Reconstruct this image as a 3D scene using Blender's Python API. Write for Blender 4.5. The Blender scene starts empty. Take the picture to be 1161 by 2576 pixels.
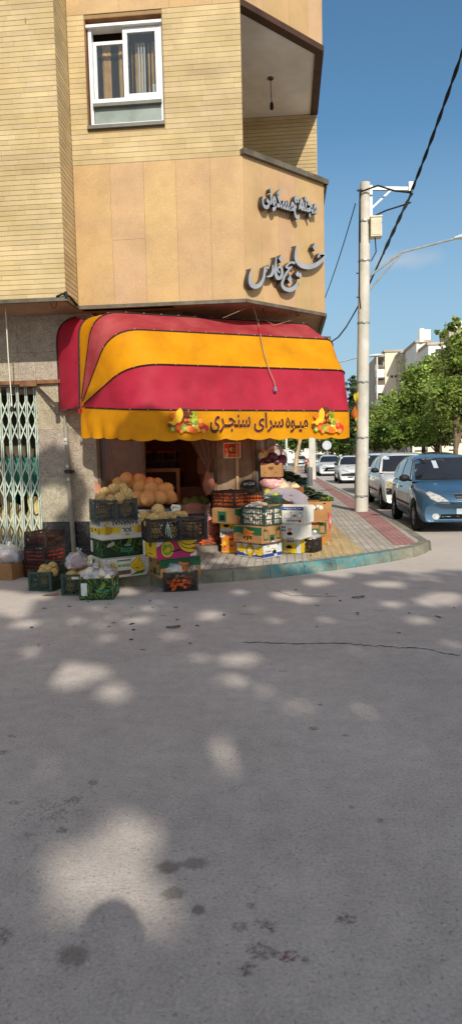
# Corner greengrocer under a striped canopy, seen from across the junction.
import bpy, math, random
from math import sin, cos, pi, radians, sqrt, atan2, tan
from mathutils import Vector, Matrix, noise, geometry
from mathutils.bvhtree import BVHTree
random.seed(7)
scene = bpy.context.scene
COL = scene.collection

# ---------------------------------------------------------------- camera (calibrated on the vertical and receding lines)
W2, H2, F = 1161.0, 2576.0, 1640.0
PITCH, ROLL, YAW, CH = radians(-4.91), 0.023, radians(4.85), 1.55
_cf = Vector((-sin(YAW)*cos(PITCH), cos(YAW)*cos(PITCH), sin(PITCH)))
_r0 = Vector((cos(YAW), sin(YAW), 0.0))
_u0 = _r0.cross(_cf)
_cr = _r0*cos(ROLL) - _u0*sin(ROLL)
_cu = _u0*cos(ROLL) + _r0*sin(ROLL)
EYE = Vector((0, 0, CH))
def ray(px, py):
    return _cf + _cr*((px-W2/2)/F) + _cu*((H2/2-py)/F)
def at_z(px, py, z=0.0):
    d = ray(px, py); return EYE + d*((z-CH)/d.z)
def at_y(px, py, y):
    d = ray(px, py); return EYE + d*(y/d.y)
def at_plane(px, py, p0, n):
    d = ray(px, py); return EYE + d*((Vector(p0)-EYE).dot(n)/d.dot(n))
def in_frame(p, m=40):
    q = Vector(p)-EYE; z = q.dot(_cf)
    if z < 0.2: return False
    x = W2/2+F*q.dot(_cr)/z; y = H2/2-F*q.dot(_cu)/z
    return -m < x < W2+m and -m < y < H2+m
cam = bpy.data.cameras.new('camera'); camo = bpy.data.objects.new('camera', cam); COL.objects.link(camo)
camo.matrix_world = Matrix((( _cr.x, _cu.x, -_cf.x, 0), (_cr.y, _cu.y, -_cf.y, 0), (_cr.z, _cu.z, -_cf.z, CH), (0, 0, 0, 1)))
cam.sensor_fit = 'VERTICAL'; cam.sensor_height = 36.0; cam.lens = 36.0*F/H2
cam.clip_start = 0.05; cam.clip_end = 6000
scene.camera = camo

# ---------------------------------------------------------------- light
SUN_EL, SUN_AZ = radians(32.5), atan2(0.29, -0.957)      # azimuth from +Y towards +X
SUN = Vector((sin(SUN_AZ)*cos(SUN_EL), cos(SUN_AZ)*cos(SUN_EL), sin(SUN_EL)))
ld = bpy.data.lights.new('sun', 'SUN'); ld.energy = 4.6; ld.angle = radians(0.53); ld.color = (1.0, 0.945, 0.84)
lo = bpy.data.objects.new('sun', ld); COL.objects.link(lo)
lo.rotation_euler = (-SUN).to_track_quat('-Z', 'Y').to_euler(); lo.location = (5, -10, 20)
world = bpy.data.worlds.new('World'); scene.world = world; world.use_nodes = True
wn = world.node_tree; wn.nodes.clear()
sky = wn.nodes.new('ShaderNodeTexSky'); sky.sky_type = 'NISHITA'; sky.sun_disc = False
sky.sun_elevation = SUN_EL; sky.sun_rotation = SUN_AZ; sky.altitude = 200; sky.air_density = 1.0; sky.dust_density = 0.6; sky.ozone_density = 1.0
bg = wn.nodes.new('ShaderNodeBackground'); bg.inputs[1].default_value = 0.13
wo = wn.nodes.new('ShaderNodeOutputWorld')

tcw = wn.nodes.new('ShaderNodeTexCoord'); sxyz = wn.nodes.new('ShaderNodeSeparateXYZ'); wn.links.new(tcw.outputs['Generated'], sxyz.inputs[0])
tint = wn.nodes.new('ShaderNodeMix'); tint.data_type = 'RGBA'; tint.blend_type = 'MULTIPLY'; tint.inputs[0].default_value = 1.0; tint.inputs[7].default_value = (0.64, 0.95, 1.02, 1)
wn.links.new(sky.outputs[0], tint.inputs[6])
hz = wn.nodes.new('ShaderNodeMapRange'); hz.inputs['From Min'].default_value = 0.42; hz.inputs['From Max'].default_value = 0.04; hz.inputs['To Max'].default_value = 0.9
wn.links.new(sxyz.outputs[2], hz.inputs['Value'])
hzm = wn.nodes.new('ShaderNodeMix'); hzm.data_type = 'RGBA'; hzm.inputs[7].default_value = (3.0, 3.95, 4.8, 1)
wn.links.new(hz.outputs[0], hzm.inputs[0]); wn.links.new(tint.outputs[2], hzm.inputs[6]); 
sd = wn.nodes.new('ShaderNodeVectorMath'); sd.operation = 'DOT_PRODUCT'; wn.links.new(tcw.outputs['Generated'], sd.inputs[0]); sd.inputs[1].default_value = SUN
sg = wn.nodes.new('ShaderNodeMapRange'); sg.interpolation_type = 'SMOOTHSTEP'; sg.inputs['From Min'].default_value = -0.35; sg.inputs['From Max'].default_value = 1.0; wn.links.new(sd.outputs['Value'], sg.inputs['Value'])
# warm glow added to the unseen sky behind the viewpoint, filling the shade
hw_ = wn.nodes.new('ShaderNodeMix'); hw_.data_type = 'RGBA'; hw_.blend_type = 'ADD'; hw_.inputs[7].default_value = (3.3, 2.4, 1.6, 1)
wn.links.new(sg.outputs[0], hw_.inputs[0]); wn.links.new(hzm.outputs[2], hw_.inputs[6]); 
cd_ = ray(1015, 655).normalized()
cm = wn.nodes.new('ShaderNodeVectorMath'); cm.operation = 'SUBTRACT'; wn.links.new(tcw.outputs['Generated'], cm.inputs[0]); cm.inputs[1].default_value = cd_
cs2_ = wn.nodes.new('ShaderNodeVectorMath'); cs2_.operation = 'MULTIPLY'; wn.links.new(cm.outputs[0], cs2_.inputs[0]); cs2_.inputs[1].default_value = (17, 17, 62)
cl_ = wn.nodes.new('ShaderNodeVectorMath'); cl_.operation = 'LENGTH'; wn.links.new(cs2_.outputs[0], cl_.inputs[0])
cn = wn.nodes.new('ShaderNodeTexNoise'); cn.inputs['Scale'].default_value = 26; cn.inputs['Detail'].default_value = 5; wn.links.new(tcw.outputs['Generated'], cn.inputs[0])
ca = wn.nodes.new('ShaderNodeMath'); ca.operation = 'MULTIPLY_ADD'; ca.inputs[1].default_value = 1.3; wn.links.new(cn.outputs[0], ca.inputs[0]); wn.links.new(cl_.outputs['Value'], ca.inputs[2])
cr2_ = wn.nodes.new('ShaderNodeMapRange'); cr2_.interpolation_type = 'SMOOTHSTEP'; cr2_.inputs['From Min'].default_value = 1.75; cr2_.inputs['From Max'].default_value = 0.6; cr2_.inputs['To Max'].default_value = 0.5; wn.links.new(ca.outputs[0], cr2_.inputs['Value'])
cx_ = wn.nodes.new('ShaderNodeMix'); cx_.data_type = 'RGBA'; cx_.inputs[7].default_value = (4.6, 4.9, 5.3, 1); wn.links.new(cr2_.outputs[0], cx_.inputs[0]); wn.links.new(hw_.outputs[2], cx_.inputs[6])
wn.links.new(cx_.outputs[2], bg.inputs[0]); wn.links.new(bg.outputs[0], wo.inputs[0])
scene.view_settings.view_transform = 'Standard'; scene.view_settings.look = 'None'
scene.view_settings.exposure = 0; scene.view_settings.gamma = 1
scene.render.engine = 'CYCLES'
scene.cycles.max_bounces = 8; scene.cycles.transparent_max_bounces = 16
scene.cycles.use_denoising = True
scene.cycles.sample_clamp_indirect = 6

# ---------------------------------------------------------------- materials
def lin(c):
    return tuple(((v/255.0+0.055)/1.055)**2.4 if v > 10 else v/255.0/12.92 for v in c[:3])
MATS = {}
class NT:
    def __init__(s, m):
        s.t = m.node_tree; s.n = s.t.nodes; s.l = s.t.links
    def new(s, typ, **kw):
        nd = s.n.new('ShaderNode'+typ)
        for k, v in kw.items(): setattr(nd, k, v)
        return nd
    def link(s, a, b): s.l.new(a, b)
    def val(s, sock, v):
        if hasattr(v, 'is_output'): s.l.new(v, sock)
        else: sock.default_value = v
    def math(s, op, a, b=0.0, c=None, clamp=False):
        nd = s.new('Math', operation=op, use_clamp=clamp); s.val(nd.inputs[0], a); s.val(nd.inputs[1], b)
        if c is not None: s.val(nd.inputs[2], c)
        return nd.outputs[0]
    def mix(s, f, a, b, mode='MIX'):
        nd = s.new('Mix', data_type='RGBA', blend_type=mode)
        s.val(nd.inputs[0], f); s.val(nd.inputs[6], a); s.val(nd.inputs[7], b); return nd.outputs[2]
    def noise(s, vec, scale, detail=3, rough=0.55):
        nd = s.new('TexNoise'); nd.inputs['Scale'].default_value = scale; nd.inputs['Detail'].default_value = detail; nd.inputs['Roughness'].default_value = rough
        if vec is not None: s.l.new(vec, nd.inputs['Vector'])
        return nd.outputs[0]
    def ramp(s, f, stops):
        nd = s.new('ValToRGB'); e = nd.color_ramp.elements
        while len(e) < len(stops): e.new(0.5)
        for i, (p, c) in enumerate(stops):
            e[i].position = p; e[i].color = (*c[:3], 1) if not isinstance(c, (int, float)) else (c, c, c, 1)
        s.l.new(f, nd.inputs[0]); return nd.outputs[0]
def rgba(c): return (*c[:3], 1.0)
def mat(name, col, col2=None, scale=6.0, rough=0.8, bump=0.0, bscale=80.0, spec=0.3, metal=0.0, dirt=0.0, dscale=1.2,
        trans=0.0, coat=0.0, contrast=(0.35, 0.65), speck=None, tl=0.0, sss=0.0, coords='Object'):
    """Principled with two noise-mixed tones (sRGB 0-255), a per-face 'tint', grime, optional specks, bump and thin translucency."""
    if name in MATS: return MATS[name]
    m = bpy.data.materials.new(name); m.use_nodes = True; MATS[name] = m
    t = NT(m); b = t.n['Principled BSDF']; out = t.n['Material Output']
    tc = t.new('TexCoord'); v = tc.outputs[coords]
    c1 = lin(col); c2 = lin(col2) if col2 else tuple(x*0.86 for x in c1)
    n1 = t.ramp(t.noise(v, scale, 5), [(contrast[0], 0.0), (contrast[1], 1.0)])
    c = t.mix(n1, rgba(c1), rgba(c2))
    if speck:
        vo = t.new('TexVoronoi'); vo.inputs['Scale'].default_value = speck[0]; t.link(v, vo.inputs['Vector'])
        wv = t.new('TexWhiteNoise'); t.link(vo.outputs['Position'], wv.inputs[0])
        c = t.mix(t.math('LESS_THAN', wv.outputs[0], speck[2]), c, rgba(lin(speck[1])))
        if len(speck) > 3: c = t.mix(t.math('GREATER_THAN', wv.outputs[0], 1-speck[4]), c, rgba(lin(speck[3])))
    if dirt:
        d = t.ramp(t.noise(v, dscale, 6, 0.65), [(0.40, 1.0), (0.72, 1.0-dirt)])
        c = t.mix(1.0, c, d, 'MULTIPLY')
    at = t.new('Attribute', attribute_name='tint')
    c = t.mix(1.0, c, at.outputs[0], 'MULTIPLY')
    t.link(c, b.inputs['Base Color'])
    b.inputs['Roughness'].default_value = rough; b.inputs['Metallic'].default_value = metal
    b.inputs['Specular IOR Level'].default_value = spec
    if trans: b.inputs['Transmission Weight'].default_value = trans
    if coat: b.inputs['Coat Weight'].default_value = coat; b.inputs['Coat Roughness'].default_value = 0.05
    if sss: b.inputs['Subsurface Weight'].default_value = sss; b.inputs['Subsurface Radius'].default_value = (0.02, 0.012, 0.006)
    if bump:
        bp = t.new('Bump'); bp.inputs['Strength'].default_value = bump; bp.inputs['Distance'].default_value = 0.02
        t.link(t.noise(v, bscale, 4), bp.inputs['Height']); t.link(bp.outputs[0], b.inputs['Normal'])
    if tl:
        tr = t.new('BsdfTranslucent'); t.link(c, tr.inputs[0])
        mx = t.new('MixShader'); mx.inputs[0].default_value = tl
        t.link(b.outputs[0], mx.inputs[1]); t.link(tr.outputs[0], mx.inputs[2]); t.link(mx.outputs[0], out.inputs[0])
    return m
def film(name, col, clear=0.6, rough=0.12, diff=0.5, refl=None):
    """Thin clear plastic or a window pane: see-through film with gloss and a little body colour."""
    if name in MATS: return MATS[name]
    m = bpy.data.materials.new(name); m.use_nodes = True; MATS[name] = m
    t = NT(m); t.n.remove(t.n['Principled BSDF']); out = t.n['Material Output']
    tr = t.new('BsdfTransparent'); tr.inputs[0].default_value = rgba(tuple(min(1, 0.6+0.4*x) for x in lin(col)))
    gl = t.new('BsdfGlossy'); gl.inputs['Roughness'].default_value = rough
    df = t.new('BsdfDiffuse'); df.inputs[0].default_value = rgba(lin(col))
    tc = t.new('TexCoord'); bp = t.new('Bump'); bp.inputs['Strength'].default_value = 0.0 if diff < 0.05 else 0.5; bp.inputs['Distance'].default_value = 0.02
    t.link(t.noise(tc.outputs['Object'], 30, 3), bp.inputs['Height'])
    if diff >= 0.05: t.link(bp.outputs[0], gl.inputs['Normal'])
    fr = t.new('Fresnel'); fr.inputs[0].default_value = 1.5
    m1 = t.new('MixShader'); m1.inputs[0].default_value = diff; t.link(tr.outputs[0], m1.inputs[1]); t.link(df.outputs[0], m1.inputs[2])
    m2 = t.new('MixShader'); t.link(t.math('MULTIPLY_ADD', fr.outputs[0], refl if refl is not None else 0.9 if diff < .05 else 0.45, (1-clear)*0.06), m2.inputs[0])
    t.link(m1.outputs[0], m2.inputs[1]); t.link(gl.outputs[0], m2.inputs[2]); t.link(m2.outputs[0], out.inputs[0])
    return m

# ---------------------------------------------------------------- mesh building
class MB:
    """Collects faces (with material slot and tint) and links them as ONE mesh object."""
    def __init__(s): s.v = []; s.f = []; s.m = []; s.t = []
    def face(s, pts, m=0, t=1.0):
        i = len(s.v); s.v += [tuple(p) for p in pts]; s.f.append(tuple(range(i, i+len(pts)))); s.m.append(m); s.t.append(t)
    def grid(s, rows, m=0, t=1.0, close_u=False, close_v=False, tf=None):
        i = len(s.v); nu = len(rows[0]); nv = len(rows)
        for r in rows: s.v += [tuple(p) for p in r]
        for a in range(nv if close_v else nv-1):
            for b in range(nu if close_u else nu-1):
                a2 = (a+1) % nv; b2 = (b+1) % nu
                s.f.append((i+a*nu+b, i+a*nu+b2, i+a2*nu+b2, i+a2*nu+b)); s.m.append(m); s.t.append(tf(a, b) if tf else t)
    def box(s, x0, y0, z0, x1, y1, z1, m=0, t=1.0, M=None):
        p = [Vector((x, y, z)) for z in (z0, z1) for y in (y0, y1) for x in (x0, x1)]
        if M is not None: p = [M @ q for q in p]
        i = len(s.v); s.v += [tuple(q) for q in p]
        for f in ((0, 2, 3, 1), (4, 5, 7, 6), (0, 1, 5, 4), (1, 3, 7, 5), (3, 2, 6, 7), (2, 0, 4, 6)):
            s.f.append(tuple(i+k for k in f)); s.m.append(m); s.t.append(t)
    def bar(s, a, b, w, h=None, m=0, t=1.0, up=(0, 0, 1)):
        a, b = Vector(a), Vector(b); h = h or w; d = (b-a); L = d.length
        if L < 1e-6: return
        d.normalize(); u = Vector(up)
        if abs(d.dot(u)) > 0.98: u = Vector((0, 1, 0))
        x = d.cross(u).normalized(); y = x.cross(d)
        M = Matrix(((d.x, x.x, y.x, a.x), (d.y, x.y, y.y, a.y), (d.z, x.z, y.z, a.z), (0, 0, 0, 1)))
        s.box(0, -w/2, -h/2, L, w/2, h/2, m, t, M)
    def tube(s, path, r, n=8, m=0, t=1.0, cap=True):
        P = [Vector(p) for p in path]; rows = []; prev = None
        for i, p in enumerate(P):
            d = (P[min(i+1, len(P)-1)]-P[max(i-1, 0)]).normalized()
            if prev is None:
                u = Vector((0, 0, 1)) if abs(d.z) < 0.95 else Vector((1, 0, 0)); x = d.cross(u).normalized()
            else: x = (prev-d*prev.dot(d)).normalized()
            prev = x; y = d.cross(x); rr = r[i] if isinstance(r, (list, tuple)) else r
            rows.append([p+x*(rr*cos(2*pi*k/n))+y*(rr*sin(2*pi*k/n)) for k in range(n)])
        s.grid(rows, m, t, close_u=True)
        if cap: s.face(rows[0][::-1], m, t); s.face(rows[-1], m, t)
    def lathe(s, prof, n=20, m=0, t=1.0, M=None, tf=None):
        rows = []
        for r, z in prof:
            q = [Vector((r*cos(2*pi*k/n), r*sin(2*pi*k/n), z)) for k in range(n)]
            rows.append([M @ p for p in q] if M is not None else q)
        s.grid(rows, m, t, close_u=True, tf=tf)
    def ball(s, c, rx, ry=None, rz=None, n=16, m=0, t=1.0, lump=0.0, ls=3.0, seed=0, ribs=0, tf=None):
        ry = ry or rx; rz = rz or rx; rows = []; c = Vector(c)
        for a in range(n//2+1):
            th = pi*a/(n//2); row = []
            for b in range(n):
                ph = 2*pi*b/n; d = Vector((sin(th)*cos(ph), sin(th)*sin(ph), cos(th)))
                k = 1+lump*noise.noise(d*ls+Vector((seed*7.1, 0, 0)))
                if ribs: k *= 1-0.03*abs(cos(ph*ribs/2))**6*sin(th)
                row.append(c+Vector((d.x*rx*k, d.y*ry*k, d.z*rz*k)))
            rows.append(row)
        s.grid(rows, m, t, close_u=True, tf=tf)
    def prism(s, pts2, d0, d1, fn, m=0, t=1.0, back=False):
        """flat polygon pts2 extruded between depths d0 (back) and d1 (front); fn(u, v, d) gives the point"""
        a = [fn(u, v, d1) for u, v in pts2]; b = [fn(u, v, d0) for u, v in pts2]
        tri = geometry.tessellate_polygon([[Vector((u, v, 0)) for u, v in pts2]])
        for k in tri: s.face([a[i] for i in k], m, t)
        if back:
            for k in tri: s.face([b[i] for i in k][::-1], m, t)
        if d0 != d1:
            n = len(pts2)
            for i in range(n): s.face([b[i], b[(i+1) % n], a[(i+1) % n], a[i]], m, t)
    def add(s, o, M=None):
        i = len(s.v); s.v += [tuple(M @ Vector(p)) for p in o.v] if M is not None else o.v
        s.f += [tuple(i+k for k in f) for f in o.f]; s.m += o.m; s.t += o.t
    def mesh(s, name, mats, smooth=False, angle=None):
        me = bpy.data.meshes.new(name); me.from_pydata(s.v, [], s.f)
        mats = mats if isinstance(mats, (list, tuple)) else [mats]
        for x in mats: me.materials.append(x)
        if len(mats) > 1: me.polygons.foreach_set('material_index', s.m)
        at = me.color_attributes.new('tint', 'FLOAT_COLOR', 'CORNER'); buf = []
        for f, t in zip(s.f, s.t):
            c = (t, t, t, 1.0) if isinstance(t, (int, float)) else (*t, 1.0)
            buf.extend(c*len(f))
        at.data.foreach_set('color', buf)
        if smooth:
            me.polygons.foreach_set('use_smooth', [True]*len(me.polygons))
        me.validate(); me.update()
        if smooth and angle:
            weld(me)
            me.set_sharp_from_angle(angle=angle)
        return me
    def build(s, name, mats, parent=None, smooth=False, angle=None, loc=None):
        o = bpy.data.objects.new(name, s.mesh(name, mats, smooth, angle)); COL.objects.link(o)
        if parent is not None:
            o.parent = parent
            if loc is None and parent.get('world_verts'): o.location = -Vector(parent.location)
        if loc is not None: o.location = loc
        return o
def weld(me, d=1e-4):
    import bmesh
    b = bmesh.new(); b.from_mesh(me); bmesh.ops.remove_doubles(b, verts=b.verts, dist=d); b.to_mesh(me); b.free()
def tag(o, label=None, cat=None, group=None, kind=None):
    if label: o['label'] = label
    if cat: o['category'] = cat
    if group: o['group'] = group
    if kind: o['kind'] = kind
    return o
def thing(name, label, cat, loc=(0, 0, 0), rz=0.0, group=None):
    """An Empty at the thing's base; its parts are given in its own coordinates."""
    o = bpy.data.objects.new(name, None); COL.objects.link(o); o.location = loc; o.rotation_euler = (0, 0, rz); o.empty_display_size = 0.1
    return tag(o, label, cat, group)
def wthing(name, label, cat, loc=(0, 0, 0), group=None):
    """Same, but its parts are given in world coordinates."""
    o = thing(name, label, cat, loc, 0.0, group); WV.add(o.name); return o
WV = set()
def part(mb, name, mats, parent, smooth=False, angle=None):
    o = bpy.data.objects.new(name, mb.mesh(name, mats, smooth, angle)); COL.objects.link(o); o.parent = parent
    root = parent
    if root.name in WV: o.location = -Vector(root.location)
    return o
def single(mb, name, mats, label, cat, group=None, kind=None, smooth=False, angle=None, loc=None):
    """A thing that is one mesh; with loc its vertices are relative to it."""
    o = bpy.data.objects.new(name, mb.mesh(name, mats, smooth, angle)); COL.objects.link(o)
    if loc is not None: o.location = loc
    return tag(o, label, cat, group, kind)
def struct(mb, name, mats, smooth=False, angle=None):
    o = bpy.data.objects.new(name, mb.mesh(name, mats, smooth, angle)); COL.objects.link(o); o['kind'] = 'structure'; return o
def copy_tree(o, parent=None):
    c = o.copy(); COL.objects.link(c)
    if parent is not None: c.parent = parent
    for ch in list(o.children): copy_tree(ch, c)
    return c
_textcache = {}
def text_tris(s, bold=0.0):
    """Glyph outlines of the built-in font, as triangles normalised to height-independent units."""
    k = (s, bold)
    if k not in _textcache:
        c = bpy.data.curves.new('txt', 'FONT'); c.body = s; c.size = 1.0; c.offset = bold; c.resolution_u = 3
        o = bpy.data.objects.new('txt', c); COL.objects.link(o)
        dg = bpy.context.evaluated_depsgraph_get(); ev = o.evaluated_get(dg); me = ev.to_mesh()
        me.calc_loop_triangles()
        vs = [v.co.copy() for v in me.vertices]; tr = [tuple(t.vertices) for t in me.loop_triangles]
        ev.to_mesh_clear(); bpy.data.objects.remove(o); bpy.data.curves.remove(c)
        x0 = min(v.x for v in vs); x1 = max(v.x for v in vs); y0 = min(v.y for v in vs); y1 = max(v.y for v in vs)
        _textcache[k] = ([((v.x-(x0+x1)/2), (v.y-(y0+y1)/2)) for v in vs], tr, x1-x0, y1-y0)
    return _textcache[k]
def put_text(mb, s, fn, cx, cy, w, h, d, m=0, rot=0.0, bold=0.0):
    vs, tr, tw, th = text_tris(s, bold); sx = w/tw; sy = h/th if h else sx
    ca, sa = cos(rot), sin(rot)
    P = [fn(cx+(x*sx)*ca-(y*sy)*sa, cy+(x*sx)*sa+(y*sy)*ca, d) for x, y in vs]
    for a in tr: mb.face([P[i] for i in a], m)
ARAB = {'م': (0xFEE1, 4), 'ی': (0xFBFC, 4), 'و': (0xFEED, 2), 'س': (0xFEB1, 4), 'ر': (0xFEAD, 2), 'ا': (0xFE8D, 2),
        'ن': (0xFEE5, 4), 'ج': (0xFE9D, 4), 'ف': (0xFED1, 4), 'ش': (0xFEB5, 4), 'د': (0xFEA9, 2), 'ه': (0xFEE9, 4), 'ت': (0xFE95, 4), 'ع': (0xFEC9, 4), 'ک': (0xFB8E, 4), 'ـ': (0x0640, 1)}
def farsi(s):
    out = []
    for i, ch in enumerate(s):
        if ch not in ARAB: out.append(ch); continue
        b, n = ARAB[ch]
        if n == 1: out.append(ch); continue
        pv = i > 0 and s[i-1] in ARAB and ARAB[s[i-1]][1] != 2; nx = n == 4 and i < len(s)-1 and s[i+1] in ARAB
        k = 3 if pv and nx else 2 if nx else 1 if pv else 0
        out.append('ه' if ch == 'ه' and k == 0 else chr(b+k))
    return ''.join(reversed(out))
def stroke(pts, ws):
    """variable-width brush stroke -> outline polygon"""
    n = len(pts); P = [Vector((x, y)) for x, y in pts]
    Q = []; WW = []
    for i in range(n-1):                       # Catmull-Rom
        p0, p1, p2, p3 = P[max(i-1, 0)], P[i], P[i+1], P[min(i+2, n-1)]
        for k in range(4):
            u = k/4
            Q.append(0.5*((2*p1)+(p2-p0)*u+(2*p0-5*p1+4*p2-p3)*u*u+(3*p1-p0-3*p2+p3)*u**3)); WW.append(ws[i]*(1-u)+ws[i+1]*u)
    Q.append(P[-1]); WW.append(ws[-1]); L = []; R = []
    for i, q in enumerate(Q):
        d = Q[min(i+1, len(Q)-1)]-Q[max(i-1, 0)]; d = d.normalized() if d.length > 1e-9 else Vector((1, 0)); nn = Vector((-d.y, d.x))
        L.append(q+nn*WW[i]/2); R.append(q-nn*WW[i]/2)
    return L, R
# ================================================================ GROUND
def road_material():
    m = bpy.data.materials.new('asphalt'); m.use_nodes = True; t = NT(m); b = t.n['Principled BSDF']
    tc = t.new('TexCoord'); v = tc.outputs['Object']
    big = t.ramp(t.noise(v, 0.42, 7, 0.62), [(0.30, (0.40, 0.352, 0.318)), (0.5, (0.475, 0.420, 0.378)), (0.70, (0.57, 0.505, 0.455))])
    mid = t.ramp(t.noise(v, 7, 6, 0.72), [(0.3, 0.84), (0.7, 1.10)])
    c = t.mix(1.0, big, mid, 'MULTIPLY')
    fine = t.ramp(t.noise(v, 75, 3, 0.7), [(0.32, 0.80), (0.5, 1.0), (0.70, 1.16)])
    c = t.mix(1.0, c, fine, 'MULTIPLY')
    vo = t.new('TexVoronoi'); vo.inputs['Scale'].default_value = 110; t.link(v, vo.inputs['Vector'])
    wv = t.new('TexWhiteNoise'); t.link(vo.outputs['Position'], wv.inputs[0])
    c = t.mix(t.math('MULTIPLY', t.math('LESS_THAN', wv.outputs[0], 0.03), 0.35), c, (0.60, 0.54, 0.47, 1))
    c = t.mix(t.math('MULTIPLY', t.math('GREATER_THAN', wv.outputs[0], 0.975), 0.28), c, (0.08, 0.07, 0.06, 1))
    wob = t.math('MULTIPLY_ADD', t.noise(v, 14, 5, 0.7), 0.16, -0.08)
    gn = t.noise(v, 45, 3, 0.8); brk = t.ramp(t.noise(v, 60, 3, 0.7), [(0.42, 0.25), (0.56, 1.0)])
    def stain(px, py, r, sx, dark, amt, spl=0.35):
        nonlocal c
        p = at_z(px, py)
        mp = t.new('Mapping', vector_type='POINT'); mp.inputs['Location'].default_value = (-p.x/sx, -p.y, 0); mp.inputs['Scale'].default_value = (1/sx, 1, 1)
        t.link(v, mp.inputs['Vector'])
        ln = t.new('VectorMath', operation='LENGTH'); t.link(mp.outputs[0], ln.inputs[0])
        d = t.math('ADD', ln.outputs['Value'], t.math('MULTIPLY', wob, min(1.0, r*5)))
        d = t.math('ADD', d, t.math('MULTIPLY_ADD', gn, spl*r*2.4, -spl*r*1.0))
        mr = t.new('MapRange', interpolation_type='SMOOTHSTEP'); t.link(d, mr.inputs['Value'])
        mr.inputs['From Min'].default_value = r*1.15; mr.inputs['From Max'].default_value = r*0.55
        mr.inputs['To Min'].default_value = 0; mr.inputs['To Max'].default_value = amt*.8
        c = t.mix(t.math('MULTIPLY', mr.outputs[0], brk) if spl > .45 else mr.outputs[0], c, rgba(dark))
    dk = (0.035, 0.026, 0.022)
    for s in ((130, 2045, .11, 1.5, dk, .62, 4.0), (185, 2012, .05, 1.2, dk, .7, 1.5), (235, 1968, .035, 1, dk, .7, 1), (155, 2090, .028, 1.2, dk, .8, 1), (75, 2100, .03, 1, dk, .6, 1.5), (38, 2018, .03, 1.6, dk, .6, 1),
              (185, 2405, .062, 1.0, (0.08, 0.062, 0.045), .6, .42), (655, 2392, .055, 1.0, (0.06, 0.048, 0.035), .75, .5), (622, 2437, .035, 1.0, dk, .8, .8), (670, 2325, .035, 1.3, dk, .7, 1.5), (722, 2408, .036, 1.15, (0.12, 0.006, 0.006), .95, .8), (765, 2416, .02, 1, dk, .7, 1),
              (683, 2340, .016, 1, (0.12, 0.012, 0.01), .8, .5), (868, 2313, .038, 1.1, dk, .85, 1), (425, 2182, .05, 1.2, (0.07, 0.05, 0.036), .7, .4), (490, 2172, .05, 1.2, (0.08, 0.06, 0.045), .6, .4), (438, 2248, .045, 1.2, (0.08, 0.06, 0.045), .6, .4),
              (500, 2290, .03, 1, (0.06, 0.05, 0.04), .7, .4), (605, 2330, .035, 1, (0.06, 0.05, 0.04), .6, .8), (787, 1833, .032, 1.2, dk, .85, .6), (868, 1850, .02, 1.2, dk, .8, .6), (805, 1773, .02, 1, dk, .8, .6), (628, 2277, .02, 1, dk, .7, .5),
              (955, 2065, .02, 1, dk, .75, .6), (885, 2030, .018, 1, dk, .6, .6), (30, 1852, .025, 1.4, (0.10, 0.02, 0.015), .7, .6), (5, 1893, .04, 1, (0.10, 0.02, 0.015), .7, .6), (0, 2355, .05, 1, dk, .7, .5), (360, 1634, .02, 1.5, dk, .8, .4), (618, 1545, .05, 2.4, dk, .6, .5), (710, 1688, .03, 1.4, dk, .5, .5), (410, 1549, .025, 1.8, dk, .7, .4), (955, 1536, .05, 1.6, dk, .5, .6)):
        stain(*s)
    # finer dust near the kerb
    sp = t.new('SeparateXYZ'); t.link(v, sp.inputs[0])
    far = t.new('MapRange'); t.link(sp.outputs[1], far.inputs['Value']); far.inputs['From Min'].default_value = 5.0; far.inputs['From Max'].default_value = 9.5
    c = t.mix(t.math('MULTIPLY', far.outputs[0], 0.55), c, (0.52, 0.445, 0.375, 1))
    t.link(c, b.inputs['Base Color']); b.inputs['Roughness'].default_value = 0.85; b.inputs['Specular IOR Level'].default_value = 0.25
    bp = t.new('Bump'); bp.inputs['Strength'].default_value = 0.32; bp.inputs['Distance'].default_value = 0.010
    t.link(t.math('ADD', t.noise(v, 95, 4, 0.75), t.math('MULTIPLY', vo.outputs['Distance'], 0.5)), bp.inputs['Height']); t.link(bp.outputs[0], b.inputs['Normal'])
    return m
g = MB(); g.face([(-1500, -1500, 0), (1500, -1500, 0), (1500, 3000, 0), (-1500, 3000, 0)])
struct(g, 'road', road_material())

KERB = [(-2.92, 9.85), (-2.90, 8.95), (-2.72, 8.35), (-2.35, 7.86), (-1.95, 7.70), (-1.08, 7.82), (-0.27, 8.12), (0.68, 8.72), (1.20, 9.12), (1.62, 9.48), (1.98, 9.88), (2.20, 10.35), (2.27, 10.9), (2.28, 15.5)]
FAR = [(2.2, 25), (1.95, 36), (1.75, 48), (1.7, 70), (1.7, 120)]
def smooth_line(P, k=5):
    P = [Vector((*p, 0)) for p in P]; Q = []; n = len(P)
    for i in range(n-1):
        p0, p1, p2, p3 = P[max(i-1, 0)], P[i], P[i+1], P[min(i+2, n-1)]
        for j in range(k):
            u = j/k; Q.append(0.5*((2*p1)+(p2-p0)*u+(2*p0-5*p1+4*p2-p3)*u*u+(3*p1-p0-3*p2+p3)*u**3))
    Q.append(P[-1]); return Q
kl = smooth_line(KERB+FAR)
def offset_line(L, d):
    out = []
    for i, p in enumerate(L):
        e = (L[min(i+1, len(L)-1)]-L[max(i-1, 0)]).normalized(); out.append(p+Vector((-e.y, e.x, 0))*d)
    return out
inner = offset_line(kl, 0.15)
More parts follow.
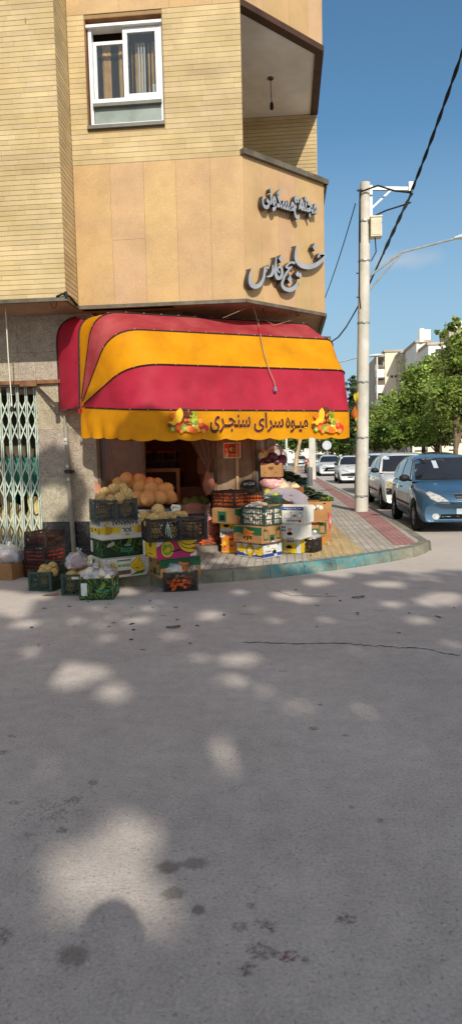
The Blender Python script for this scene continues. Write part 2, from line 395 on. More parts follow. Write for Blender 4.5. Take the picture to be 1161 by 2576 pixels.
def ground_pattern(name, c1, c2, mortar, bw, bh, rot=0.0, msize=0.012, dirt=0.25):
    m = bpy.data.materials.new(name); m.use_nodes = True; t = NT(m); b = t.n['Principled BSDF']
    tc = t.new('TexCoord'); mp = t.new('Mapping'); mp.inputs['Rotation'].default_value = (0, 0, rot); t.link(tc.outputs['Object'], mp.inputs[0])
    br = t.new('TexBrick'); br.inputs['Scale'].default_value = 1.0; br.inputs['Brick Width'].default_value = bw; br.inputs['Row Height'].default_value = bh
    br.inputs['Mortar Size'].default_value = msize; br.inputs['Mortar Smooth'].default_value = 0.3; br.inputs['Bias'].default_value = 0.0
    br.inputs['Color1'].default_value = rgba(lin(c1)); br.inputs['Color2'].default_value = rgba(lin(c2)); br.inputs['Mortar'].default_value = rgba(lin(mortar))
    t.link(mp.outputs[0], br.inputs[0])
    v = tc.outputs['Object']
    d = t.ramp(t.noise(v, 1.7, 6, 0.65), [(0.35, 1.05), (0.7, 1.0-dirt)])
    c = t.mix(1.0, br.outputs[0], d, 'MULTIPLY')
    c = t.mix(1.0, c, t.ramp(t.noise(v, 40, 4, 0.7), [(0.3, 0.82), (0.7, 1.12)]), 'MULTIPLY')
    t.link(c, b.inputs['Base Color']); b.inputs['Roughness'].default_value = 0.85; b.inputs['Specular IOR Level'].default_value = 0.2
    bp = t.new('Bump'); bp.inputs['Strength'].default_value = 0.6; bp.inputs['Distance'].default_value = 0.01
    t.link(t.math('MULTIPLY_ADD', br.outputs['Fac'], -1.0, 1.0), bp.inputs['Height']); t.link(bp.outputs[0], b.inputs['Normal'])
    return m
pv = MB(); n = len(kl)
pts = [(p.x, p.y) for p in inner]+[(-6, 120), (-6, 9.85)]
for k in geometry.tessellate_polygon([[Vector((x, y, 0)) for x, y in pts]]):
    pv.face([(pts[i][0], pts[i][1], 0.14) for i in k])
struct(pv, 'pavement', ground_pattern('pavers', (188, 178, 164), (172, 163, 150), (146, 136, 124), 0.42, 0.105, radians(90), .009))
def kerb_material():
    m = bpy.data.materials.new('kerb_paint'); m.use_nodes = True; t = NT(m); b = t.n['Principled BSDF']
    tc = t.new('TexCoord'); v = tc.outputs['Object']; sp = t.new('SeparateXYZ'); t.link(v, sp.inputs[0])
    con = t.mix(t.ramp(t.noise(v, 6, 5, 0.7), [(0.35, 0), (0.65, 1)]), rgba(lin((150, 142, 120))), rgba(lin((126, 120, 102))))
    tur = t.mix(t.ramp(t.noise(v, 9, 5, 0.7), [(0.35, 0), (0.65, 1)]), rgba(lin((62, 128, 134))), rgba(lin((92, 142, 140))))
    a = t.new('MapRange'); t.link(sp.outputs[0], a.inputs['Value']); a.inputs['From Min'].default_value = -0.30; a.inputs['From Max'].default_value = -0.24
    c2 = t.new('MapRange'); t.link(sp.outputs[0], c2.inputs['Value']); c2.inputs['From Min'].default_value = 1.75; c2.inputs['From Max'].default_value = 1.1
    f = t.math('MULTIPLY', a.outputs[0], c2.outputs[0])
    worn = t.ramp(t.noise(v, 11, 6, 0.75), [(0.44, 1.0), (0.60, 0.12)])
    c = t.mix(t.math('MULTIPLY', f, worn), con, tur)
    c = t.mix(0.06, c, rgba(lin((84, 130, 118))))
    jt = t.math('LESS_THAN', t.math('FRACT', t.math('MULTIPLY', t.math('ADD', sp.outputs[0], t.math('MULTIPLY', sp.outputs[1], 0.35)), 1.9)), 0.03)
    c = t.mix(t.math('MULTIPLY', jt, 0.6), c, (0.05, 0.045, 0.04, 1))
    d = t.ramp(t.noise(v, 2.2, 6, 0.7), [(0.38, 1.0), (0.7, 0.55)]); c = t.mix(1.0, c, d, 'MULTIPLY')
    t.link(c, b.inputs['Base Color']); b.inputs['Roughness'].default_value = 0.8
    bp = t.new('Bump'); bp.inputs['Strength'].default_value = 0.5; bp.inputs['Distance'].default_value = 0.015; t.link(t.noise(v, 40, 5, 0.7), bp.inputs['Height']); t.link(bp.outputs[0], b.inputs['Normal'])
    return m
kb = MB(); rows = []
for p, q in zip(kl, inner):
    w = 0.012*noise.noise(Vector((p.x*3, p.y*3, 0)))
    e = (q-p).normalized()
    rows.append([p-e*0.01, p+e*(0.004+w)+Vector((0, 0, 0.105)), p+e*(0.03+w)+Vector((0, 0, 0.143)), q+Vector((0, 0, 0.146)), q+Vector((0, 0, 0.10))])
kb.grid(rows); struct(kb, 'kerb', kerb_material(), smooth=True, angle=radians(45))
# tactile and red strips, laid 4 mm above the pavers
ts = MB(); L = [(0.28, 8.70), (0.30, 14), (0.10, 60)]; R = [(1.10, 9.28), (0.92, 14), (0.5, 60)]
for i in range(2): ts.face([(*L[i], .144), (*R[i], .144), (*R[i+1], .144), (*L[i+1], .144)])
struct(ts, 'tactile_strip', ground_pattern('tactile_tiles', (206, 182, 136), (192, 168, 122), (164, 142, 104), 0.30, 0.075, radians(3), 0.014, 0.3))
dm = MB()
for iy in range(70):
    for ix in range(6):
        x = 0.36+0.10*ix; y = 9.0+0.12*iy
        if x > 0.93+0.13*max(0, (11-y)/2): continue
        dm.box(x-.018, y-.018, .1435, x+.018, y+.018, .149, t=random.uniform(.85, 1.1))
struct(dm, 'tactile_strip_studs', mat('stud_tile', (200, 176, 120), (178, 150, 96), 9, dirt=.3))
rs = MB(); L = [(1.62, 10.0), (1.66, 15), (1.45, 40), (1.1, 60)]; R = [(1.98, 10.12), (2.10, 15), (1.75, 40), (1.5, 60)]
for i in range(3): rs.face([(*L[i], .144), (*R[i], .144), (*R[i+1], .144), (*L[i+1], .144)])
struct(rs, 'red_paving_strip', ground_pattern('red_pavers', (176, 108, 106), (160, 96, 96), (172, 154, 144), 0.17, 0.085, 0.0, 0.014, 0.3))
# a long thin crack across the near lane, a shorter one by the kerb
cr = MB()
def crack(pp, w):
    P = [at_z(*p, z=.004) for p in pp]; Q = []
    for a, b in zip(P, P[1:]):
        for k in range(10): Q.append(a.lerp(b, k/10)+Vector((0, random.uniform(-.03, .03), 0)))
    for a, b in zip(Q, Q[1:]):
        w2 = w*random.uniform(.5, 1.2); cr.face([a+Vector((0, -w2, 0)), b+Vector((0, -w2, 0)), b+Vector((0, w2, 0)), a+Vector((0, w2, 0))])
crack([(610, 1614), (700, 1616), (870, 1619), (960, 1626), (1060, 1632), (1170, 1650)], .007)
crack([(655, 1458), (672, 1480), (730, 1497), (830, 1500), (850, 1500)], .006)
struct(cr, 'road_crack', mat('crack_dark', (34, 30, 28)))
# ================================================================ THE APARTMENT BLOCK ON THE CORNER
ZB, ZS, ZT, ZTOP = 3.75, 5.71, 7.70, 10.2            # soffit, stone/brick joint, balcony ceiling, top of what is built
FY, BY, WY = 9.45, 8.92, 9.88                        # facade, bay and ground-floor wall planes
CX, RX, RY = -0.52, 0.66, 10.63                      # facade corner, end of the chamfer
SL = -2.95
m_brick = mat('yellow_brick', (200, 178, 136), (188, 165, 122), 2.2, .85, .25, 60, dirt=.22, dscale=1.0)
m_joint = mat('brick_joint', (150, 126, 88), rough=.95)
m_stone = mat('travertine', (190, 155, 104), (184, 150, 108), 1.5, .55, .06, 40, .35, dirt=.20, dscale=2.5, contrast=(.3, .7), speck=(300, (226, 196, 156), .03, (150, 100, 56), .03))
m_stone2 = mat('travertine_plain', (194, 160, 118), (184, 150, 108), 1.1, .6, .05, 40, .3, dirt=.22, dscale=1.6)
m_granite = mat('granite_cladding', (172, 160, 140), (152, 140, 120), 9, .7, .1, 90, .3, dirt=.28, dscale=2.0, speck=(125, (112, 94, 74), .10, (194, 184, 164), .10))
m_black = mat('black_granite', (44, 44, 44), (30, 30, 30), 12, .35, .05, 60, .5, dirt=.3, dscale=5, speck=(60, (84, 82, 80), .1))
m_soffit = mat('soffit_plaster', (176, 150, 120), (160, 132, 104), 1.6, .9, .1, 30, dirt=.35, dscale=2)
m_ceil = mat('ceiling_plaster', (236, 234, 228), (224, 220, 212), 1.2, .9, .05, 30, dirt=.15)
m_trim = mat('stone_trim', (112, 104, 90), (88, 78, 64), 5, .6, .1, 50, dirt=.4, dscale=6)
m_trimdark = mat('brown_trim', (78, 52, 38), (62, 42, 30), 4, .6, dirt=.3)
m_alu = mat('white_aluminium', (226, 226, 224), (212, 212, 210), 5, .35, spec=.5, dirt=.08)
m_greyalu = mat('grey_aluminium', (118, 116, 106), (98, 96, 86), 4, .45, spec=.5, dirt=.25)
m_pane = film('window_pane', (200, 214, 220), .9, .01, .02, .5)
m_frost = mat('frosted_glass', (150, 158, 148), (124, 132, 122), 3, .25, spec=.6)
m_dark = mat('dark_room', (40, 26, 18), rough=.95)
apt = wthing('apartment_building', 'yellow brick and travertine apartment block with open corner balcony above the fruit shop', 'building', (-2.0, 10.0, 0))
def panels(mb, x0, x1, z0, z1, fn, cuts, rowz, t0=.9, t1=1.06, dep=.03):
    """stone slabs: fn(u, d, z) with u along the wall and d outwards"""
    zs = [z0]+rowz+[z1]
    for zi in range(len(zs)-1):
        cs = [x0]+cuts[zi]+[x1]
        for a, b in zip(cs, cs[1:]):
            t = random.uniform(t0, t1); tt = (t, t*random.uniform(.96, 1.03), t*random.uniform(.9, 1.08)); g_ = .0014
            q = [fn(a+g_, 0, zs[zi]+g_), fn(b-g_, 0, zs[zi]+g_), fn(b-g_, 0, zs[zi+1]-g_), fn(a+g_, 0, zs[zi+1]-g_)]
            p = [fn(a+g_, -dep, zs[zi]+g_), fn(b-g_, -dep, zs[zi]+g_), fn(b-g_, -dep, zs[zi+1]-g_), fn(a+g_, -dep, zs[zi+1]-g_)]
            mb.face(q, 0, tt)
            for k in range(4): mb.face([p[k], p[(k+1) % 4], q[(k+1) % 4], q[k]], 0, tt)
def courses(mb, u0, u1, z0, z1, fn, hole=None, ch=.0665, gap=.0055, bl=.36, dep=.014, spots=0, round_r=0):
    nz = int(round((z1-z0)/ch)); ch = (z1-z0)/nz
    for i in range(nz):
        za, zb = z0+i*ch, z0+(i+1)*ch-gap
        spans = [(u0, u1)]
        if hole and not (zb < hole[2] or za > hole[3]): spans = [(u0, hole[0]), (hole[1], u1)]
        rt = random.uniform(.93, 1.04)
        for s0, s1 in spans:
            u = s0-random.uniform(0, bl) if bl else s0
            while u < s1-.001:
                a, b = max(u, s0), min(u+bl*random.uniform(.9, 1.1), s1); u = b if b < s1 else s1
                if b-a < .004: continue
                t = rt*random.uniform(.92, 1.05); j = random.uniform(0, .002)
                a2, b2 = (a, b-.0013) if b < s1 else (a, b)
                A = [fn(a2, j, za), fn(b2, j, za), fn(b2, j, zb), fn(a2, j, zb)]; B = [fn(a2, -dep, za), fn(b2, -dep, za), fn(b2, -dep, zb), fn(a2, -dep, zb)]
                mb.face(A, 0, (t, t*.99, t*random.uniform(.9, 1.02)))
                mb.face([B[0], B[1], A[1], A[0]], 0, t); mb.face([A[3], A[2], B[2], B[3]], 0, t)
                if a2 == s0: mb.face([B[0], A[0], A[3], B[3]], 0, t)
                if b2 == s1: mb.face([A[1], B[1], B[2], A[2]], 0, t)
    mbk = fn
    for _ in range(spots):
        u = random.uniform(u0, u1); z = random.uniform(z0, z1); r = random.uniform(.008, .02)
        mb.face([fn(u+r*.6*cos(k), .004, z+r*2.0*sin(k)) for k in [2*pi*q/10 for q in range(10)]], 0, random.uniform(.45, .65))
fac = lambda u, d, z: Vector((u, FY-d, z))
bay = lambda u, d, z: Vector((u, BY-d, z))
ret = lambda u, d, z: Vector((SL+d, u, z))
s2 = sqrt(.5)
cham = lambda u, d, z: Vector((CX+u*s2+d*s2, FY+u*s2-d*s2, z))
CL = (RX-CX)/s2
# facade: stone below, brick with the window, stone above
st = MB()
panels(st, SL+.01, -2.41, ZB, ZS, fac, [[]], [], .98, 1.0); panels(st, -2.41, -1.93, ZB, ZS, fac, [[], []], [4.66], .97, 1.03); panels(st, -1.93, CX, ZB, ZS, fac, [[-1.47, -.99]], [], .97, 1.03)
#, -1.93, -1.47, -.99], [-2.40, -1.93, -1.47, -.99]], [4.66], .97, 1.03)
part(st, 'stone_cladding', m_stone, apt); st = MB()
panels(st, SL+.01, CX, ZT+.02, ZTOP, fac, [[-2.2, -1.5, -.9], [-2.5, -1.7, -1.1]], [8.6], .97, 1.03)
part(st, 'stone_cladding', m_stone, apt)
WX0, WX1, WZ0, WZ1 = -2.70, -1.60, 6.18, 7.67
bk = MB(); courses(bk, SL+.01, CX, ZS+.004, ZT+.02, fac, (WX0, WX1, WZ0, WZ1), ch=.069)
part(bk, 'brick_wall', m_brick, apt)
bb = MB()
bb.box(SL, FY+.012, ZB, WX0, FY+.30, ZTOP); bb.box(WX1, FY+.012, ZB, CX-.003, FY+.16, ZTOP)
bb.box(WX0, FY+.012, ZB, WX1, FY+.30, WZ0); bb.box(WX0, FY+.012, WZ1, WX1, FY+.30, ZTOP)
bb.box(-9, BY+.012, ZB+.004, SL-.012, BY+.6, ZTOP-.01)
part(bb, 'wall_core', m_joint, apt)
# the bay on the left with rounded brick ends
by = MB(); courses(by, -9.0, SL, ZB+.012, ZTOP, bay, ch=.0655, spots=30, gap=.006)
courses(by, BY+.004, FY, ZB+.012, ZTOP, ret, ch=.0655, gap=.010, dep=.018)
part(by, 'brick_bay', m_brick, apt)
# chamfer: stone parapet, lintel
cs = MB()
panels(cs, .0, CL, ZB, 5.72, cham, [[.33, .68, 1.02, 1.36]], [], .95, 1.05, .03)
panels(cs, .0, CL, ZT+.06, ZTOP, cham, [[.45, .95, 1.35]], [], .96, 1.04, .03)
cs.face([(RX, RY, ZB), (RX, 30, ZB), (RX, 30, 5.72), (RX, RY, 5.72)]); cs.face([(RX, RY, ZT+.06), (RX, 12.5, ZT+.06), (RX, 12.5, ZTOP), (RX, RY, ZTOP)])
part(cs, 'chamfer_cladding', m_stone2, apt)
bc = MB()
def slab(z0, z1, m=0, inset=.012, back=12.5):
    P = [cham(0, -inset, 0), cham(CL, -inset, 0), Vector((RX-inset, back, 0)), Vector((-1.6, back, 0)), Vector((-1.6, FY+.16, 0)), Vector((CX-.01, FY+.16, 0))]
    P = [(p.x, p.y) for p in P]
    bc.prism(P, z0, z1, lambda x, y, d: Vector((x, y, d)), m, 1.0, True)
slab(4.9, 5.05)
bc.prism([(cham(0, -.012, 0).x, cham(0, -.012, 0).y), (cham(CL, -.012, 0).x, cham(CL, -.012, 0).y), (RX-.012, 12.49), (RX-.16, 12.49), (cham(CL-.06, -.16, 0).x, cham(CL-.06, -.16, 0).y), (cham(.06, -.16, 0).x, cham(.06, -.16, 0).y)], ZB+.03, 5.715, lambda x, y, d: Vector((x, y, d)))
part(bc, 'balcony_parapet', m_stone2, apt)
bce = MB(); slab_keep = bc; bc = bce; slab(ZT, ZTOP-.01); part(bce, 'balcony_ceiling', m_ceil, apt)
bw = MB(); back = lambda u, d, z: Vector((u, 12.5-d, z)); courses(bw, -1.6, RX, 5.05, ZT, back, ch=.066, bl=.30, gap=.007)
side = lambda u, d, z: Vector((RX+d, u, z)); courses(bw, 12.5, 30, 5.05, ZTOP, side, ch=.13, bl=1.5)
part(bw, 'balcony_back_wall', m_brick, apt)
bj = MB(); bj.box(-1.6, 12.512, 5.05, RX-.012, 30, ZTOP); bj.box(-1.62, FY+.3, 5.05, -1.6, 12.5, ZT); part(bj, 'wall_core', m_joint, apt)
sl = MB()
for (a, b, w) in ((cham(-.03, -.05, 5.755), cham(CL+.05, -.05, 5.755), .22), (Vector((RX-.05, RY-.02, 5.755)), Vector((RX-.05, 12.48, 5.755)), .21)): sl.bar(a, b, w, .075)
part(sl, 'balcony_sill', m_trim, apt)
bt = MB(); bt.bar(cham(0.0, -.05, ZT+.02), cham(CL+.015, -.05, ZT+.02), .135, .085); bt.bar((RX-.045, RY+.03, ZT+.018), (RX-.045, 12.49, ZT+.018), .13, .085)
part(bt, 'balcony_trim', m_trimdark, apt)
# soffit and its edge trim
so = MB(); SP = [(-9, BY+.02), (SL-.02, BY+.02), (SL-.02, FY+.02), (CX, FY+.02), (RX-.02, RY+.01), (RX-.02, 30), (-9, 30)]
so.prism(SP, ZB-.0, ZB+.02, lambda x, y, d: Vector((x, y, d)), 0, 1.0, True); part(so, 'soffit', m_soffit, apt)
tr = MB()
tr.bar((-9, BY-.004, ZB-.012), (SL+.004, BY-.004, ZB-.012), .05, .052); tr.bar((SL+.004, BY-.028, ZB-.013), (SL+.004, FY+.01, ZB-.013), .05, .05)
tr.bar((SL+.03, FY-.004, ZB-.014), (CX, FY-.004, ZB-.014), .05, .050); tr.bar(cham(-.01, .004, ZB-.015), cham(CL+.01, .004, ZB-.015), .05, .048); tr.bar((RX, RY+.02, ZB-.016), (RX, 30, ZB-.016), .05, .048)
part(tr, 'soffit_trim', m_trim, apt)
# window
wf = MB(); y0 = FY+.06
def frame(mb, x0, z0, x1, z1, w, ya, yb, m=0):
    mb.box(x0, ya, z0, x0+w, yb, z1, m); mb.box(x1-w, ya, z0, x1, yb, z1, m); mb.box(x0+w, ya, z0, x1-w, yb, z0+w, m); mb.box(x0+w, ya, z1-w, x1-w, yb, z1, m)
frame(wf, WX0+.035, WZ0+.06, WX1-.01, WZ1-.075, .045, y0, y0+.11)
wf.box(WX0+.02, y0-.05, WZ1-.115, WX1-.006, y0-.002, WZ1-.078); wf.box(WX0+.08, y0-.035, 6.545, WX1-.055, y0+.1, 6.60)
win = part(wf, 'window', m_alu, apt)
s_ = MB(); frame(s_, -2.615, 6.602, -2.145, 7.42, .045, y0+.06, y0+.095); part(s_, 'sash', m_alu, win)
s_ = MB(); frame(s_, -2.175, 6.603, -1.657, 7.54, .062, y0+.005, y0+.05); part(s_, 'sash', m_alu, win)
p_ = MB(); p_.box(-2.57, y0+.073, 6.64, -2.19, y0+.079, 7.38); part(p_, 'pane', m_pane, win)
p_ = MB(); p_.box(-2.115, y0+.022, 6.66, -1.717, y0+.028, 7.48); part(p_, 'pane', m_pane, win)
p_ = MB(); p_.box(-2.61, y0+.02, 6.285, -1.66, y0+.03, 6.51); part(p_, 'frosted_panel', m_frost, win)
q = MB(); q.box(WX0+.08, y0-.045, 6.50, WX1-.045, y0-.002, 6.544); q.box(WX0-.0, FY-.035, WZ0+.004, WX1+.0, FY+.10, WZ0+.05); part(q, 'sill', m_greyalu, win)
q = MB()
q.box(WX0+.004, FY+.0, WZ0+.05, WX0+.016, FY+.28, WZ1-.004); q.box(WX1-.008, FY+.0, WZ0+.05, WX1+.004-.008, FY+.28, WZ1-.004); q.box(WX0+.017, FY+.0, WZ1-.016, WX1-.009, FY+.28, WZ1-.004)
part(q, 'window_reveal', mat('reveal_stone', (150, 104, 66), (120, 84, 52), 3, dirt=.2), win)
cu = MB(); rows = []
for k in range(61):
    x = WX0+.05+(WX1-WX0-.1)*k/60; d = .010*sin(k*1.3)+.014*sin(k*.45)
    rows.append([(x, y0+.24+d, 6.5), (x, y0+.24+d*.7, 7.1), (x, y0+.24+d*.6, 7.47+.012*sin(k*.9))])
cu.grid(rows); part(cu, 'curtain', mat('brown_curtain', (230, 178, 116), (208, 152, 92), 9, .9, tl=.2), win, True)
cw = MB(); rows = []
for x in (-1.985, -1.945, -1.905):
    cw.grid([[(x-.010, y0+.17+.01*sin(z*9), z), (x+.010, y0+.17+.01*sin(z*9), z)] for z in [6.63+.05*i for i in range(17)]])
cw.box(-1.93, y0+.165, 6.62, -1.80, y0+.175, 6.74); cw.box(-1.80, y0+.165, 6.66, -1.73, y0+.175, 6.86); part(cw, 'curtain_tie', mat('white_cloth', (214, 208, 200), rough=.9), win)
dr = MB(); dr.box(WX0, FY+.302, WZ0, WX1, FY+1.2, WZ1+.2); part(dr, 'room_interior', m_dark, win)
# ground floor: granite, black base, chamfer, shop opening
gw = MB(); wl = lambda u, d, z: Vector((u, WY-d, z))
panels(gw, -6.0, -2.88, 2.775, ZB, wl, [[-5.2, -4.62, -4.06, -3.80, -3.42], [-5.2, -4.50, -4.06, -3.86, -3.40]], [3.20], .92, 1.03, .05)
panels(gw, -3.80, -2.88, .585, 2.715, wl, [[-3.34], [-3.34], [-3.34]], [1.30, 2.02], .93, 1.03, .05)
panels(gw, -9.0, -6.0, 0, ZB, wl, [[-8, -7], [-8, -7], [-8, -7]], [1.2, 2.5], .92, 1.03, .05)
gw.box(-3.80, WY+.051, .0, -2.886, 14, ZB-.01); gw.box(-9, WY+.6, 0, -6.0, 14, ZB-.01); gw.box(-6.0, WY+.051, 2.70, -3.80, WY+.5, ZB-.01)
part(gw, 'granite_wall', m_granite, apt)
gb = MB(); panels(gb, -3.80, -2.88, 0.0, .58, lambda u, d, z: Vector((u, WY-.008-d, z)), [[-3.36], [-3.30]], [.42], .85, 1.1, .05); part(gb, 'black_base', m_black, apt)
lt = MB(); lt.bar((-6.0, WY-.03, 2.745), (-2.9, WY-.03, 2.745), .06, .055); lt.box(-4.02, WY-.085, 2.68, -3.76, WY-.065, 2.77); part(lt, 'lintel', mat('rusty_lintel', (132, 92, 60), (98, 62, 40), 6, .8, dirt=.35), apt)
# shop front
m_wood = mat('painted_panel', (150, 128, 104), (120, 96, 74), 3, .7, dirt=.35, dscale=5)
def corrugated(mb, x0, x1, y, z0, z1, amp=.012, wl_=.055, t=1.0):
    n_ = int((x1-x0)/wl_*6); rows = []
    for k in range(n_+1):
        x = x0+(x1-x0)*k/n_; d = amp*sin(2*pi*(x-x0)/wl_); rows.append([(x, y+d, z0), (x, y+d, z1)])
    mb.grid(rows, 0, t)
sf = MB()
for (x0, x1, za, zb) in ((-2.88, -2.83, .2, 3.3), (-2.18, -2.135, .2, 3.3), (-1.085, -1.035, .2, 3.3), (-.50, -.45, .2, 3.3)): sf.box(x0, WY-.03, za, x1, WY+.05, zb)
sf.box(-2.83, WY-.028, .2, -2.18, WY+.04, .30); sf.box(-2.135, WY-.026, 2.62, -1.085, WY+.05, 2.70); sf.box(-2.9, WY+.02, 3.3, -1.5, WY+.12, ZB-.004)
shop = part(sf, 'shop_front', mat('shop_frame', (110, 84, 62), (84, 62, 44), 4, .6, dirt=.3), apt)
w_ = MB(); corrugated(w_, -2.82, -2.19, WY+.10, .3, 3.3); part(w_, 'pleated_curtain', mat('pleated_brown', (172, 108, 58), (142, 86, 44), 3, .9, tl=.15), shop, True)
w_ = MB(); w_.box(-2.83, WY-.004, .3, -2.18, WY+.002, 3.3); part(w_, 'pane', film('shop_pane', (214, 206, 196), .95, .03, .02, .35), shop)
w_ = MB(); corrugated(w_, -1.035, -.50, WY+.012, .2, 3.3, .006, .11); part(w_, 'wood_panel', m_wood, shop, True)
w_ = MB(); w_.box(-.745, WY-.035, .3, -.705, WY-.012, 2.9); part(w_, 'wood_batten', mat('pale_batten', (176, 146, 108), (150, 120, 84), 5), shop)
w_ = MB(); 
for a, b, t in (((-.445, 9.90), (-.38, 9.96), .55), ((-.38, 9.96), (-.33, 10.02), 1.0), ((-.33, 10.02), (-.28, 10.06), .45), ((-.28, 10.06), (-.18, 10.16), .9), ((-.18, 10.16), (-.34, 18), .7)): w_.bar((*a, 1.65), (*b, 1.65), .03, 3.0, 0, t, up=(0, 0, 1))
part(w_, 'steel_door_frame', mat('grey_steel_frame', (150, 148, 142), (122, 120, 114), 4, .5, dirt=.2), shop)
it = MB()
it.box(-2.88, 12.6, .2, -.46, 12.7, 3.3); it.box(-2.92, WY+.15, .2, -2.88, 12.6, 3.3); it.box(-.50, WY+.12, .2, -.46, 12.6, 3.3, 0, .8); it.box(-2.9, WY+.05, 3.26, -.45, 12.6, 3.3)
it.box(-1.52, 11.6, .2, -.52, 11.66, 3.26, 0, 1.25)
part(it, 'interior_wall', mat('interior_paint', (150, 104, 72), (128, 86, 58), 2, .8, dirt=.2), apt)
fl = MB(); fl.box(-2.9, 9.56, .141, -1.02, 12.6, .22); part(fl, 'door_step', mat('door_step_stone', (150, 142, 128), (120, 112, 98), 5, .6, dirt=.3), apt)
rf = MB(); rf.box(-9, BY+.02, ZTOP, -.5, 30, ZTOP+.1); part(rf, 'roof', m_trim, apt)

# ---------------------------------------------------------------- folding gate and what stands behind it
gate = wthing('folding_gate', 'pale green folding lattice gate closed across the doorway left of the drainpipe', 'gate', (-4.9, WY, 0))
gm = mat('gate_paint', (196, 204, 188), (168, 180, 164), 6, .5, spec=.4, dirt=.25, dscale=8)
gv = MB(); gx = []; x = -3.865
while x > -6.0: gx.append(x); x -= .141
for x in gx:
    gv = MB(); gv.box(x-.022, WY+.10, .03, x-.006, WY+.125, 2.69); gv.box(x+.006, WY+.10, .03, x+.022, WY+.125, 2.69); part(gv, 'gate_bar', gm, gate)
gl = MB(); R_ = .335
for z0 in (.06, .395, .93, 1.265, 1.83, 2.165):
    for xa, xb in zip(gx+[gx[-1]-.141], [gx[0]+.141]+gx):
        if xb > -3.80: xb2 = -3.80; k = (xb2-xa)/(xb-xa)
        else: xb2 = xb; k = 1
        gl.bar((xa, WY+.093, z0), (xb2, WY+.093, z0+R_*k), .020, .006, up=(0, 1, 0)); gl.bar((xa, WY+.130, z0+R_), (xb2, WY+.130, z0+R_*(1-k)), .020, .006, up=(0, 1, 0))
part(gl, 'gate_lattice', gm, gate)
gr = MB(); gr.box(-6.0, WY+.07, 0.003, -3.80, WY+.15, .03); gr.box(-6, WY+.07, 2.69, -3.8, WY+.15, 2.70); part(gr, 'gate_rail', mat('rail_steel', (110, 106, 96), dirt=.3), gate)
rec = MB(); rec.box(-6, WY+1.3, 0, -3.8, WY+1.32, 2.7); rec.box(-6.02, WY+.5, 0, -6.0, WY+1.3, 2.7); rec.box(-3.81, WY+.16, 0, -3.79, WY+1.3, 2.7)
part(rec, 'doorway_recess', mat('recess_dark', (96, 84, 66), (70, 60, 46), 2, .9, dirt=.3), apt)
tb = MB(); tb.box(-4.55, WY+.5, 1.0, -3.98+.0, WY+.85, 1.55, 0); tb.box(-4.57, WY+.48, 1.55, -3.96, WY+.87, 1.60)
for x in (-4.5, -4.05): tb.box(x-.03, WY+.55, .0, x+.03, WY+.8, 1.0)
single(tb, 'storage_bin', mat('teal_plastic', (36, 120, 102), (28, 104, 88), 4, .5), 'teal plastic bin on legs behind the folding gate', 'bin')
for i, (x, z, r, y) in enumerate(((-4.05, .0, .27, .42), (-4.55, .0, .30, .46), (-5.1, .0, .28, .5))):
    sk = MB(); sk.ball((0, 0, .42), r, r*.7, .45, 18, lump=.25, ls=2.5, seed=i)
    single(sk, 'sack', mat('beige_sack', (178, 160, 120), (150, 132, 96), 7, .9, .2, 30), ['full beige sack behind the gate nearest the granite pillar', 'full beige sack behind the gate under the teal bin', 'full beige sack behind the gate by the left frame edge'][i], 'sack', 'sacks behind the gate', smooth=True, loc=(x, WY+y+.12, z))
yc = MB()
for k in range(9):
    p = Vector((-4.13+.035*k, WY+.36+.02*sin(k*2), 1.0-.012*k)); yc.tube([p, p+Vector((random.uniform(-.03, .05), -.02, -.1)), p+Vector((random.uniform(-.04, .06), 0, -.22-.1*random.random()))], [.035, .045, .02], 7)
single(yc, 'cloth_bundle', mat('pale_yellow_cloth', (222, 204, 142), (196, 176, 116), 9, .9), 'pale yellow cloth bundle hanging on the sacks behind the gate', 'cloth', smooth=True)

# ---------------------------------------------------------------- drainpipe, strut, cords
pp = MB(); a, b = Vector((-3.335, WY-.075, 2.05)), Vector((-3.285, WY-.075, .01))
pp.tube([a+Vector((0, .0, .02)), a, b], [.03, .036, .036], 12, 0); pp.tube([a+Vector((-.012, 0, .17)), a+Vector((-.004, 0, .0))], [.015, .03], 8)
pipe = wthing('drainpipe', 'grey drainpipe clamped to the granite pillar beside the gate', 'pipe', (-3.285, WY-.075, 0))
part(pp, 'pipe', mat('pipe_paint', (122, 118, 108), (156, 150, 136), 7, .6, dirt=.4, dscale=7), pipe, True)
for z in (1.37, .0):
    if z:
        c_ = MB(); p = a.lerp(b, (2.05-z)/2.04); c_.lathe([(.036, -.03), (.052, -.03), (.052, -.012), (.043, -.012), (.043, .012), (.052, .012), (.052, .03), (.036, .03)], 14, M=Matrix.Translation(p)); c_.box(p.x-.07, p.y-.01, p.z-.02, p.x-.045, p.y+.06, p.z+.02); c_.box(p.x+.045, p.y-.01, p.z-.02, p.x+.07, p.y+.06, p.z+.02)
        part(c_, 'pipe_clamp', mat('clamp_dark', (70, 62, 54), dirt=.3), pipe)
for z in (1.86, 1.80, 1.45, 1.25):
    c_ = MB(); p = a.lerp(b, (2.05-z)/2.04); c_.box(p.x-.025, p.y-.0385, p.z-.022, p.x+.02, p.y-.034, p.z+.022); part(c_, 'torn_sticker', mat('old_paper', (196, 190, 176)), pipe)
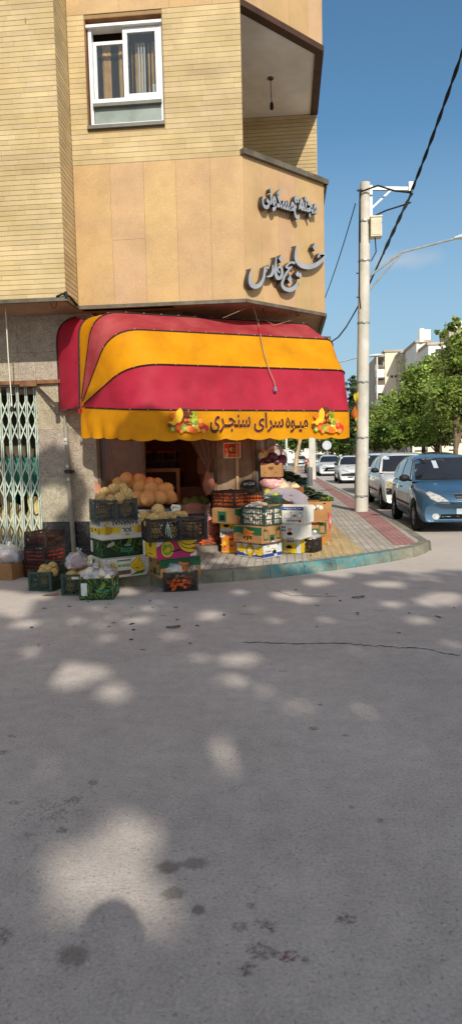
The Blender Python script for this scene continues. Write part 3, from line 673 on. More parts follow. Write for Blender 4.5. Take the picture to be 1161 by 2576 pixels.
# ================================================================ CANOPY
AQ = Vector((-2.93, 9.30, 2.30)); AT = radians(27); AU = Vector((cos(AT), sin(AT), 0)); AO = Vector((sin(AT), -cos(AT), 0)); AL = 1.35; AW = 3.96
canopy = wthing('shop_canopy', 'red and yellow striped canopy with scalloped yellow lettered valance over the fruit shop', 'canopy', (-1.2, 9.4, 2.3))
def pvc(name, c1, c2):
    return mat(name, c1, c2, 2.2, .58, .12, 9, .22, dirt=.18, dscale=2.2, tl=.42)
m_red = pvc('red_canvas', (204, 52, 76), (192, 44, 68)); m_yel = pvc('yellow_canvas', (250, 172, 16), (240, 160, 12))
m_pink = pvc('faded_red_canvas', (204, 96, 96), (192, 66, 74)); m_seam = mat('seam_brown', (46, 26, 22), rough=.6); m_rivet = mat('rivet', (190, 184, 172), metal=.6, rough=.4)
def bez(P, n):
    out = []
    for k in range(n+1):
        u = k/n; out.append(P[0]*(1-u)**2+P[1]*2*u*(1-u)+P[2]*u*u)
    return out
def hoop(ang, c, r, ce):
    a = radians(ang); A = AO*cos(a)+Vector((0, 0, sin(a))); C = AQ+A*AL+AU*c; D = AQ+A*AL+AU*(AW-ce)
    R0 = AQ+AU*AW
    n1 = (C-AQ).normalized(); n2 = (R0-D).normalized()
    P = [AQ.lerp(C-n1*r, k/8) for k in range(8)]+bez([C-n1*r, C, C+AU*r], 8)
    e = C+AU*r; f_ = D-AU*.16
    P += [e.lerp(f_, k/34) for k in range(1, 34)]+bez([f_, D, D+n2*.16], 8)+[(D+n2*.16).lerp(R0, k/6) for k in range(1, 7)]
    return P
H = [hoop(96, .06, .34, .50), hoop(70, .14, .38, .40), hoop(45, .27, .42, .31), hoop(20, .43, .46, .29), hoop(-5.5, .47, .30, .25)]
def band(h0, h1, sag, n, seed):
    rows = []
    for j in range(n+1):
        u = j/n; row = []
        for i, (p, q) in enumerate(zip(h0, h1)):
            x = p.lerp(q, u); nrm = (x-AQ); nrm = (nrm-AU*nrm.dot(AU)); k = min(1.0, nrm.length/.6); L = nrm.length or 1
            w = 4*u*(1-u)
            d = -sag*w*k + (noise.noise(Vector((i*.16+seed*9, u*1.1, seed)))*.018 + noise.noise(Vector((i*.45, u*3+seed*3, 4)))*.020)*w*k
            row.append(x+nrm/L*d)
        rows.append(row)
    return rows
names = [('canvas_strip', m_yel), ('canvas_strip', m_pink), ('canvas_strip', m_yel), ('canvas_strip', m_red)]
labs = ['yellow strip along the top edge', 'faded red upper strip', 'yellow middle strip', 'red lower strip']
surf = MB()
for k in range(4):
    b_ = MB(); b_.grid(band(H[k], H[k+1], .010, 8, k)); surf.add(b_); o = part(b_, *names[k], canopy, True); o['label'] = labs[k]
# the gore that closes the left end against the wall
wallx = -3.43; top = []
g0 = [Vector((wallx, WY-.01, 2.30+1.02*k/8)) for k in range(9)]+bez([Vector((wallx, WY-.01, 3.32)), Vector((wallx, WY-.01, 3.66)), Vector((wallx+.32, WY-.01, 3.70))], 6)[1:]
g1 = []
h0 = H[0]
for k in range(len(g0)):
    u = k/(len(g0)-1)*12.0; i = min(int(u), 14); g1.append(h0[i].lerp(h0[i+1], u-i))
rows = []
for j in range(7):
    u = j/6; rows.append([p.lerp(q, u)+Vector((-.03, -.05, 0))*4*u*(1-u)*(.5+.5*noise.noise(Vector((k*.4, u*3, 2)))) for k, (p, q) in enumerate(zip(g0, g1))])
b_ = MB(); b_.grid(rows); o = part(b_, 'canvas_strip', m_red, canopy, True); o['label'] = 'red end strip against the granite wall'
# fullness gathered at the pivot
b_ = MB(); rows = []
for j in range(6):
    u = j/5; rows.append([AQ+Vector((-.02+.10*k/7, -.10*sin(k*.9)-.02, -.02-.06*u+.015*sin(k*2))) for k in range(8)])
b_.grid(rows); part(b_, 'gathered_corner', m_red, canopy, True)
# front hoop runs along the valance
front = H[4]
cum = [0]
for a, b in zip(front, front[1:]): cum.append(cum[-1]+(b-a).length)
def on_front(s):
    i = 0
    while i < len(cum)-2 and cum[i+1] < s: i += 1
    u = (s-cum[i])/(cum[i+1]-cum[i]); p = front[i].lerp(front[i+1], u); return p, i
def smooth_front(s):
    a = on_front(max(0, s-.04))[0]; b = on_front(min(cum[-1], s+.04))[0]; p = on_front(s)[0]
    d = (b-a).normalized(); return p, d, Vector((d.y, -d.x, 0)).normalized()
rows = [[] for _ in range(9)]; S = cum[-1]; ns = 260
for k in range(ns+1):
    s = S*k/ns; p, d, nn = smooth_front(s)
    drop = .405+.030*(abs(sin(pi*(s+.05)/.33))**.8)-.03+.035*(1-min(1, s/.9)) ; drop *= 1+.0*s
    for j in range(9):
        u = j/8; w = .020*u*u*sin(2*pi*s/.33+.6)*(1 if s < 1.6 or s > S-.9 else .18)+.012*u*noise.noise(Vector((s*2.2, 0, 5)))*(1 if s < 1.6 else .2)
        rows[j].append(p+nn*w+Vector((0, 0, -.004-drop*u)))
b_ = MB(); b_.grid(rows); val = part(b_, 'valance', m_yel, canopy, True)
rv = MB()
for k, h in enumerate(H):
    nn = [p+((p-AQ)-AU*(p-AQ).dot(AU)).normalized()*.006 if i > 1 else p for i, p in enumerate(h)]
    sm = MB(); sm.tube(nn[1:-1], .011, 6); part(sm, 'seam_strip', m_seam, canopy)
    acc = 0
    for i in range(2, len(nn)-8):
        acc += (nn[i]-nn[i-1]).length
        if acc > .24: acc = 0; rv.ball(nn[i]+((nn[i]-AQ)-AU*(nn[i]-AQ).dot(AU)).normalized()*.011+AO*.004, .008, n=6)
sm = MB(); sm.tube([p+Vector((-.004, -.008, 0)) for p in g0], .011, 6); part(sm, 'seam_strip', m_seam, canopy); sm = MB(); sm.tube([p+Vector((-.012, -.012, 0)) for p in g1], .010, 6)
part(sm, 'seam_strip', m_seam, canopy); part(rv, 'rivet', m_rivet, canopy); rvo = canopy.children[-1]; rvo['kind'] = 'stuff'
fr = MB(); fr.bar((-3.80, WY-.03, 2.70), (-3.43, WY-.16, 2.36), .035, .035); fr.tube([(-3.43, WY-.16, 2.42), (-3.42, WY-.17, 2.24)], .035, 10); fr.bar((-3.42, WY-.05, 2.3), AQ, .03, .03)
part(fr, 'canopy_arm', mat('arm_steel', (84, 72, 62), (60, 50, 42), dirt=.3), canopy); fr = MB(); R0 = AQ+AU*AW; fr.bar(R0, R0+Vector((-.3, .7, 0)), .03, .03)
part(fr, 'canopy_arm', mat('arm_steel', (84, 72, 62), (60, 50, 42), dirt=.3), canopy)
# lettering on the valance: position along the straight front run is found on the plane of the hoop
p0 = AQ+(AO*cos(radians(-5.5))+Vector((0, 0, sin(radians(-5.5)))))*AL; NV = AO
def sv(px, py):
    p = at_plane(px, py, p0, NV); return (p-p0).dot(AU), p.z
def vfn(u, v, d): return p0+AU*u+AO*(.008+d)+Vector((0, 0, v-p0.z))
tx = MB(); 
def vtext(s, pxl, pxr, pyt, pyb, bold):
    u0, z1 = sv(pxl, (pyt+pyb)/2); u1, _ = sv(pxr, (pyt+pyb)/2); zt = sv((pxl+pxr)/2, pyt)[1]; zb = sv((pxl+pxr)/2, pyb)[1]
    cx, cz, w, h = (u0+u1)/2, (zt+zb)/2, u1-u0, zt-zb
    put_text(tx, s, vfn, cx, cz, w*1.015, h*1.04, .000, 1, 0, bold+.022)
    put_text(tx, s, vfn, cx, cz, w*1.008, h*1.02, .0015, 2, 0, bold+.012)
    put_text(tx, s, vfn, cx, cz, w, h, .003, 0, 0, bold)
vtext(farsi('سنجـری'), 527, 629, 1042, 1090, .03); vtext(farsi('سرای'), 637, 712, 1037, 1088, .03); vtext(farsi('میـوه'), 717, 773, 1049, 1089, .03)
ink = mat('brown_ink', (70, 22, 14), rough=.5); inkr = mat('orange_ink', (206, 90, 16), rough=.5); inky = mat('light_yellow_ink', (248, 196, 60), rough=.5)
part(tx, 'lettering', [ink, inkr, inky], val)
fruit_cols = [mat('print_'+n_, c_, rough=.5) for n_, c_ in (('orange', (232, 110, 24)), ('red', (206, 50, 34)), ('green', (122, 142, 34)), ('yellow', (244, 186, 40)), ('brown', (96, 48, 22)), ('purple', (110, 40, 30)), ('lime', (170, 180, 60)), ('peach', (240, 140, 70)), ('cream', (240, 226, 190)))]
def ell(mb, fn, cx, cy, rx, ry, d, m, rot=0, n=14):
    mb.face([fn(cx+rx*cos(t)*cos(rot)-ry*sin(t)*sin(rot), cy+rx*cos(t)*sin(rot)+ry*sin(t)*cos(rot), d) for t in [2*pi*k/n for k in range(n)]], m)
def crescent(mb, fn, cx, cy, L, wd, d, m, rot=0, bend=.35, mir=1):
    A = []; B = []
    for k in range(11):
        u = -1+k*.2; x = u*L/2; y = mir*bend*L*(u*u)*.5; hw = wd/2*(1-abs(u)**3)+.02*L
        A.append((x, y+hw)); B.append((x, y-hw))
    P = A+B[::-1]; ca, sa = cos(rot), sin(rot); P = [(cx+x*ca-y*sa, cy+x*sa+y*ca) for x, y in P]
    mb.prism(P, d, d, fn, m)
def fruit_pile(mb, pxl, pxr):
    u0, z1 = sv(pxl, 1028); u1, z0 = sv(pxr, 1091); w = u1-u0; h = z1-z0-.012; k = [0]
    f = lambda x, y, d: vfn(u0+x*w, z0+y*h+.006, d)
    def d(): k[0] += 1; return .0004*k[0]
    a = w/h
    def e(x, y, r, m, ry=None, rot=0): ell(mb, lambda p, q, dd: vfn(u0+p, z0+.006+q, dd), x*w, y*h, r*h, (ry or r)*h, d(), m, rot)
    for x in (.40, .46, .52, .43, .49): e(x, .72+.1*random.random(), .18, 4, .28)
    for i in range(50): e(.30+.32*random.random(), .3+.65*random.random(), .055, random.choice((4, 5, 4, 0)))
    for i in range(26): e(.56+.16*random.random(), .45+.45*random.random(), .05, random.choice((6, 2)))
    for x, y, rot in ((.22, .62, 1.1), (.27, .68, 1.2), (.33, .72, 1.3)): crescent(mb, lambda p, q, dd: vfn(u0+p, z0+.006+q, dd), x*w, y*h, .62*h, .15*h, d(), 3, rot, .35)
    crescent(mb, lambda p, q, dd: vfn(u0+p, z0+.006+q, dd), .20*w, .44*h, .6*h, .15*h, d(), 3, .3, .3)
    for x, y, r, m in ((.13, .72, .15, 0), (.05, .33, .12, 4), (.12, .17, .14, 2), (.12, .17, .09, 6), (.12, .17, .03, 8), (.27, .27, .22, 1), (.24, .24, .12, 0), (.40, .22, .2, 2), (.41, .2, .1, 6), (.52, .18, .17, 7), (.33, .08, .10, 7), (.66, .5, .15, 6), (.63, .30, .14, 2), (.63, .3, .07, 8), (.72, .42, .16, 2), (.74, .2, .19, 3), (.6, .15, .18, 0), (.84, .28, .19, 1), (.82, .34, .09, 0), (.93, .22, .17, 1), (.88, .10, .12, 7), (.68, .1, .12, 0), (.80, .50, .12, 7)): e(x, y, r*.80, m)
fp = MB(); fruit_pile(fp, 418, 521); part(fp, 'fruit_print', fruit_cols, val)
fp = MB(); fruit_pile(fp, 781, 858); part(fp, 'fruit_print', fruit_cols, val)
# faded stamp at the left end of the valance
fs = MB(); u0, z0 = 0, 0
for i in range(34):
    s = .12+random.random()*.13; p, d, nn = smooth_front(s); z = p.z-.05-.30*random.random(); q = Vector((p.x, p.y, z))+nn*.012
    fs.face([q, q+d*.02, q+d*.02+Vector((0, 0, .008)), q+Vector((0, 0, .008))])
part(fs, 'faded_print', mat('faded_print', (186, 112, 20)), val)

# ================================================================ LETTERS ON THE CHAMFER (standing off the stone on pins)
m_face = mat('letter_face', (156, 160, 166), (142, 146, 152), 5, .42, spec=.5, dirt=.12); m_side = mat('letter_side', (82, 74, 66), (66, 59, 52), 5, .4, spec=.5, metal=.2, dirt=.25)
PN = Vector((s2, -s2, 0)); PU = Vector((s2, s2, 0)); P0 = Vector((CX, FY, 0))
def sgn(zx, zy):
    px = (1020+zx*.2584)*.62893; py = (730+zy*.2584)*.62893
    p = at_plane(px, py, P0+PN*.115, PN); return ((p-P0).dot(PU), p.z)
def sfn(u, v, d): return P0+PU*u+PN*d+Vector((0, 0, v))
zs_ = (sgn(400, 900)[0]-sgn(300, 900)[0])/100
def letters(name, label, strokes, dots):
    root = wthing(name, label, 'sign', tuple(P0+PU*.8+PN*.03+Vector((0, 0, sgn(500, 700)[1]))))
    f_ = MB(); sd = MB(); k = 0
    def put(L, R):
        nonlocal k
        d1 = .115+.0012*k; k += 1
        for i in range(len(L)-1):
            f_.face([sfn(*L[i], d1), sfn(*R[i], d1), sfn(*R[i+1], d1), sfn(*L[i+1], d1)])
        O = list(L)+list(R)[::-1]
        for i in range(len(O)):
            a, b = O[i], O[(i+1) % len(O)]
            sd.face([sfn(*a, .03), sfn(*b, .03), sfn(*b, d1-.0008), sfn(*a, d1-.0008)])
    for pts, ws in strokes:
        if isinstance(ws, (int, float)): ws = [ws*.5]+[ws]*(len(pts)-2)+[ws*.5]
        L, R = stroke(pts, [w*(1.10 if 'upper' in label else 1.06) for w in ws])
        put([sgn(p.x, p.y) for p in L], [sgn(p.x, p.y) for p in R])
    for cx, cy, rx, ry in dots:
        L = [sgn(cx-rx, cy), sgn(cx, cy-ry)]; R = [sgn(cx, cy+ry), sgn(cx+rx, cy)]
        put([sgn(cx, cy-ry), sgn(cx+rx, cy)], [sgn(cx-rx, cy), sgn(cx, cy+ry)])
    part(f_, 'letter_face', m_face, root); part(sd, 'letter_edge', m_side, root)
    for pts, ws in strokes[::2]:
        for q in (pts[0], pts[-1]):
            pn = MB(); u, v = sgn(*q); pn.tube([sfn(u, v, -.002), sfn(u, v, .06)], .006, 6); part(pn, 'mounting_pin', m_side, root)
up_ = wthing('wall_lettering', 'smaller upper line of grey raised Persian letters on the chamfered stone corner', 'sign', tuple(sfn(*sgn(520, 330), .03)))
def word(t, xl, xr, pt, pb, bold):
    vs, tr, tw, th = text_tris(farsi(t), bold); u0 = sgn(xl, 330)[0]; u1 = sgn(xr, 330)[0]; zt = sgn(*pt)[1]; zb = sgn(*pb)[1]
    P = [((u0+u1)/2+x*(u1-u0)/tw, (zt+zb)/2+y*(zt-zb)/th) for x, y in vs]; f_ = MB(); e_ = MB(); cnt = {}
    for a in tr:
        f_.face([sfn(*P[i], .115) for i in a])
        for k in range(3): q = (a[k], a[(k+1) % 3]); cnt[tuple(sorted(q))] = cnt.get(tuple(sorted(q)), 0)+1
    for (a, b), n in cnt.items():
        if n == 1: e_.face([sfn(*P[a], .03), sfn(*P[b], .03), sfn(*P[b], .1145), sfn(*P[a], .1145)])
    part(f_, 'letter_face', m_face, up_); part(e_, 'letter_edge', m_side, up_)
word('مجتمع', 600, 958, (770, 212), (790, 612), .035); word('مسکونی', 108, 608, (285, 60), (250, 438), .035)
letters('wall_lettering', 'larger lower line of grey raised Persian letters with sweeping curves on the stone corner', [
    ([(1092, 1112), (1062, 1165), (1010, 1222), (930, 1278), (830, 1305), (730, 1290), (660, 1240), (628, 1170), (630, 1060), (640, 975)], [12, 36, 52, 66, 74, 66, 52, 40, 32, 10]),
    ([(965, 1165), (985, 1125), (1012, 1100), (1090, 1112)], [14, 26, 30, 14]),
    ([(612, 1250), (560, 1236), (512, 1262), (478, 1312), (530, 1322), (566, 1302)], [40, 28, 22, 26, 26, 20]), ([(560, 1300), (505, 1365), (462, 1430), (430, 1505), (412, 1580), (450, 1640), (530, 1662), (600, 1630), (640, 1570), (650, 1520)], [24, 26, 30, 34, 36, 48, 64, 60, 34, 8]),
    ([(322, 1150), (312, 1290), (310, 1400), (345, 1480), (392, 1465), (412, 1400), (400, 1325), (362, 1310), (340, 1350), (372, 1400)], [10, 32, 40, 56, 46, 36, 32, 26, 26, 26]),
    ([(268, 1275), (268, 1370), (240, 1440), (165, 1462)], [16, 38, 40, 8]),
    ([(214, 1275), (190, 1325), (150, 1310), (140, 1390), (118, 1500), (60, 1590), (-20, 1612), (-78, 1560), (-88, 1450), (-60, 1330)], [12, 32, 26, 32, 40, 56, 66, 52, 32, 8]),
], [(912, 1000, 33, 62), (390, 1180, 35, 62), (527, 1498, 36, 60), (645, 1420, 32, 48), (682, 1440, 30, 50)])
# ================================================================ CORDS, BULB, POLES, CABLES
m_cable = mat('black_cable', (26, 24, 24), rough=.6); m_cord = mat('pale_cord', (166, 136, 104), (140, 112, 84), 9, .6)
m_conc = mat('concrete_pole', (206, 200, 188), (188, 182, 170), 2.5, .75, .12, 30, dirt=.25, dscale=1.4); m_galv = mat('galvanised', (176, 178, 174), (150, 154, 150), 6, .4, metal=.5, dirt=.15)
def sag(a, b, s, n=14):
    a, b = Vector(a), Vector(b); return [a.lerp(b, k/n)+Vector((0, 0, -s*4*(k/n)*(1-k/n))) for k in range(n+1)]
bl = wthing('light_bulb', 'dark bulb holder on a short wire hanging from the balcony ceiling', 'lamp', (-.02, 10.9, ZT))
bp = at_z(680, 198, ZT-.012); 
w_ = MB(); w_.lathe([(.0, .012), (.045, .008), (.05, -.006), (.0, -.01)], 12, M=Matrix.Translation(bp)); part(w_, 'ceiling_rose', mat('rose_dark', (96, 82, 66)), bl)
w_ = MB(); w_.tube([bp, bp+Vector((.0, 0, -.2)), bp+Vector((.01, 0, -.37))], .007, 6); part(w_, 'wire', m_cable, bl)
w_ = MB(); w_.lathe([(.0, 0), (.022, -.002), (.03, -.03), (.03, -.1), (.02, -.115), (.0, -.118)], 12, M=Matrix.Translation(bp+Vector((.01, 0, -.37)))); part(w_, 'bulb_holder', m_cable, bl)
w_ = MB(); a = Vector((.16, 10.05, 5.79)); 
for k in range(3): w_.tube([a+Vector((.30*cos(t)-.1, .12*sin(t)+.4, .02+.03*k+.02*sin(t*3))) for t in [2*pi*i/22 for i in range(23)]], .014, 6)
single(w_, 'coiled_hose', mat('pale_hose', (190, 190, 182)), 'pale hose coiled on the balcony parapet', 'hose', smooth=True)
# the socket hanging over the front of the canopy
bv = BVHTree.FromPolygons([Vector(v) for v in surf.v], surf.f)
def over(px, py, off=.03):
    d = ray(px, py); h = bv.ray_cast(EYE, d.normalized()); return h[0]-d.normalized()*off if h[0] is not None else None
cp = [at_z(636, 770, ZB-.02)]
WP = [(640, 783), (648, 806), (654, 840), (660, 872), (668, 905), (678, 935), (688, 958), (693, 978)]
for (xa, ya), (xb, yb) in zip(WP, WP[1:]):
    for k in range(4):
        x, y = xa+(xb-xa)*k/4, ya+(yb-ya)*k/4; p = over(x, y, .055)
        if p is not None: cp.append(p)
ck = wthing('hanging_socket', 'pale cord hanging from the soffit over the canopy with a small socket at its end', 'cable', tuple(cp[0]))
w_ = MB(); w_.tube(cp, .0065, 7); part(w_, 'cord', mat('tan_cord', (170, 140, 104)), ck, True)
w_ = MB(); e = cp[-1]; w_.lathe([(.0, 0), (.014, 0), (.024, -.02), (.026, -.055), (.022, -.065), (.0, -.065)], 12, M=Matrix.Translation(e)); part(w_, 'socket', mat('socket_grey', (120, 120, 140)), ck)
w_ = MB(); w_.tube([p+Vector((0, -.002, 0)) for p in cp[2:5]], .010, 7); part(w_, 'tape', mat('red_tape', (190, 40, 40)), ck)
ck = wthing('hanging_socket', 'thin white cord with a dark socket hanging before the folding gate', 'cable', (-4.2, 9.2, ZB))
a, b = at_y(15, 783, 9.3), at_y(31, 1022, 9.3); w_ = MB(); w_.tube([a, a.lerp(b, .5)+Vector((-.008, 0, 0)), b], .008, 6); w_.tube([Vector((a.x, 9.3, ZB-.001)), a], .004, 5); part(w_, 'cord', mat('white_cord', (216, 208, 192)), ck)
w_ = MB(); w_.lathe([(.0, 0), (.022, -.004), (.034, -.03), (.034, -.075), (.0, -.08)], 12, M=Matrix.Translation(b)); part(w_, 'socket', m_cable, ck)
# loose wires below the soffit
w_ = MB(); w_.tube([at_y(560, 800, 9.6), at_y(600, 783, 9.55), at_z(632, 768, ZB-.01), at_z(655, 800, ZB-.12), at_y(690, 818, 10.0), at_y(735, 805, 10.3), at_y(752, 786, 10.4)], .0045, 6)
single(w_, 'loose_wire', m_cord, 'loose pale wire sagging beneath the stone corner soffit', 'cable', smooth=True)
for px, py, lb in ((661, 775, 'left of two rusty hooks screwed into the corner soffit'), (744, 782, 'right of two rusty hooks screwed into the corner soffit')):
    w_ = MB(); p = at_z(px, py, ZB-.001); w_.tube([p, p+Vector((0, 0, -.05)), p+Vector((.03, 0, -.08)), p+Vector((.05, 0, -.05))], .007, 6); single(w_, 'soffit_hook', m_trimdark, lb, 'hook', 'hooks in the soffit')
w_ = MB(); c0 = Vector((SL-.12, BY-.03, ZB+.02)); w_.tube([c0, c0+Vector((.1, -.02, .03)), c0+Vector((.15, .1, .02)), c0+Vector((.16, .4, -.03))], .016, 8); w_.tube([c0+Vector((.13, .0, .06)), c0+Vector((.14, 0, -.02))], .022, 8)
for k in range(2): w_.tube([c0+Vector((-.05+.04*cos(t), .02, -.08+.07*sin(t))) for t in [2*pi*i/14 for i in range(15)]], .004, 5)
single(w_, 'cable_loop', m_cable, 'dark cable loops at the lower corner of the brick bay', 'cable', smooth=True)

pole = wthing('utility_pole', 'tall pale utility pole with banded fittings standing on the near pavement', 'pole', (1.81, 15.95, .14))
w_ = MB(); B0, B1 = Vector((1.81, 15.95, .14)), Vector((1.94, 15.95, 7.79))
w_.tube([B0.lerp(B1, k/10) for k in range(11)], [.162-.045*k/10 for k in range(11)], 18); part(w_, 'post', m_conc, pole, True, radians(40))
for py in (553, 653, 810, 960, 1100, 1248): w_ = MB(); p = B0.lerp(B1, (at_y(908, py, 15.8).z-.14)/7.65); k = (p.z-.14)/7.65; r = .168-.045*k; w_.lathe([(r, -.018), (r+.008, -.018), (r+.008, .018), (r, .018)], 18, M=Matrix.Translation(p)); w_.box(p.x-.03, p.y-r-.03, p.z-.02, p.x+.03, p.y-r+.01, p.z+.02); part(w_, 'steel_band', m_galv, pole)
w_ = MB(); w_.box(2.04, 15.9, 6.98, 2.10, 16.0, 7.72); w_.bar((2.06, 15.95, 7.66), (2.98, 15.95, 7.60), .07, .07); w_.bar((2.07, 15.95, 7.20), (2.55, 15.95, 7.62), .03, .04); w_.box(2.92, 15.88, 7.54, 3.02, 16.02, 7.74)
part(w_, 'cross_arm', m_galv, pole)
bx_ = MB(); bx_.box(2.04, 15.72, 6.52, 2.29, 15.98, 6.94); bx_.box(2.03, 15.70, 6.94, 2.30, 16.0, 6.97); bx_.box(2.06, 15.71, 6.55, 2.27, 15.72, 6.90, 0, .95); part(bx_, 'junction_box', mat('cream_box', (216, 208, 184), (200, 190, 164), 3, .6, dirt=.12), pole)
w_ = MB()
for (z) in (5.75, 5.2): w_.bar((1.90, 15.95, z), (1.72, 15.9, z), .02, .02)
w_.bar((1.94, 15.9, 7.6), (1.75, 15.85, 7.6), .05, .03); w_.tube([(1.80, 15.78, 7.55), (1.78, 15.78, 6.6), (1.77, 15.76, 5.2), (1.80, 15.76, 4.9)], .016, 6); w_.tube([(1.84, 15.78, 7.6), (1.80, 15.75, 7.35), (1.80, 15.76, 6.4)], .012, 6)
w_.tube([(1.83, 15.8, 7.55), (2.2, 15.7, 7.62), (2.6, 15.8, 7.52), (2.98, 15.95, 7.52)], .02, 6); w_.tube([(2.1, 15.8, 6.98), (2.4, 15.8, 7.1), (2.75, 15.9, 7.22), (2.98, 15.95, 7.3)], .018, 6); w_.tube([(2.15, 15.85, 6.52), (2.17, 15.85, 6.2), (2.06, 15.85, 6.0)], .014, 6)
part(w_, 'pole_wire', m_cable, pole)
la = MB(); la.tube([(1.97, 15.95, 5.62), (2.12, 15.93, 5.74), (2.77, 15.95, 6.19), (3.4, 15.95, 6.32), (3.98, 15.95, 6.44)], .026, 8); la.tube([(1.97, 15.95, 5.30), (2.3, 15.95, 5.66), (2.75, 15.95, 6.15)], .02, 8); la.box(1.95, 15.9, 5.1, 2.0, 16.0, 5.8); lamp = part(la, 'lamp_arm', m_galv, pole, True, radians(40))
def lamp_head(M, name, par, L=.8):
    w_ = MB(); rows = []
    for k in range(11):
        u = k/10; r = .035+.075*sin(min(1, u*1.6)*pi/2)*(1-max(0, u-.75)*1.8); rows.append([M @ Vector((u*L, r*cos(t)*1.25, .03+r*.75*sin(t))) for t in [2*pi*i/12 for i in range(12)]])
    w_.grid(rows, close_u=True); w_.face(rows[0]); w_.face(rows[-1][::-1]); part(w_, name, mat('lamp_pale', (196, 210, 208), (176, 192, 190), 4, .35, spec=.5), par, True)
lamp_head(Matrix.Translation((3.96, 15.95, 6.42)) @ Matrix.Rotation(-.16, 4, 'Y'), 'lamp_head', lamp)
fl_ = MB(); rows = []
for k in range(15):
    z = 3.02-.062*k; rows.append([(1.715-.06*j/4+.035*sin(k*.9+j)-.05*(k > 4)*(k < 10)*(j/4), 15.80-.05*sin(j*1.6+k*.5), z-.02*j) for j in range(5)])
fl_.grid(rows, tf=lambda a, b: (1, 1, 1) if a < 4 or a > 9 else (.95, .36, .55)); single(fl_, 'tied_flag', mat('flag_yellow', (214, 190, 70), (196, 170, 60), 6, .8, tl=.3), 'crumpled yellow and red flag tied to the left side of the utility pole', 'flag', smooth=True)
stp = MB(); stp.grid([[(1.835+(.158-.012*(z-1.3))*sin(a), 15.95-(.158-.012*(z-1.3))*cos(a), z) for a in [.2+.12*k for k in range(6)]] for z in (1.32, 1.65, 1.98)]); part(stp, 'poster_remnant', mat('old_poster', (206, 202, 192), (186, 180, 168), 8), pole, True)
# twisted overhead cable: from above the junction, to the cross arm, on past the pole to the block
cw = MB()
P = sag(at_y(1215, -30, 12.0), (3.0, 15.95, 7.56), .10, 26)
def twist(mb, P, r, n=2):
    for q in range(n):
        L = []; acc = 0
        for i, p in enumerate(P):
            L.append(p+Vector((cos(i*1.1+q*pi)*r, 0, sin(i*1.1+q*pi)*r)))
        mb.tube(L, r*1.05, 6)
def resample(P, step):
    out = [P[0]]
    for a, b in zip(P, P[1:]):
        n = max(1, int((b-a).length/step))
        out += [a.lerp(b, k/n) for k in range(1, n+1)]
    return out
twist(cw, resample(P, .09), .020, 2)
end = at_y(829, 862, 14.6)
P2 = [Vector((3.0, 15.95, 7.50)), at_y(1010, 535, 15.9), at_y(918, 735, 16.3), at_y(870, 822, 16.0), at_y(850, 848, 15.4), end]
cs_ = resample(P2[:3], .1); twist(cw, cs_[:14], .022, 2)
cw.tube(resample(P2[:3], .3), .022, 6); q3 = [P2[2], P2[2].lerp(P2[3], .5)+Vector((0, 0, -.02)), P2[3], P2[4], P2[5]]; cw.tube(q3, .017, 6)
single(cw, 'overhead_cable', m_cable, 'thick black twisted cable running overhead to the utility pole and the block', 'cable')
cw = MB(); cw.tube(sag(at_y(893, 512, 15.85), at_y(806, 775, 19.5), .12), .012, 6); single(cw, 'thin_cable', m_cable, 'thin dark cable dropping from the utility pole towards the stone corner', 'cable')
# wall bracket with wires at the far end of the block
br = wthing('wall_bracket', 'dark cable bracket with looped wires at the far edge of the canopy', 'bracket', tuple(end))
w_ = MB(); a = at_y(800, 848, 14.6); w_.bar(a, at_y(830, 848, 14.6), .04, .03); w_.bar(at_y(829, 846, 14.6), at_y(828, 868, 14.6), .04, .03); part(w_, 'bracket_bar', m_trim, br)
w_ = MB()
for k in range(3): w_.tube([at_y(800, 862-3*k, 14.6), at_y(812, 854-3*k, 14.5), at_y(823, 856-2*k, 14.55), end], .014, 6)
part(w_, 'looped_wire', m_cable, br)

b2 = at_z(785, 1206, .14); Y2 = b2.y
pole2 = wthing('street_light', 'square pale concrete street light post beyond the bollard', 'street light', tuple(b2))
w_ = MB(); w_.grid([[(b2.x+sx*r, Y2+sy*r, z) for sx, sy in ((-1, -1), (1, -1), (1, 1), (-1, 1))] for r, z in ((.185, .14), (.13, 9.2))], close_u=True); w_.face([(b2.x-.13, Y2-.13, 9.2), (b2.x+.13, Y2-.13, 9.2), (b2.x+.13, Y2+.13, 9.2), (b2.x-.13, Y2+.13, 9.2)]); part(w_, 'post', m_conc, pole2)
w_ = MB(); a = at_y(930, 893, Y2); w_.tube([(b2.x, Y2, at_y(785, 930, Y2).z), at_y(853, 911, Y2), at_y(905, 898, Y2), a], .035, 8); arm = part(w_, 'lamp_arm', m_galv, pole2)
lamp_head(Matrix.Translation(at_y(912, 898, Y2)) @ Matrix.Rotation(-.05, 4, 'Y'), 'lamp_head', arm, 1.0)
bo = wthing('bollard', 'dark grey round-topped steel bollard on the pavement before the concrete post', 'bollard', (.92, 26.0, .14))
bp_ = at_z(778.5, 1222, .14); w_ = MB(); r = 6.7/1640*bp_.y; hgt = 47/1640*bp_.y; w_.lathe([(r*1.12, 0), (r*1.12, .02), (r, .02), (r, hgt-r*.6), (r*.85, hgt-r*.2), (r*.45, hgt-.01), (.0, hgt)], 18, M=Matrix.Translation(bp_)); bo.location = bp_; part(w_, 'bollard_body', mat('bollard_grey', (98, 98, 98), (84, 84, 84), 5, .45, spec=.5), bo, True, radians(40))
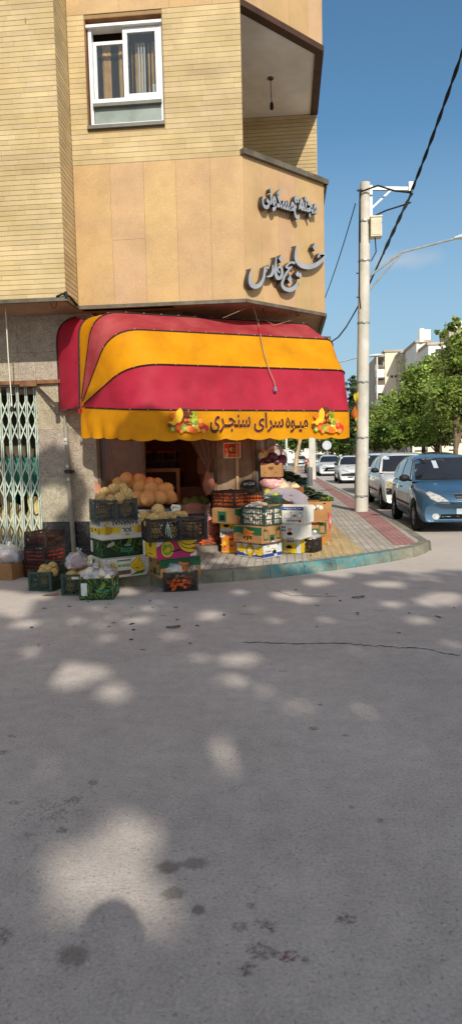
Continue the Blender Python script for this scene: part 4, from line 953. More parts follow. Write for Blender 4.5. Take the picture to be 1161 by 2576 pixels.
# more street furniture far along the pavement
def simple_post(name, label, cat, px, pb, pt, w, m, shape=None):
    b = at_z(px, pb, .14); t = at_y(px-1, pt, b.y); root = wthing(name, label, cat, tuple(b)); q = MB(); q.tube([b, t], w, 10); part(q, 'post', m, root, True)
    return root, b, t
m_white = mat('white_paint', (214, 214, 208), (196, 196, 188), 3, .5, dirt=.15)
simple_post('lamp_post', 'slim white post beside the pale tree trunk at the far pavement', 'post', 720, 1180, 1060, .11, m_white)
r_, b, t = simple_post('road_sign', 'round sign seen from its pale grey back above the parked cars', 'road sign', 822, 1186, 1121, .05, m_galv)
q = MB(); q.lathe([(0, .03), (.36, .03), (.37, 0), (0, 0)], 24, M=Matrix.Translation(t+Vector((0, -.08, .02))) @ Matrix.Rotation(pi/2, 4, 'X')); part(q, 'sign_plate', mat('sign_back', (196, 200, 202), (176, 180, 182), 4, .4), r_)
simple_post('sign_post', 'thin pale post without a plate left of the round sign', 'post', 796, 1182, 1112, .035, m_galv)
# ================================================================ CARS
def lerp_tab(tab):
    def f(y):
        if y <= tab[0][0]: return tab[0][1]
        for (a, va), (b, vb) in zip(tab, tab[1:]):
            if y <= b:
                u = (y-a)/(b-a); return va+(vb-va)*u
        return tab[-1][1]
    return f
def inside(poly, x, y):
    c = False; n = len(poly)
    for i in range(n):
        (x1, y1), (x2, y2) = poly[i], poly[(i+1) % n]
        if (y1 > y) != (y2 > y) and x < (x2-x1)*(y-y1)/(y2-y1)+x1: c = not c
    return c
def project(bv, poly, fn, direc, off, step=.07):
    """lays a flat outline onto the body surface along a direction, so that it follows the bodywork"""
    P = []; n = len(poly)
    for i in range(n):
        a, b = Vector(poly[i]), Vector(poly[(i+1) % n]); k = max(1, int((b-a).length/step))
        P += [a.lerp(b, j/k) for j in range(k)]
    m_ = len(P); xs = [p.x for p in P]; ys = [p.y for p in P]
    x = min(xs)+step
    while x < max(xs)-step*.3:
        y = min(ys)+step
        while y < max(ys)-step*.3:
            if inside(poly, x, y) and min((Vector((x, y))-q).length for q in P[:m_]) > step*.4: P.append(Vector((x, y)))
            y += step
        x += step
    vs, _, fs, *_ = geometry.delaunay_2d_cdt(P, [(i, (i+1) % m_) for i in range(m_)], [], 1, 1e-5)
    mb = MB(); out = []; d = Vector(direc)
    for v in vs:
        h = bv.ray_cast(Vector(fn(v.x, v.y)), d); out.append(None if h[0] is None else h[0]+(h[1] if h[1].dot(d) < 0 else -h[1])*off)
    for f in fs:
        c = sum((vs[i] for i in f), Vector((0, 0)))/len(f)
        if not inside([(p.x, p.y) for p in P[:m_]], c.x, c.y): continue
        q = [out[i] for i in f]
        if None in q: continue
        if max((q[i]-q[i-1]).length for i in range(len(q))) > step*8: continue
        nn = (q[1]-q[0]).cross(q[2]-q[0])
        if nn.dot(d) > 0: q = q[::-1]
        mb.face(q)
    return mb
m_tyre = mat('tyre', (34, 33, 32), (24, 24, 24), 9, .85, dirt=.2); m_rim = mat('alloy', (164, 166, 168), (120, 122, 124), 6, .35, metal=.6); m_glass = mat('car_glass', (22, 28, 34), (14, 18, 24), 2, .04, spec=.9, coat=.6)
m_under = mat('underbody', (16, 16, 16), rough=.95); m_bumper = mat('black_plastic', (40, 40, 42), (30, 30, 32), 8, .6); m_lens = mat('headlamp', (206, 204, 196), (150, 152, 150), 18, .12, spec=.8, coat=.7); m_plate = mat('blank_plate', (178, 190, 200), rough=.5)
m_chrome = mat('chrome_trim', (190, 196, 200), rough=.15, metal=.9)
def wheel(root, x, y, r, side, steel=False):
    t = MB(); w = .19; n = 26; M = Matrix.Translation((x, y, r)) @ Matrix.Rotation(pi/2, 4, 'Y')
    t.lathe([(r*.66, -w/2), (r*.9, -w/2), (r*.985, -w/2+.03), (r, 0), (r*.985, w/2-.03), (r*.9, w/2), (r*.66, w/2), (r*.62, w/2-.03), (r*.62, -w/2+.03), (r*.66, -w/2)], n, M=M)
    wh = part(t, 'wheel', m_tyre, root, True, radians(50))
    q = MB(); s = side; q.lathe([(r*.64, s*.05), (r*.66, s*.085), (r*.60, s*.085), (r*.56, s*.06)], n, M=M)
    for k in range(5 if not steel else 9):
        a = 2*pi*k/(5 if not steel else 9); d = Vector((cos(a), sin(a), 0))
        q.bar(M @ (d*r*.10+Vector((0, 0, s*.075))), M @ (d*r*.60+Vector((0, 0, s*.065))), .05 if not steel else .035, .02, up=(1, 0, 0))
    q.lathe([(0, s*.09), (r*.14, s*.088), (r*.17, s*.06)], 12, M=M); q.lathe([(r*.6, s*.02), (0, s*.02)], 20, t=.12, M=M)
    part(q, 'rim', m_rim, wh)
def make_car(name, label, loc, P, paint, rz=0.0, group=None, detail=2):
    root = thing(name, label, 'car', loc, rz, group)
    L = P['L']; zt = lerp_tab(P['top']); hwf = lerp_tab(P['hw']); roof = lerp_tab(P['roof']); wrf = lerp_tab(P['wr']); yc, yr = P['cab']; wy = P['wheels']; R = P['r']; zb0 = P.get('zb', .20)
    belt = lerp_tab(P['belt'])
    ys = sorted(set([0, .03, .07, .12, .18, .26]+[.05*k for k in range(6, int(L/.05)-4)]+[L-.2, L-.13, L-.07, L-.02, L]))
    def zb(y):
        z = zb0+(.06 if y > L-.3 else 0)
        for w in wy:
            d = abs(y-w); A = R+.075
            if d < A: z = max(z, R+sqrt(A*A-d*d)-.02)
        return z
    def sweep(x, y, hw):
        k = abs(x)/hw; return P.get('sw', .24)*k**2.6*math.exp(-y/.45)-P.get('swr', .16)*k**2.6*math.exp(-(L-y)/.35)
    body = MB(); rows = []
    for y in ys:
        hw = hwf(y); b = zb(y); t = zt(y); zs = t-P.get('sh', .05)
        if y > yc and y < yr: zs = max(zs, t-.04)
        fr = [(.90, 0), (.975, .12), (1.0, .42), (1.0, .62), (.975, .88), (.93, 1.0)]
        half = [(hw*a, b+(zs-b)*c) for a, c in fr]+[(hw*.80, t-.015), (hw*.45, t+.004), (0, t+.010)]
        sec = [(-x, z) for x, z in half]+[(x, z) for x, z in half[::-1][1:]]
        rows.append([Vector((x, y+sweep(x, y, hw), z)) for x, z in sec])
    body.grid(rows)
    for r, fl in ((rows[0], 1), (rows[-1], 0)):
        n = len(r)
        for i in range(n//2): 
            q = [r[i], r[i+1], r[n-2-i], r[n-1-i]]; body.face(q if fl else q[::-1])
    # greenhouse
    gy = [y for y in ys if yc <= y <= yr]; gy = sorted(set([yc, yr]+gy+[P['rf'], P['rr']])); g = []
    for y in gy:
        zr = max(roof(y), belt(y)+.004); wb = hwf(y)*.93; k = min(1, max(0, (zr-belt(y))/(P['H']-belt(y)))); wr = wb+(wrf(y)-wb)*k; bz = belt(y)-.03
        half = [(wb, bz), (wb+(wr-wb)*.5+.012*k, bz+(zr-bz)*.5), (wr+.015, zr-.07*k), (wr*.94, zr-.025*k), (wr*.55, zr+.012*k), (0, zr+.022*k)]
        sec = [(-x, z) for x, z in half]+[(x, z) for x, z in half[::-1][1:]]
        g.append([Vector((x, y+.10*(abs(x)/.7)**2*(1 if y < P['rf'] else 0)*(1-k*.3), z)) for x, z in sec])
    body.grid(g)
    bo = part(body, 'body', paint, root, True, radians(38))
    bv = BVHTree.FromPolygons([Vector(v) for v in body.v], body.f)
    ub = MB(); ub.box(-hwf(L/2)*.80, .35, zb0-.02, hwf(L/2)*.80, L-.4, R*2+.02); part(ub, 'underbody', m_under, root)
    front = lambda x, z: (x, -3, z)
    def dec(poly, nm, m, off=.006, side='f', parent=None, step=.07, smooth=True):
        if side == 'f': mb = project(bv, poly, front, (0, 1, 0), off, step)
        elif side in ('l', 'r'):
            s = -1 if side == 'l' else 1; mb = project(bv, poly, lambda y, z: (s*3, y, z), (-s, 0, 0), off, step)
        elif side == 't': mb = project(bv, poly, lambda x, y: (x, y, 4), (0, 0, -1), off, step)
        if mb.f: return part(mb, nm, m, parent or root, smooth)
    ws = P['ws']; 
    dec(ws, 'windscreen', m_glass, .008, step=.1)
    if detail > 0:
        xs_ = [p[0] for p in ws]; zmin = min(p[1] for p in ws)
        dec([(-.62, zmin-.005), (.62, zmin-.005), (.58, zmin+.03), (-.58, zmin+.03)], 'wiper', m_bumper, .016)
        dec([(-.02, P['H']-.14), (.10, P['H']-.14), (.10, P['H']-.10), (-.02, P['H']-.10)], 'rear_view_mirror', m_bumper, .010)
        if P.get('sticker'): dec(P['sticker'], 'paper_sticker', m_plate, .012, step=.05)
    for sd in ('l', 'r'):
        for w in P['side_windows']: dec(w, 'side_window', m_glass, .008, sd, step=.1)
        if detail > 1:
            for y0 in P['doors']:
                dec([(y0-.006, .30), (y0+.006, .30), (y0+.006, belt(y0)+.0), (y0-.006, belt(y0)+.0)], 'door_seam', m_under, .003, sd, step=.15)
            for y0 in P['handles']: dec([(y0, .80), (y0+.16, .80), (y0+.16, .83), (y0, .83)], 'door_handle', m_bumper, .014, sd)
            if P.get('mould'): dec([(P['wheels'][0]+.42, .47), (P['wheels'][1]-.42, .49), (P['wheels'][1]-.42, .53), (P['wheels'][0]+.42, .51)], 'side_moulding', m_bumper, .010, sd, step=.2)
    for nm, m, polys in P['front']:
        for pl in polys:
            dec(pl, nm, m, .009 if nm != 'licence_plate' else .016, step=.05)
            if pl[0][0] < -.02 and max(q[0] for q in pl) < 0: dec([(-x, z) for x, z in pl][::-1], nm, m, .009, step=.05)
    for s in (-1, 1):
        x = s*(hwf(1)-.10)
        for w in wy: wheel(root, x, w, R, s, P.get('steel', False))
        mm = MB(); yy = P['mirror']; xx = s*(hwf(yy)*.93+.10); mm.ball((xx, yy, belt(yy)+.07), .11, .075, .075, 12); mm.bar((s*hwf(yy)*.9, yy+.02, belt(yy)+.02), (xx, yy, belt(yy)+.04), .05, .04)
        mo = part(mm, 'wing_mirror', P.get('mirror_mat', m_bumper), root, True)
    an = MB(); an.tube([(0, P['rf']+.12, P['H']-.01), (0, P['rf']+.3, P['H']+.12)], .006, 5); part(an, 'aerial', m_bumper, root)
    return root
def paint(nm, c, c2=None, metal=0.0): return mat(nm, c, c2 or c, 1.2, .28, spec=.55, metal=metal, coat=.8, dirt=.10, dscale=1.5)
white = paint('white_paintwork', (222, 222, 220), (208, 208, 204)); blue = paint('blue_paintwork', (72, 108, 136), (62, 96, 122), .45)
BL = dict(L=3.93, H=1.49, r=.285, zb=.22, wheels=(.76, 3.12), top=[(0, .60), (.03, .66), (.10, .735), (.25, .79), (.6, .875), (1.0, .955), (1.3, .955), (3.4, .98), (3.75, .95), (3.93, .80)], sh=.07,
          hw=[(0, .70), (.12, .76), (.4, .80), (.8, .825), (2.5, .83), (3.5, .80), (3.93, .70)], belt=[(0, .94), (1.0, .945), (2, .95), (3.3, 1.0), (3.9, .98)],
          cab=(.98, 3.84), rf=1.72, rr=3.2, roof=[(.98, .94), (1.72, 1.415), (2.0, 1.465), (2.4, 1.485), (3.0, 1.46), (3.3, 1.40), (3.84, .99)], wr=[(1, .60), (1.72, .58), (2.4, .60), (3.3, .56), (3.84, .56)],
          ws=[(-.70, .985), (.70, .985), (.665, 1.12), (.58, 1.405), (-.58, 1.405), (-.665, 1.12)], sticker=[(-.28, 1.20), (-.19, 1.20), (-.20, 1.35), (-.29, 1.35)],
          side_windows=[[(1.42, .99), (2.32, .995), (2.28, 1.40), (2.0, 1.395), (1.80, 1.34)], [(2.40, .998), (3.15, 1.03), (3.10, 1.30), (2.75, 1.375), (2.37, 1.40)], [(3.22, 1.05), (3.48, 1.10), (3.28, 1.28), (3.2, 1.31)]],
          doors=(1.28, 2.36, 3.2), handles=(2.05, 2.95), mould=True, mirror=1.42, mirror_mat=m_bumper,
          front=[('headlight', m_lens, [[(-.66, .76), (-.60, .66), (-.45, .58), (-.25, .565), (-.30, .62), (-.44, .72), (-.60, .79)]]), ('grille', m_bumper, [[(-.19, .735), (.19, .735), (.15, .60), (-.15, .60)]]), ('grille_slat', m_chrome, [[(-.20, .742), (.20, .742), (.20, .755), (-.20, .755)], [(-.17, .69), (.17, .69), (.17, .70), (-.17, .70)], [(-.165, .65), (.165, .65), (.165, .66), (-.165, .66)], [(-.15, .588), (.15, .588), (.15, .602), (-.15, .602)]]),
                 ('air_intake', m_under, [[(-.40, .365), (.40, .365), (.44, .275), (-.44, .275)]]), ('chrome_strip', m_chrome, [[(-.44, .315), (.44, .315), (.44, .328), (-.44, .328)]]), ('front_lip', m_chrome, [[(-.62, .225), (.62, .225), (.62, .237), (-.62, .237)]]), ('licence_plate', m_plate, [[(-.12, .365), (.36, .365), (.36, .475), (-.12, .475)]]), ('fog_lamp', m_lens, [[(-.50+.065*cos(a), .325+.06*sin(a)) for a in [2*pi*k/12 for k in range(12)]]])])
make_car('parked_car', 'metallic blue hatchback, nearest of the parked cars, at the right edge', (3.30, 12.28, 0), BL, blue)
LG = dict(L=4.25, H=1.53, r=.30, zb=.20, wheels=(.80, 3.43), top=[(0, .62), (.03, .70), (.12, .79), (.3, .86), (.7, .93), (1.1, .985), (3.4, 1.0), (4.0, 1.0), (4.2, .95), (4.25, .8)], sh=.06,
          hw=[(0, .78), (.12, .82), (.4, .85), (1, .87), (3.4, .87), (4.25, .78)], belt=[(0, .97), (1.1, .975), (3.4, 1.0)], cab=(1.08, 3.75), rf=1.75, rr=3.0, roof=[(1.08, .97), (1.75, 1.46), (2.2, 1.515), (2.8, 1.51), (3.2, 1.44), (3.75, 1.0)], wr=[(1, .63), (3.7, .60)],
          ws=[(-.74, 1.01), (.74, 1.01), (.70, 1.14), (.615, 1.45), (-.615, 1.45), (-.70, 1.14)], sticker=[(-.62, 1.34), (-.48, 1.34), (-.47, 1.42), (-.60, 1.42)], side_windows=[[(1.50, 1.02), (2.38, 1.03), (2.34, 1.43), (2.05, 1.42)], [(2.46, 1.03), (3.20, 1.04), (3.0, 1.36), (2.44, 1.43)]],
          doors=(1.38, 2.42, 3.25), handles=(2.1, 3.0), mould=True, mirror=1.5, sw=.20,
          front=[('headlight', mat('amber_headlamp', (196, 178, 132), (150, 136, 104), 16, .15, spec=.8, coat=.6), [[(-.76, .77), (-.74, .62), (-.42, .60), (-.45, .76)]]), ('grille', m_bumper, [[(-.36, .75), (.36, .75), (.33, .63), (-.33, .63)]]), ('bumper_strip', m_bumper, [[(-.77, .60), (.77, .60), (.77, .43), (-.77, .43)]]), ('air_intake', m_under, [[(-.42, .38), (.42, .38), (.42, .26), (-.42, .26)]]), ('fog_lamp', m_lens, [[(-.60+.055*cos(a), .31+.055*sin(a)) for a in [2*pi*k/12 for k in range(12)]]]), ('licence_plate', m_plate, [[(-.25, .47), (.25, .47), (.25, .57), (-.25, .57)]])])
make_car('parked_car', 'white saloon with dark bumper strip parked right behind the blue hatchback', (3.44, 17.45, 0), LG, white)
make_car('parked_car', 'white car mostly hidden behind the white saloon and the utility pole', (3.72, 24.0, 0), dict(LG, H=1.5), white, detail=1)
PG = dict(L=3.83, H=1.43, r=.29, zb=.19, wheels=(.73, 3.17), top=[(0, .56), (.03, .62), (.12, .70), (.3, .76), (.7, .86), (1.05, .93), (3.4, .96), (3.7, .94), (3.83, .8)], sh=.06, hw=[(0, .70), (.12, .76), (.4, .80), (1, .83), (3.4, .82), (3.83, .74)], belt=[(0, .92), (1, .925), (3.4, .97)],
          cab=(1.02, 3.75), rf=1.75, rr=3.1, roof=[(1.02, .92), (1.75, 1.37), (2.2, 1.42), (2.8, 1.41), (3.2, 1.35), (3.75, .98)], wr=[(1, .58), (3.7, .56)], ws=[(-.70, .96), (.70, .96), (.66, 1.08), (.565, 1.355), (-.565, 1.355), (-.66, 1.08)],
          side_windows=[[(1.45, .97), (2.35, .98), (2.3, 1.34), (1.95, 1.33)], [(2.43, .98), (3.25, 1.0), (3.05, 1.28), (2.4, 1.34)]], doors=(1.3, 2.39, 3.2), handles=(2.1, 2.95), mould=True, mirror=1.45, sw=.30,
          front=[('headlight', mat('clear_headlamp', (130, 136, 140), (196, 200, 204), 22, .12, spec=.8, coat=.6), [[(-.66, .76), (-.62, .66), (-.30, .58), (-.36, .65)]]), ('bumper_strip', m_bumper, [[(-.70, .50), (.70, .50), (.68, .40), (-.68, .40)]]), ('grille', m_bumper, [[(-.28, .57), (.28, .57), (.26, .52), (-.26, .52)]]), ('air_intake', m_under, [[(-.40, .36), (.40, .36), (.34, .30), (-.34, .30)]]), ('licence_plate', m_plate, [[(-.12, .24), (.34, .24), (.34, .35), (-.12, .35)]]), ('fog_lamp', m_lens, [[(-.53+.05*cos(a), .31+.035*sin(a)) for a in [2*pi*k/10 for k in range(10)]]]), ('hood_vent', m_bumper, [[(-.36, .852), (-.28, .86), (-.27, .875), (-.34, .87)]])])
make_car('parked_car', 'white small hatchback with slanted headlights just left of the utility pole', (3.52, 33.4, 0), PG, white)
TY = dict(L=4.6, H=1.45, r=.32, zb=.20, wheels=(.95, 3.65), top=[(0, .62), (.03, .68), (.12, .75), (.3, .80), (.7, .88), (1.15, .95), (3.6, 1.0), (4.3, 1.0), (4.6, .85)], sh=.06, hw=[(0, .74), (.12, .80), (.4, .85), (1, .89), (3.6, .89), (4.6, .78)], belt=[(0, .94), (1.1, .945), (3.6, 1.0)],
          cab=(1.1, 4.0), rf=1.95, rr=3.2, roof=[(1.1, .94), (1.95, 1.38), (2.4, 1.44), (3.0, 1.43), (3.4, 1.36), (4.0, 1.02)], wr=[(1, .60), (3.9, .58)], ws=[(-.75, .97), (.75, .97), (.70, 1.08), (.59, 1.37), (-.59, 1.37), (-.70, 1.08)],
          side_windows=[[(1.6, .99), (2.5, 1.0), (2.45, 1.35), (2.1, 1.33)], [(2.58, 1.0), (3.5, 1.02), (3.2, 1.3), (2.55, 1.35)]], doors=(1.45, 2.54, 3.4), handles=(2.25, 3.1), mirror=1.6, mirror_mat=white, sw=.30,
          front=[('headlight', mat('dark_headlamp', (90, 94, 98), (180, 184, 188), 20, .12, spec=.8, coat=.6), [[(-.74, .76), (-.70, .70), (-.30, .64), (-.30, .69)]]), ('grille', m_under, [[(-.28, .66), (.28, .66), (.56, .32), (-.56, .32)]]), ('licence_plate', m_plate, [[(-.24, .42), (.24, .42), (.24, .52), (-.24, .52)]]), ('fog_lamp', m_lens, [[(-.66, .40), (-.58, .34), (-.52, .46), (-.54, .47)]])])
make_car('parked_car', 'white saloon with wide dark grille beyond the concrete post', (3.15, 45.4, 0), TY, white, detail=1)
silver = paint('silver_paintwork', (176, 178, 180), (160, 162, 164), .4); dkc = paint('dark_paintwork', (40, 48, 56), (34, 40, 48), .3)
make_car('parked_car', 'small white car far down the street behind the pale tree trunk', (1.75, 78, 0), PG, white, detail=0)
make_car('parked_car', 'silver car far down the street half hidden by the red motorcycle', (4.2, 84, 0), LG, silver, detail=0)
make_car('parked_car', 'dark car far down the street just left of the concrete post', (6.6, 88, 0), TY, dkc, detail=0)
make_car('parked_car', 'white car parked across the street with only its roof showing above the saloon', (9.4, 27.5, 0), LG, white, .12, detail=1)
make_car('parked_car', 'dark teal car across the street showing above the blue hatchback', (10.5, 25.8, 0), TY, paint('teal_paintwork', (40, 66, 74)), .1, detail=1)
make_car('parked_car', 'silver car across the street partly covered by the roof of the white saloon', (8.3, 33.5, 0), LG, silver, .1, detail=0)

# motorcycle standing on the pavement
mc = thing('motorcycle', 'red motorcycle standing on its stand on the far pavement', 'motorcycle', (1.42, 48.3, .14), radians(-18))
def ring(mb, y, r, w):
    M = Matrix.Translation((0, y, r)) @ Matrix.Rotation(pi/2, 4, 'Y')
    mb.lathe([(r*.78, -w/2), (r*.94, -w/2), (r, 0), (r*.94, w/2), (r*.78, w/2), (r*.74, 0), (r*.78, -w/2)], 22, M=M)
red = paint('red_paintwork', (186, 28, 30), (160, 22, 26))
for y, w in ((.32, .12), (1.62, .15)):
    q = MB(); ring(q, y, .32, w); wh = part(q, 'wheel', m_tyre, mc, True, radians(50)); q = MB()
    for k in range(6):
        a = pi*k/3; q.bar((0, y, .32), (0, y+.24*cos(a), .32+.24*sin(a)), .03, .02, up=(1, 0, 0))
    q.lathe([(.0, -.06), (.06, -.06), (.06, .06), (0, .06)], 12, M=Matrix.Translation((0, y, .32)) @ Matrix.Rotation(pi/2, 4, 'Y')); part(q, 'rim', m_rim, wh)
q = MB()
for s in (-1, 1): q.tube([(s*.10, .32, .32), (s*.10, .46, .72), (s*.10, .58, 1.02)], .026, 8)
part(q, 'fork', mat('gold_fork', (196, 176, 110), metal=.5, rough=.4), mc, True)
q = MB(); q.tube([(-.38, .72, 1.08), (-.25, .62, 1.05), (0, .60, 1.02), (.25, .62, 1.05), (.38, .72, 1.08)], .016, 7); q.ball((-.34, .58, 1.25), .07, .02, .05, 10); q.ball((.34, .58, 1.25), .07, .02, .05, 10); q.tube([(-.3, .62, 1.06), (-.34, .6, 1.24)], .008, 5); q.tube([(.3, .62, 1.06), (.34, .6, 1.24)], .008, 5); part(q, 'handlebar', m_bumper, mc, True)
q = MB(); q.ball((0, .48, .92), .14, .16, .17, 14); q.ball((0, .86, .92), .17, .32, .17, 16); q.ball((-.15, .66, .74), .07, .22, .14, 12); q.ball((.15, .66, .74), .07, .22, .14, 12); q.ball((0, .32, .66), .07, .26, .05, 12); part(q, 'fairing', red, mc, True)
q = MB(); q.ball((0, .345, .90), .09, .04, .09, 14); part(q, 'headlight', m_lens, mc, True)
q = MB(); q.ball((0, 1.35, .86), .14, .42, .07, 14); q.ball((0, .9, .46), .16, .26, .2, 12); q.bar((0, 1.0, .45), (0, 1.62, .33), .12, .06); q.bar((-.12, 1.0, .32), (-.32, .95, .0), .03, .03); q.tube([(.16, .8, .3), (.2, 1.5, .4)], .05, 8); part(q, 'seat', m_under, mc, True)
# ================================================================ TREES AND FAR BUILDINGS
m_leafs = [mat('leaf_bright', (170, 188, 102), (136, 160, 76), .9, .6, spec=.35, tl=.45), mat('leaf_mid', (142, 168, 82), (106, 136, 62), .9, .65, spec=.3, tl=.4), mat('leaf_olive', (168, 166, 118), (128, 130, 90), .9, .7, tl=.28), mat('leaf_cypress', (84, 104, 66), (62, 82, 50), 1.2, .8, tl=.12)]
m_bark = mat('bark_grey', (122, 104, 84), (86, 70, 54), 4, .9, .5, 20); m_barkpale = mat('bark_pale', (196, 172, 136), (150, 124, 92), 3, .9, .4, 18)
def foliage(mb, blobs, n, size, rng, keep=None, clump=.32, elong=1.7):
    tot = sum(b[3]*b[4]*b[5] for b in blobs)
    for c0, c1, c2, rx, ry, rz in blobs:
        cnt = int(n*rx*ry*rz/tot); k = max(6, cnt//26)
        cl = []
        for _ in range(k):
            d = Vector((rng.gauss(0, 1), rng.gauss(0, 1), rng.gauss(0, 1))).normalized(); r = rng.random()**.5*(.72+.75*abs(noise.noise(d*1.9+Vector((c0, c2, 3)))+.25))
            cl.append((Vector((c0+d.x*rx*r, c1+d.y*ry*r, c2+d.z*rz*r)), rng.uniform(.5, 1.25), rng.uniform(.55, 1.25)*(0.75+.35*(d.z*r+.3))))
        for _ in range(cnt):
            c, s, t = rng.choice(cl); p = c+Vector((rng.gauss(0, 1), rng.gauss(0, 1), rng.gauss(0, .8)))*clump*s*min(rx, rz)*.55
            if keep and not keep(p): continue
            a = Vector((rng.gauss(0, 1), rng.gauss(0, 1), rng.gauss(0, .7))).normalized(); b = a.cross(Vector((rng.gauss(0, 1), rng.gauss(0, 1), rng.gauss(0, 1)))).normalized(); L = size*rng.uniform(.6, 1.3)
            tt = t*rng.uniform(.8, 1.2); q = a*L*elong/2; w = b*L/2
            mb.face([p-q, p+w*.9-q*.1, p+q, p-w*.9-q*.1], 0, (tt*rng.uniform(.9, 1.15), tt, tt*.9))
def make_tree(name, label, base, blobs, n, size, lm, bark, tr=.12, seed=1, group=None, limbs=7, keep=None, lean=(0, 0), cat='tree'):
    rng = random.Random(seed); root = wthing(name, label, cat, tuple(base), group)
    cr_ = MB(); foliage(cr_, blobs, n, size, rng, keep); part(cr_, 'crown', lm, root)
    tk = MB(); b = Vector(base); top = Vector(blobs[0][:3]); fork = b.lerp(top, .45)+Vector((lean[0], lean[1], 0))
    tk.tube([b, b.lerp(fork, .5)+Vector((rng.uniform(-.1, .1), 0, 0)), fork, fork.lerp(top, .6), top], [tr*1.2, tr*.95, tr*.8, tr*.45, tr*.12], 9)
    for i in range(limbs):
        bl = rng.choice(blobs); e = Vector((bl[0]+rng.uniform(-.7, .7)*bl[3], bl[1]+rng.uniform(-.7, .7)*bl[4], bl[2]+rng.uniform(-.2, .8)*bl[5])); s = fork.lerp(top, rng.uniform(-.15, .5)); m_ = s.lerp(e, .5)+Vector((rng.uniform(-.2, .2), rng.uniform(-.2, .2), .15))
        tk.tube([s, m_, e], [tr*.45, tr*.28, tr*.06], 6)
        for j in range(2):
            e2 = m_+(e-m_)*rng.uniform(.3, .9)+Vector((rng.uniform(-.5, .5), rng.uniform(-.5, .5), rng.uniform(.1, .7)))*bl[3]*.5; tk.tube([m_.lerp(e, .2*j), e2], [tr*.18, tr*.04], 5)
    part(tk, 'trunk', bark, root, True)
    return root
def px_blobs(Y, L):
    """crown masses given at depth Y as image discs, turned into places in the street"""
    out = []
    for px, py, rpx, rpy, dy in L:
        c = at_y(px, py, Y+dy); out.append((c.x, c.y, c.z, rpx*Y/F, max(rpx, rpy)*Y/F*.9, rpy*Y/F))
    return out
def ground_at(px, Y): p = at_y(px, 1143, Y); return Vector((p.x, Y, 0))
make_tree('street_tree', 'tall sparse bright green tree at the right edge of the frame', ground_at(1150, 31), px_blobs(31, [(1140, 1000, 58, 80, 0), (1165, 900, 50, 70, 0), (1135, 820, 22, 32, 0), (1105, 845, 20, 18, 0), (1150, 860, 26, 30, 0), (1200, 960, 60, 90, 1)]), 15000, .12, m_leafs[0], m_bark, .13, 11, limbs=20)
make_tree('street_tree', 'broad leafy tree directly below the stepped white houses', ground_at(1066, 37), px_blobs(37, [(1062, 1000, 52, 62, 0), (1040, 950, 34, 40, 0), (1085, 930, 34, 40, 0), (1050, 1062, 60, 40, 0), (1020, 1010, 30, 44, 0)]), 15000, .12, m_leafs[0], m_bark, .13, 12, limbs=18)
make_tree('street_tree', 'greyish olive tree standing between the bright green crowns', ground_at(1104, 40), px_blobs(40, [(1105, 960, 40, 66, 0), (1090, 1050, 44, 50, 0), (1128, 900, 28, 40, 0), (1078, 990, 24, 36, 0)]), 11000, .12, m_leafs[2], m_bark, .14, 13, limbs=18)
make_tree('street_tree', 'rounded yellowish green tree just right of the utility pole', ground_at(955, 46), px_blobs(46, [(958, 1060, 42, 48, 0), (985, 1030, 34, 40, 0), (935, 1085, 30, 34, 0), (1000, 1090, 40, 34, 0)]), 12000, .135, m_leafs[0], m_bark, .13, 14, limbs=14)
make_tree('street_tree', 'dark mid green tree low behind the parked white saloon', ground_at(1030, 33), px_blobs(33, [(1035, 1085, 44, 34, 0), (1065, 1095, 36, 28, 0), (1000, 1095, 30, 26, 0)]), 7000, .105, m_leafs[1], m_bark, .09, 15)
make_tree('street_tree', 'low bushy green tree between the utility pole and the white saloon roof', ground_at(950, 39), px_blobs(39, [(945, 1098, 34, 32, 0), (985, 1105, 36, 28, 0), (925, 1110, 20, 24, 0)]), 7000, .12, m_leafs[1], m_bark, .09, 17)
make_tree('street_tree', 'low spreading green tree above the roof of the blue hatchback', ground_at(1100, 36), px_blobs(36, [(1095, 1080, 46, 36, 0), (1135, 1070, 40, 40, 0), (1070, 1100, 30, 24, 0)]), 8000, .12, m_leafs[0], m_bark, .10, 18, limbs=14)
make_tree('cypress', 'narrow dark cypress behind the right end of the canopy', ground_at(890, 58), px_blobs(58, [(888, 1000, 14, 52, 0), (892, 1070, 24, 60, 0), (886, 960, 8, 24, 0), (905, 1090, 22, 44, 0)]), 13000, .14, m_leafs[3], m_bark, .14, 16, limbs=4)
FT = [(705, 92, 1080, 40, 48, 0, 'bushy bright tree at the far left end of the street view'), (745, 86, 1085, 36, 44, 1, 'mid green tree behind the pale trunk far down the street'), (790, 96, 1080, 40, 50, 0, 'bright leafy tree behind the concrete post far away'), (835, 74, 1090, 34, 44, 2, 'olive tree behind the round sign far down the street'), (868, 66, 1098, 30, 40, 1, 'dark green tree beside the cypress far down the street')]
for i, (px, Y, cy, rx, ry, k, lb) in enumerate(FT):
    make_tree('street_tree', lb, ground_at(px, Y), px_blobs(Y, [(px, cy, rx, ry, 0), (px-rx*.7, cy+14, rx*.7, ry*.6, 2), (px+rx*.7, cy+10, rx*.7, ry*.65, -2), (px, cy+30, rx, 18, 0)]), 8000, .22, m_leafs[k], m_bark, .2, 20+i, limbs=5)
b = at_z(742, 1187, .14); make_tree('street_tree', 'thin crooked pale trunk rising from the far pavement under the canopy', b, [(b.x+.4, b.y, 6.2, 2.0, 1.6, 1.4), (b.x+.8, b.y+1, 7.2, 1.6, 1.4, 1.2)], 3200, .22, m_leafs[0], m_barkpale, .17, 31, lean=(.28, 0), limbs=6)
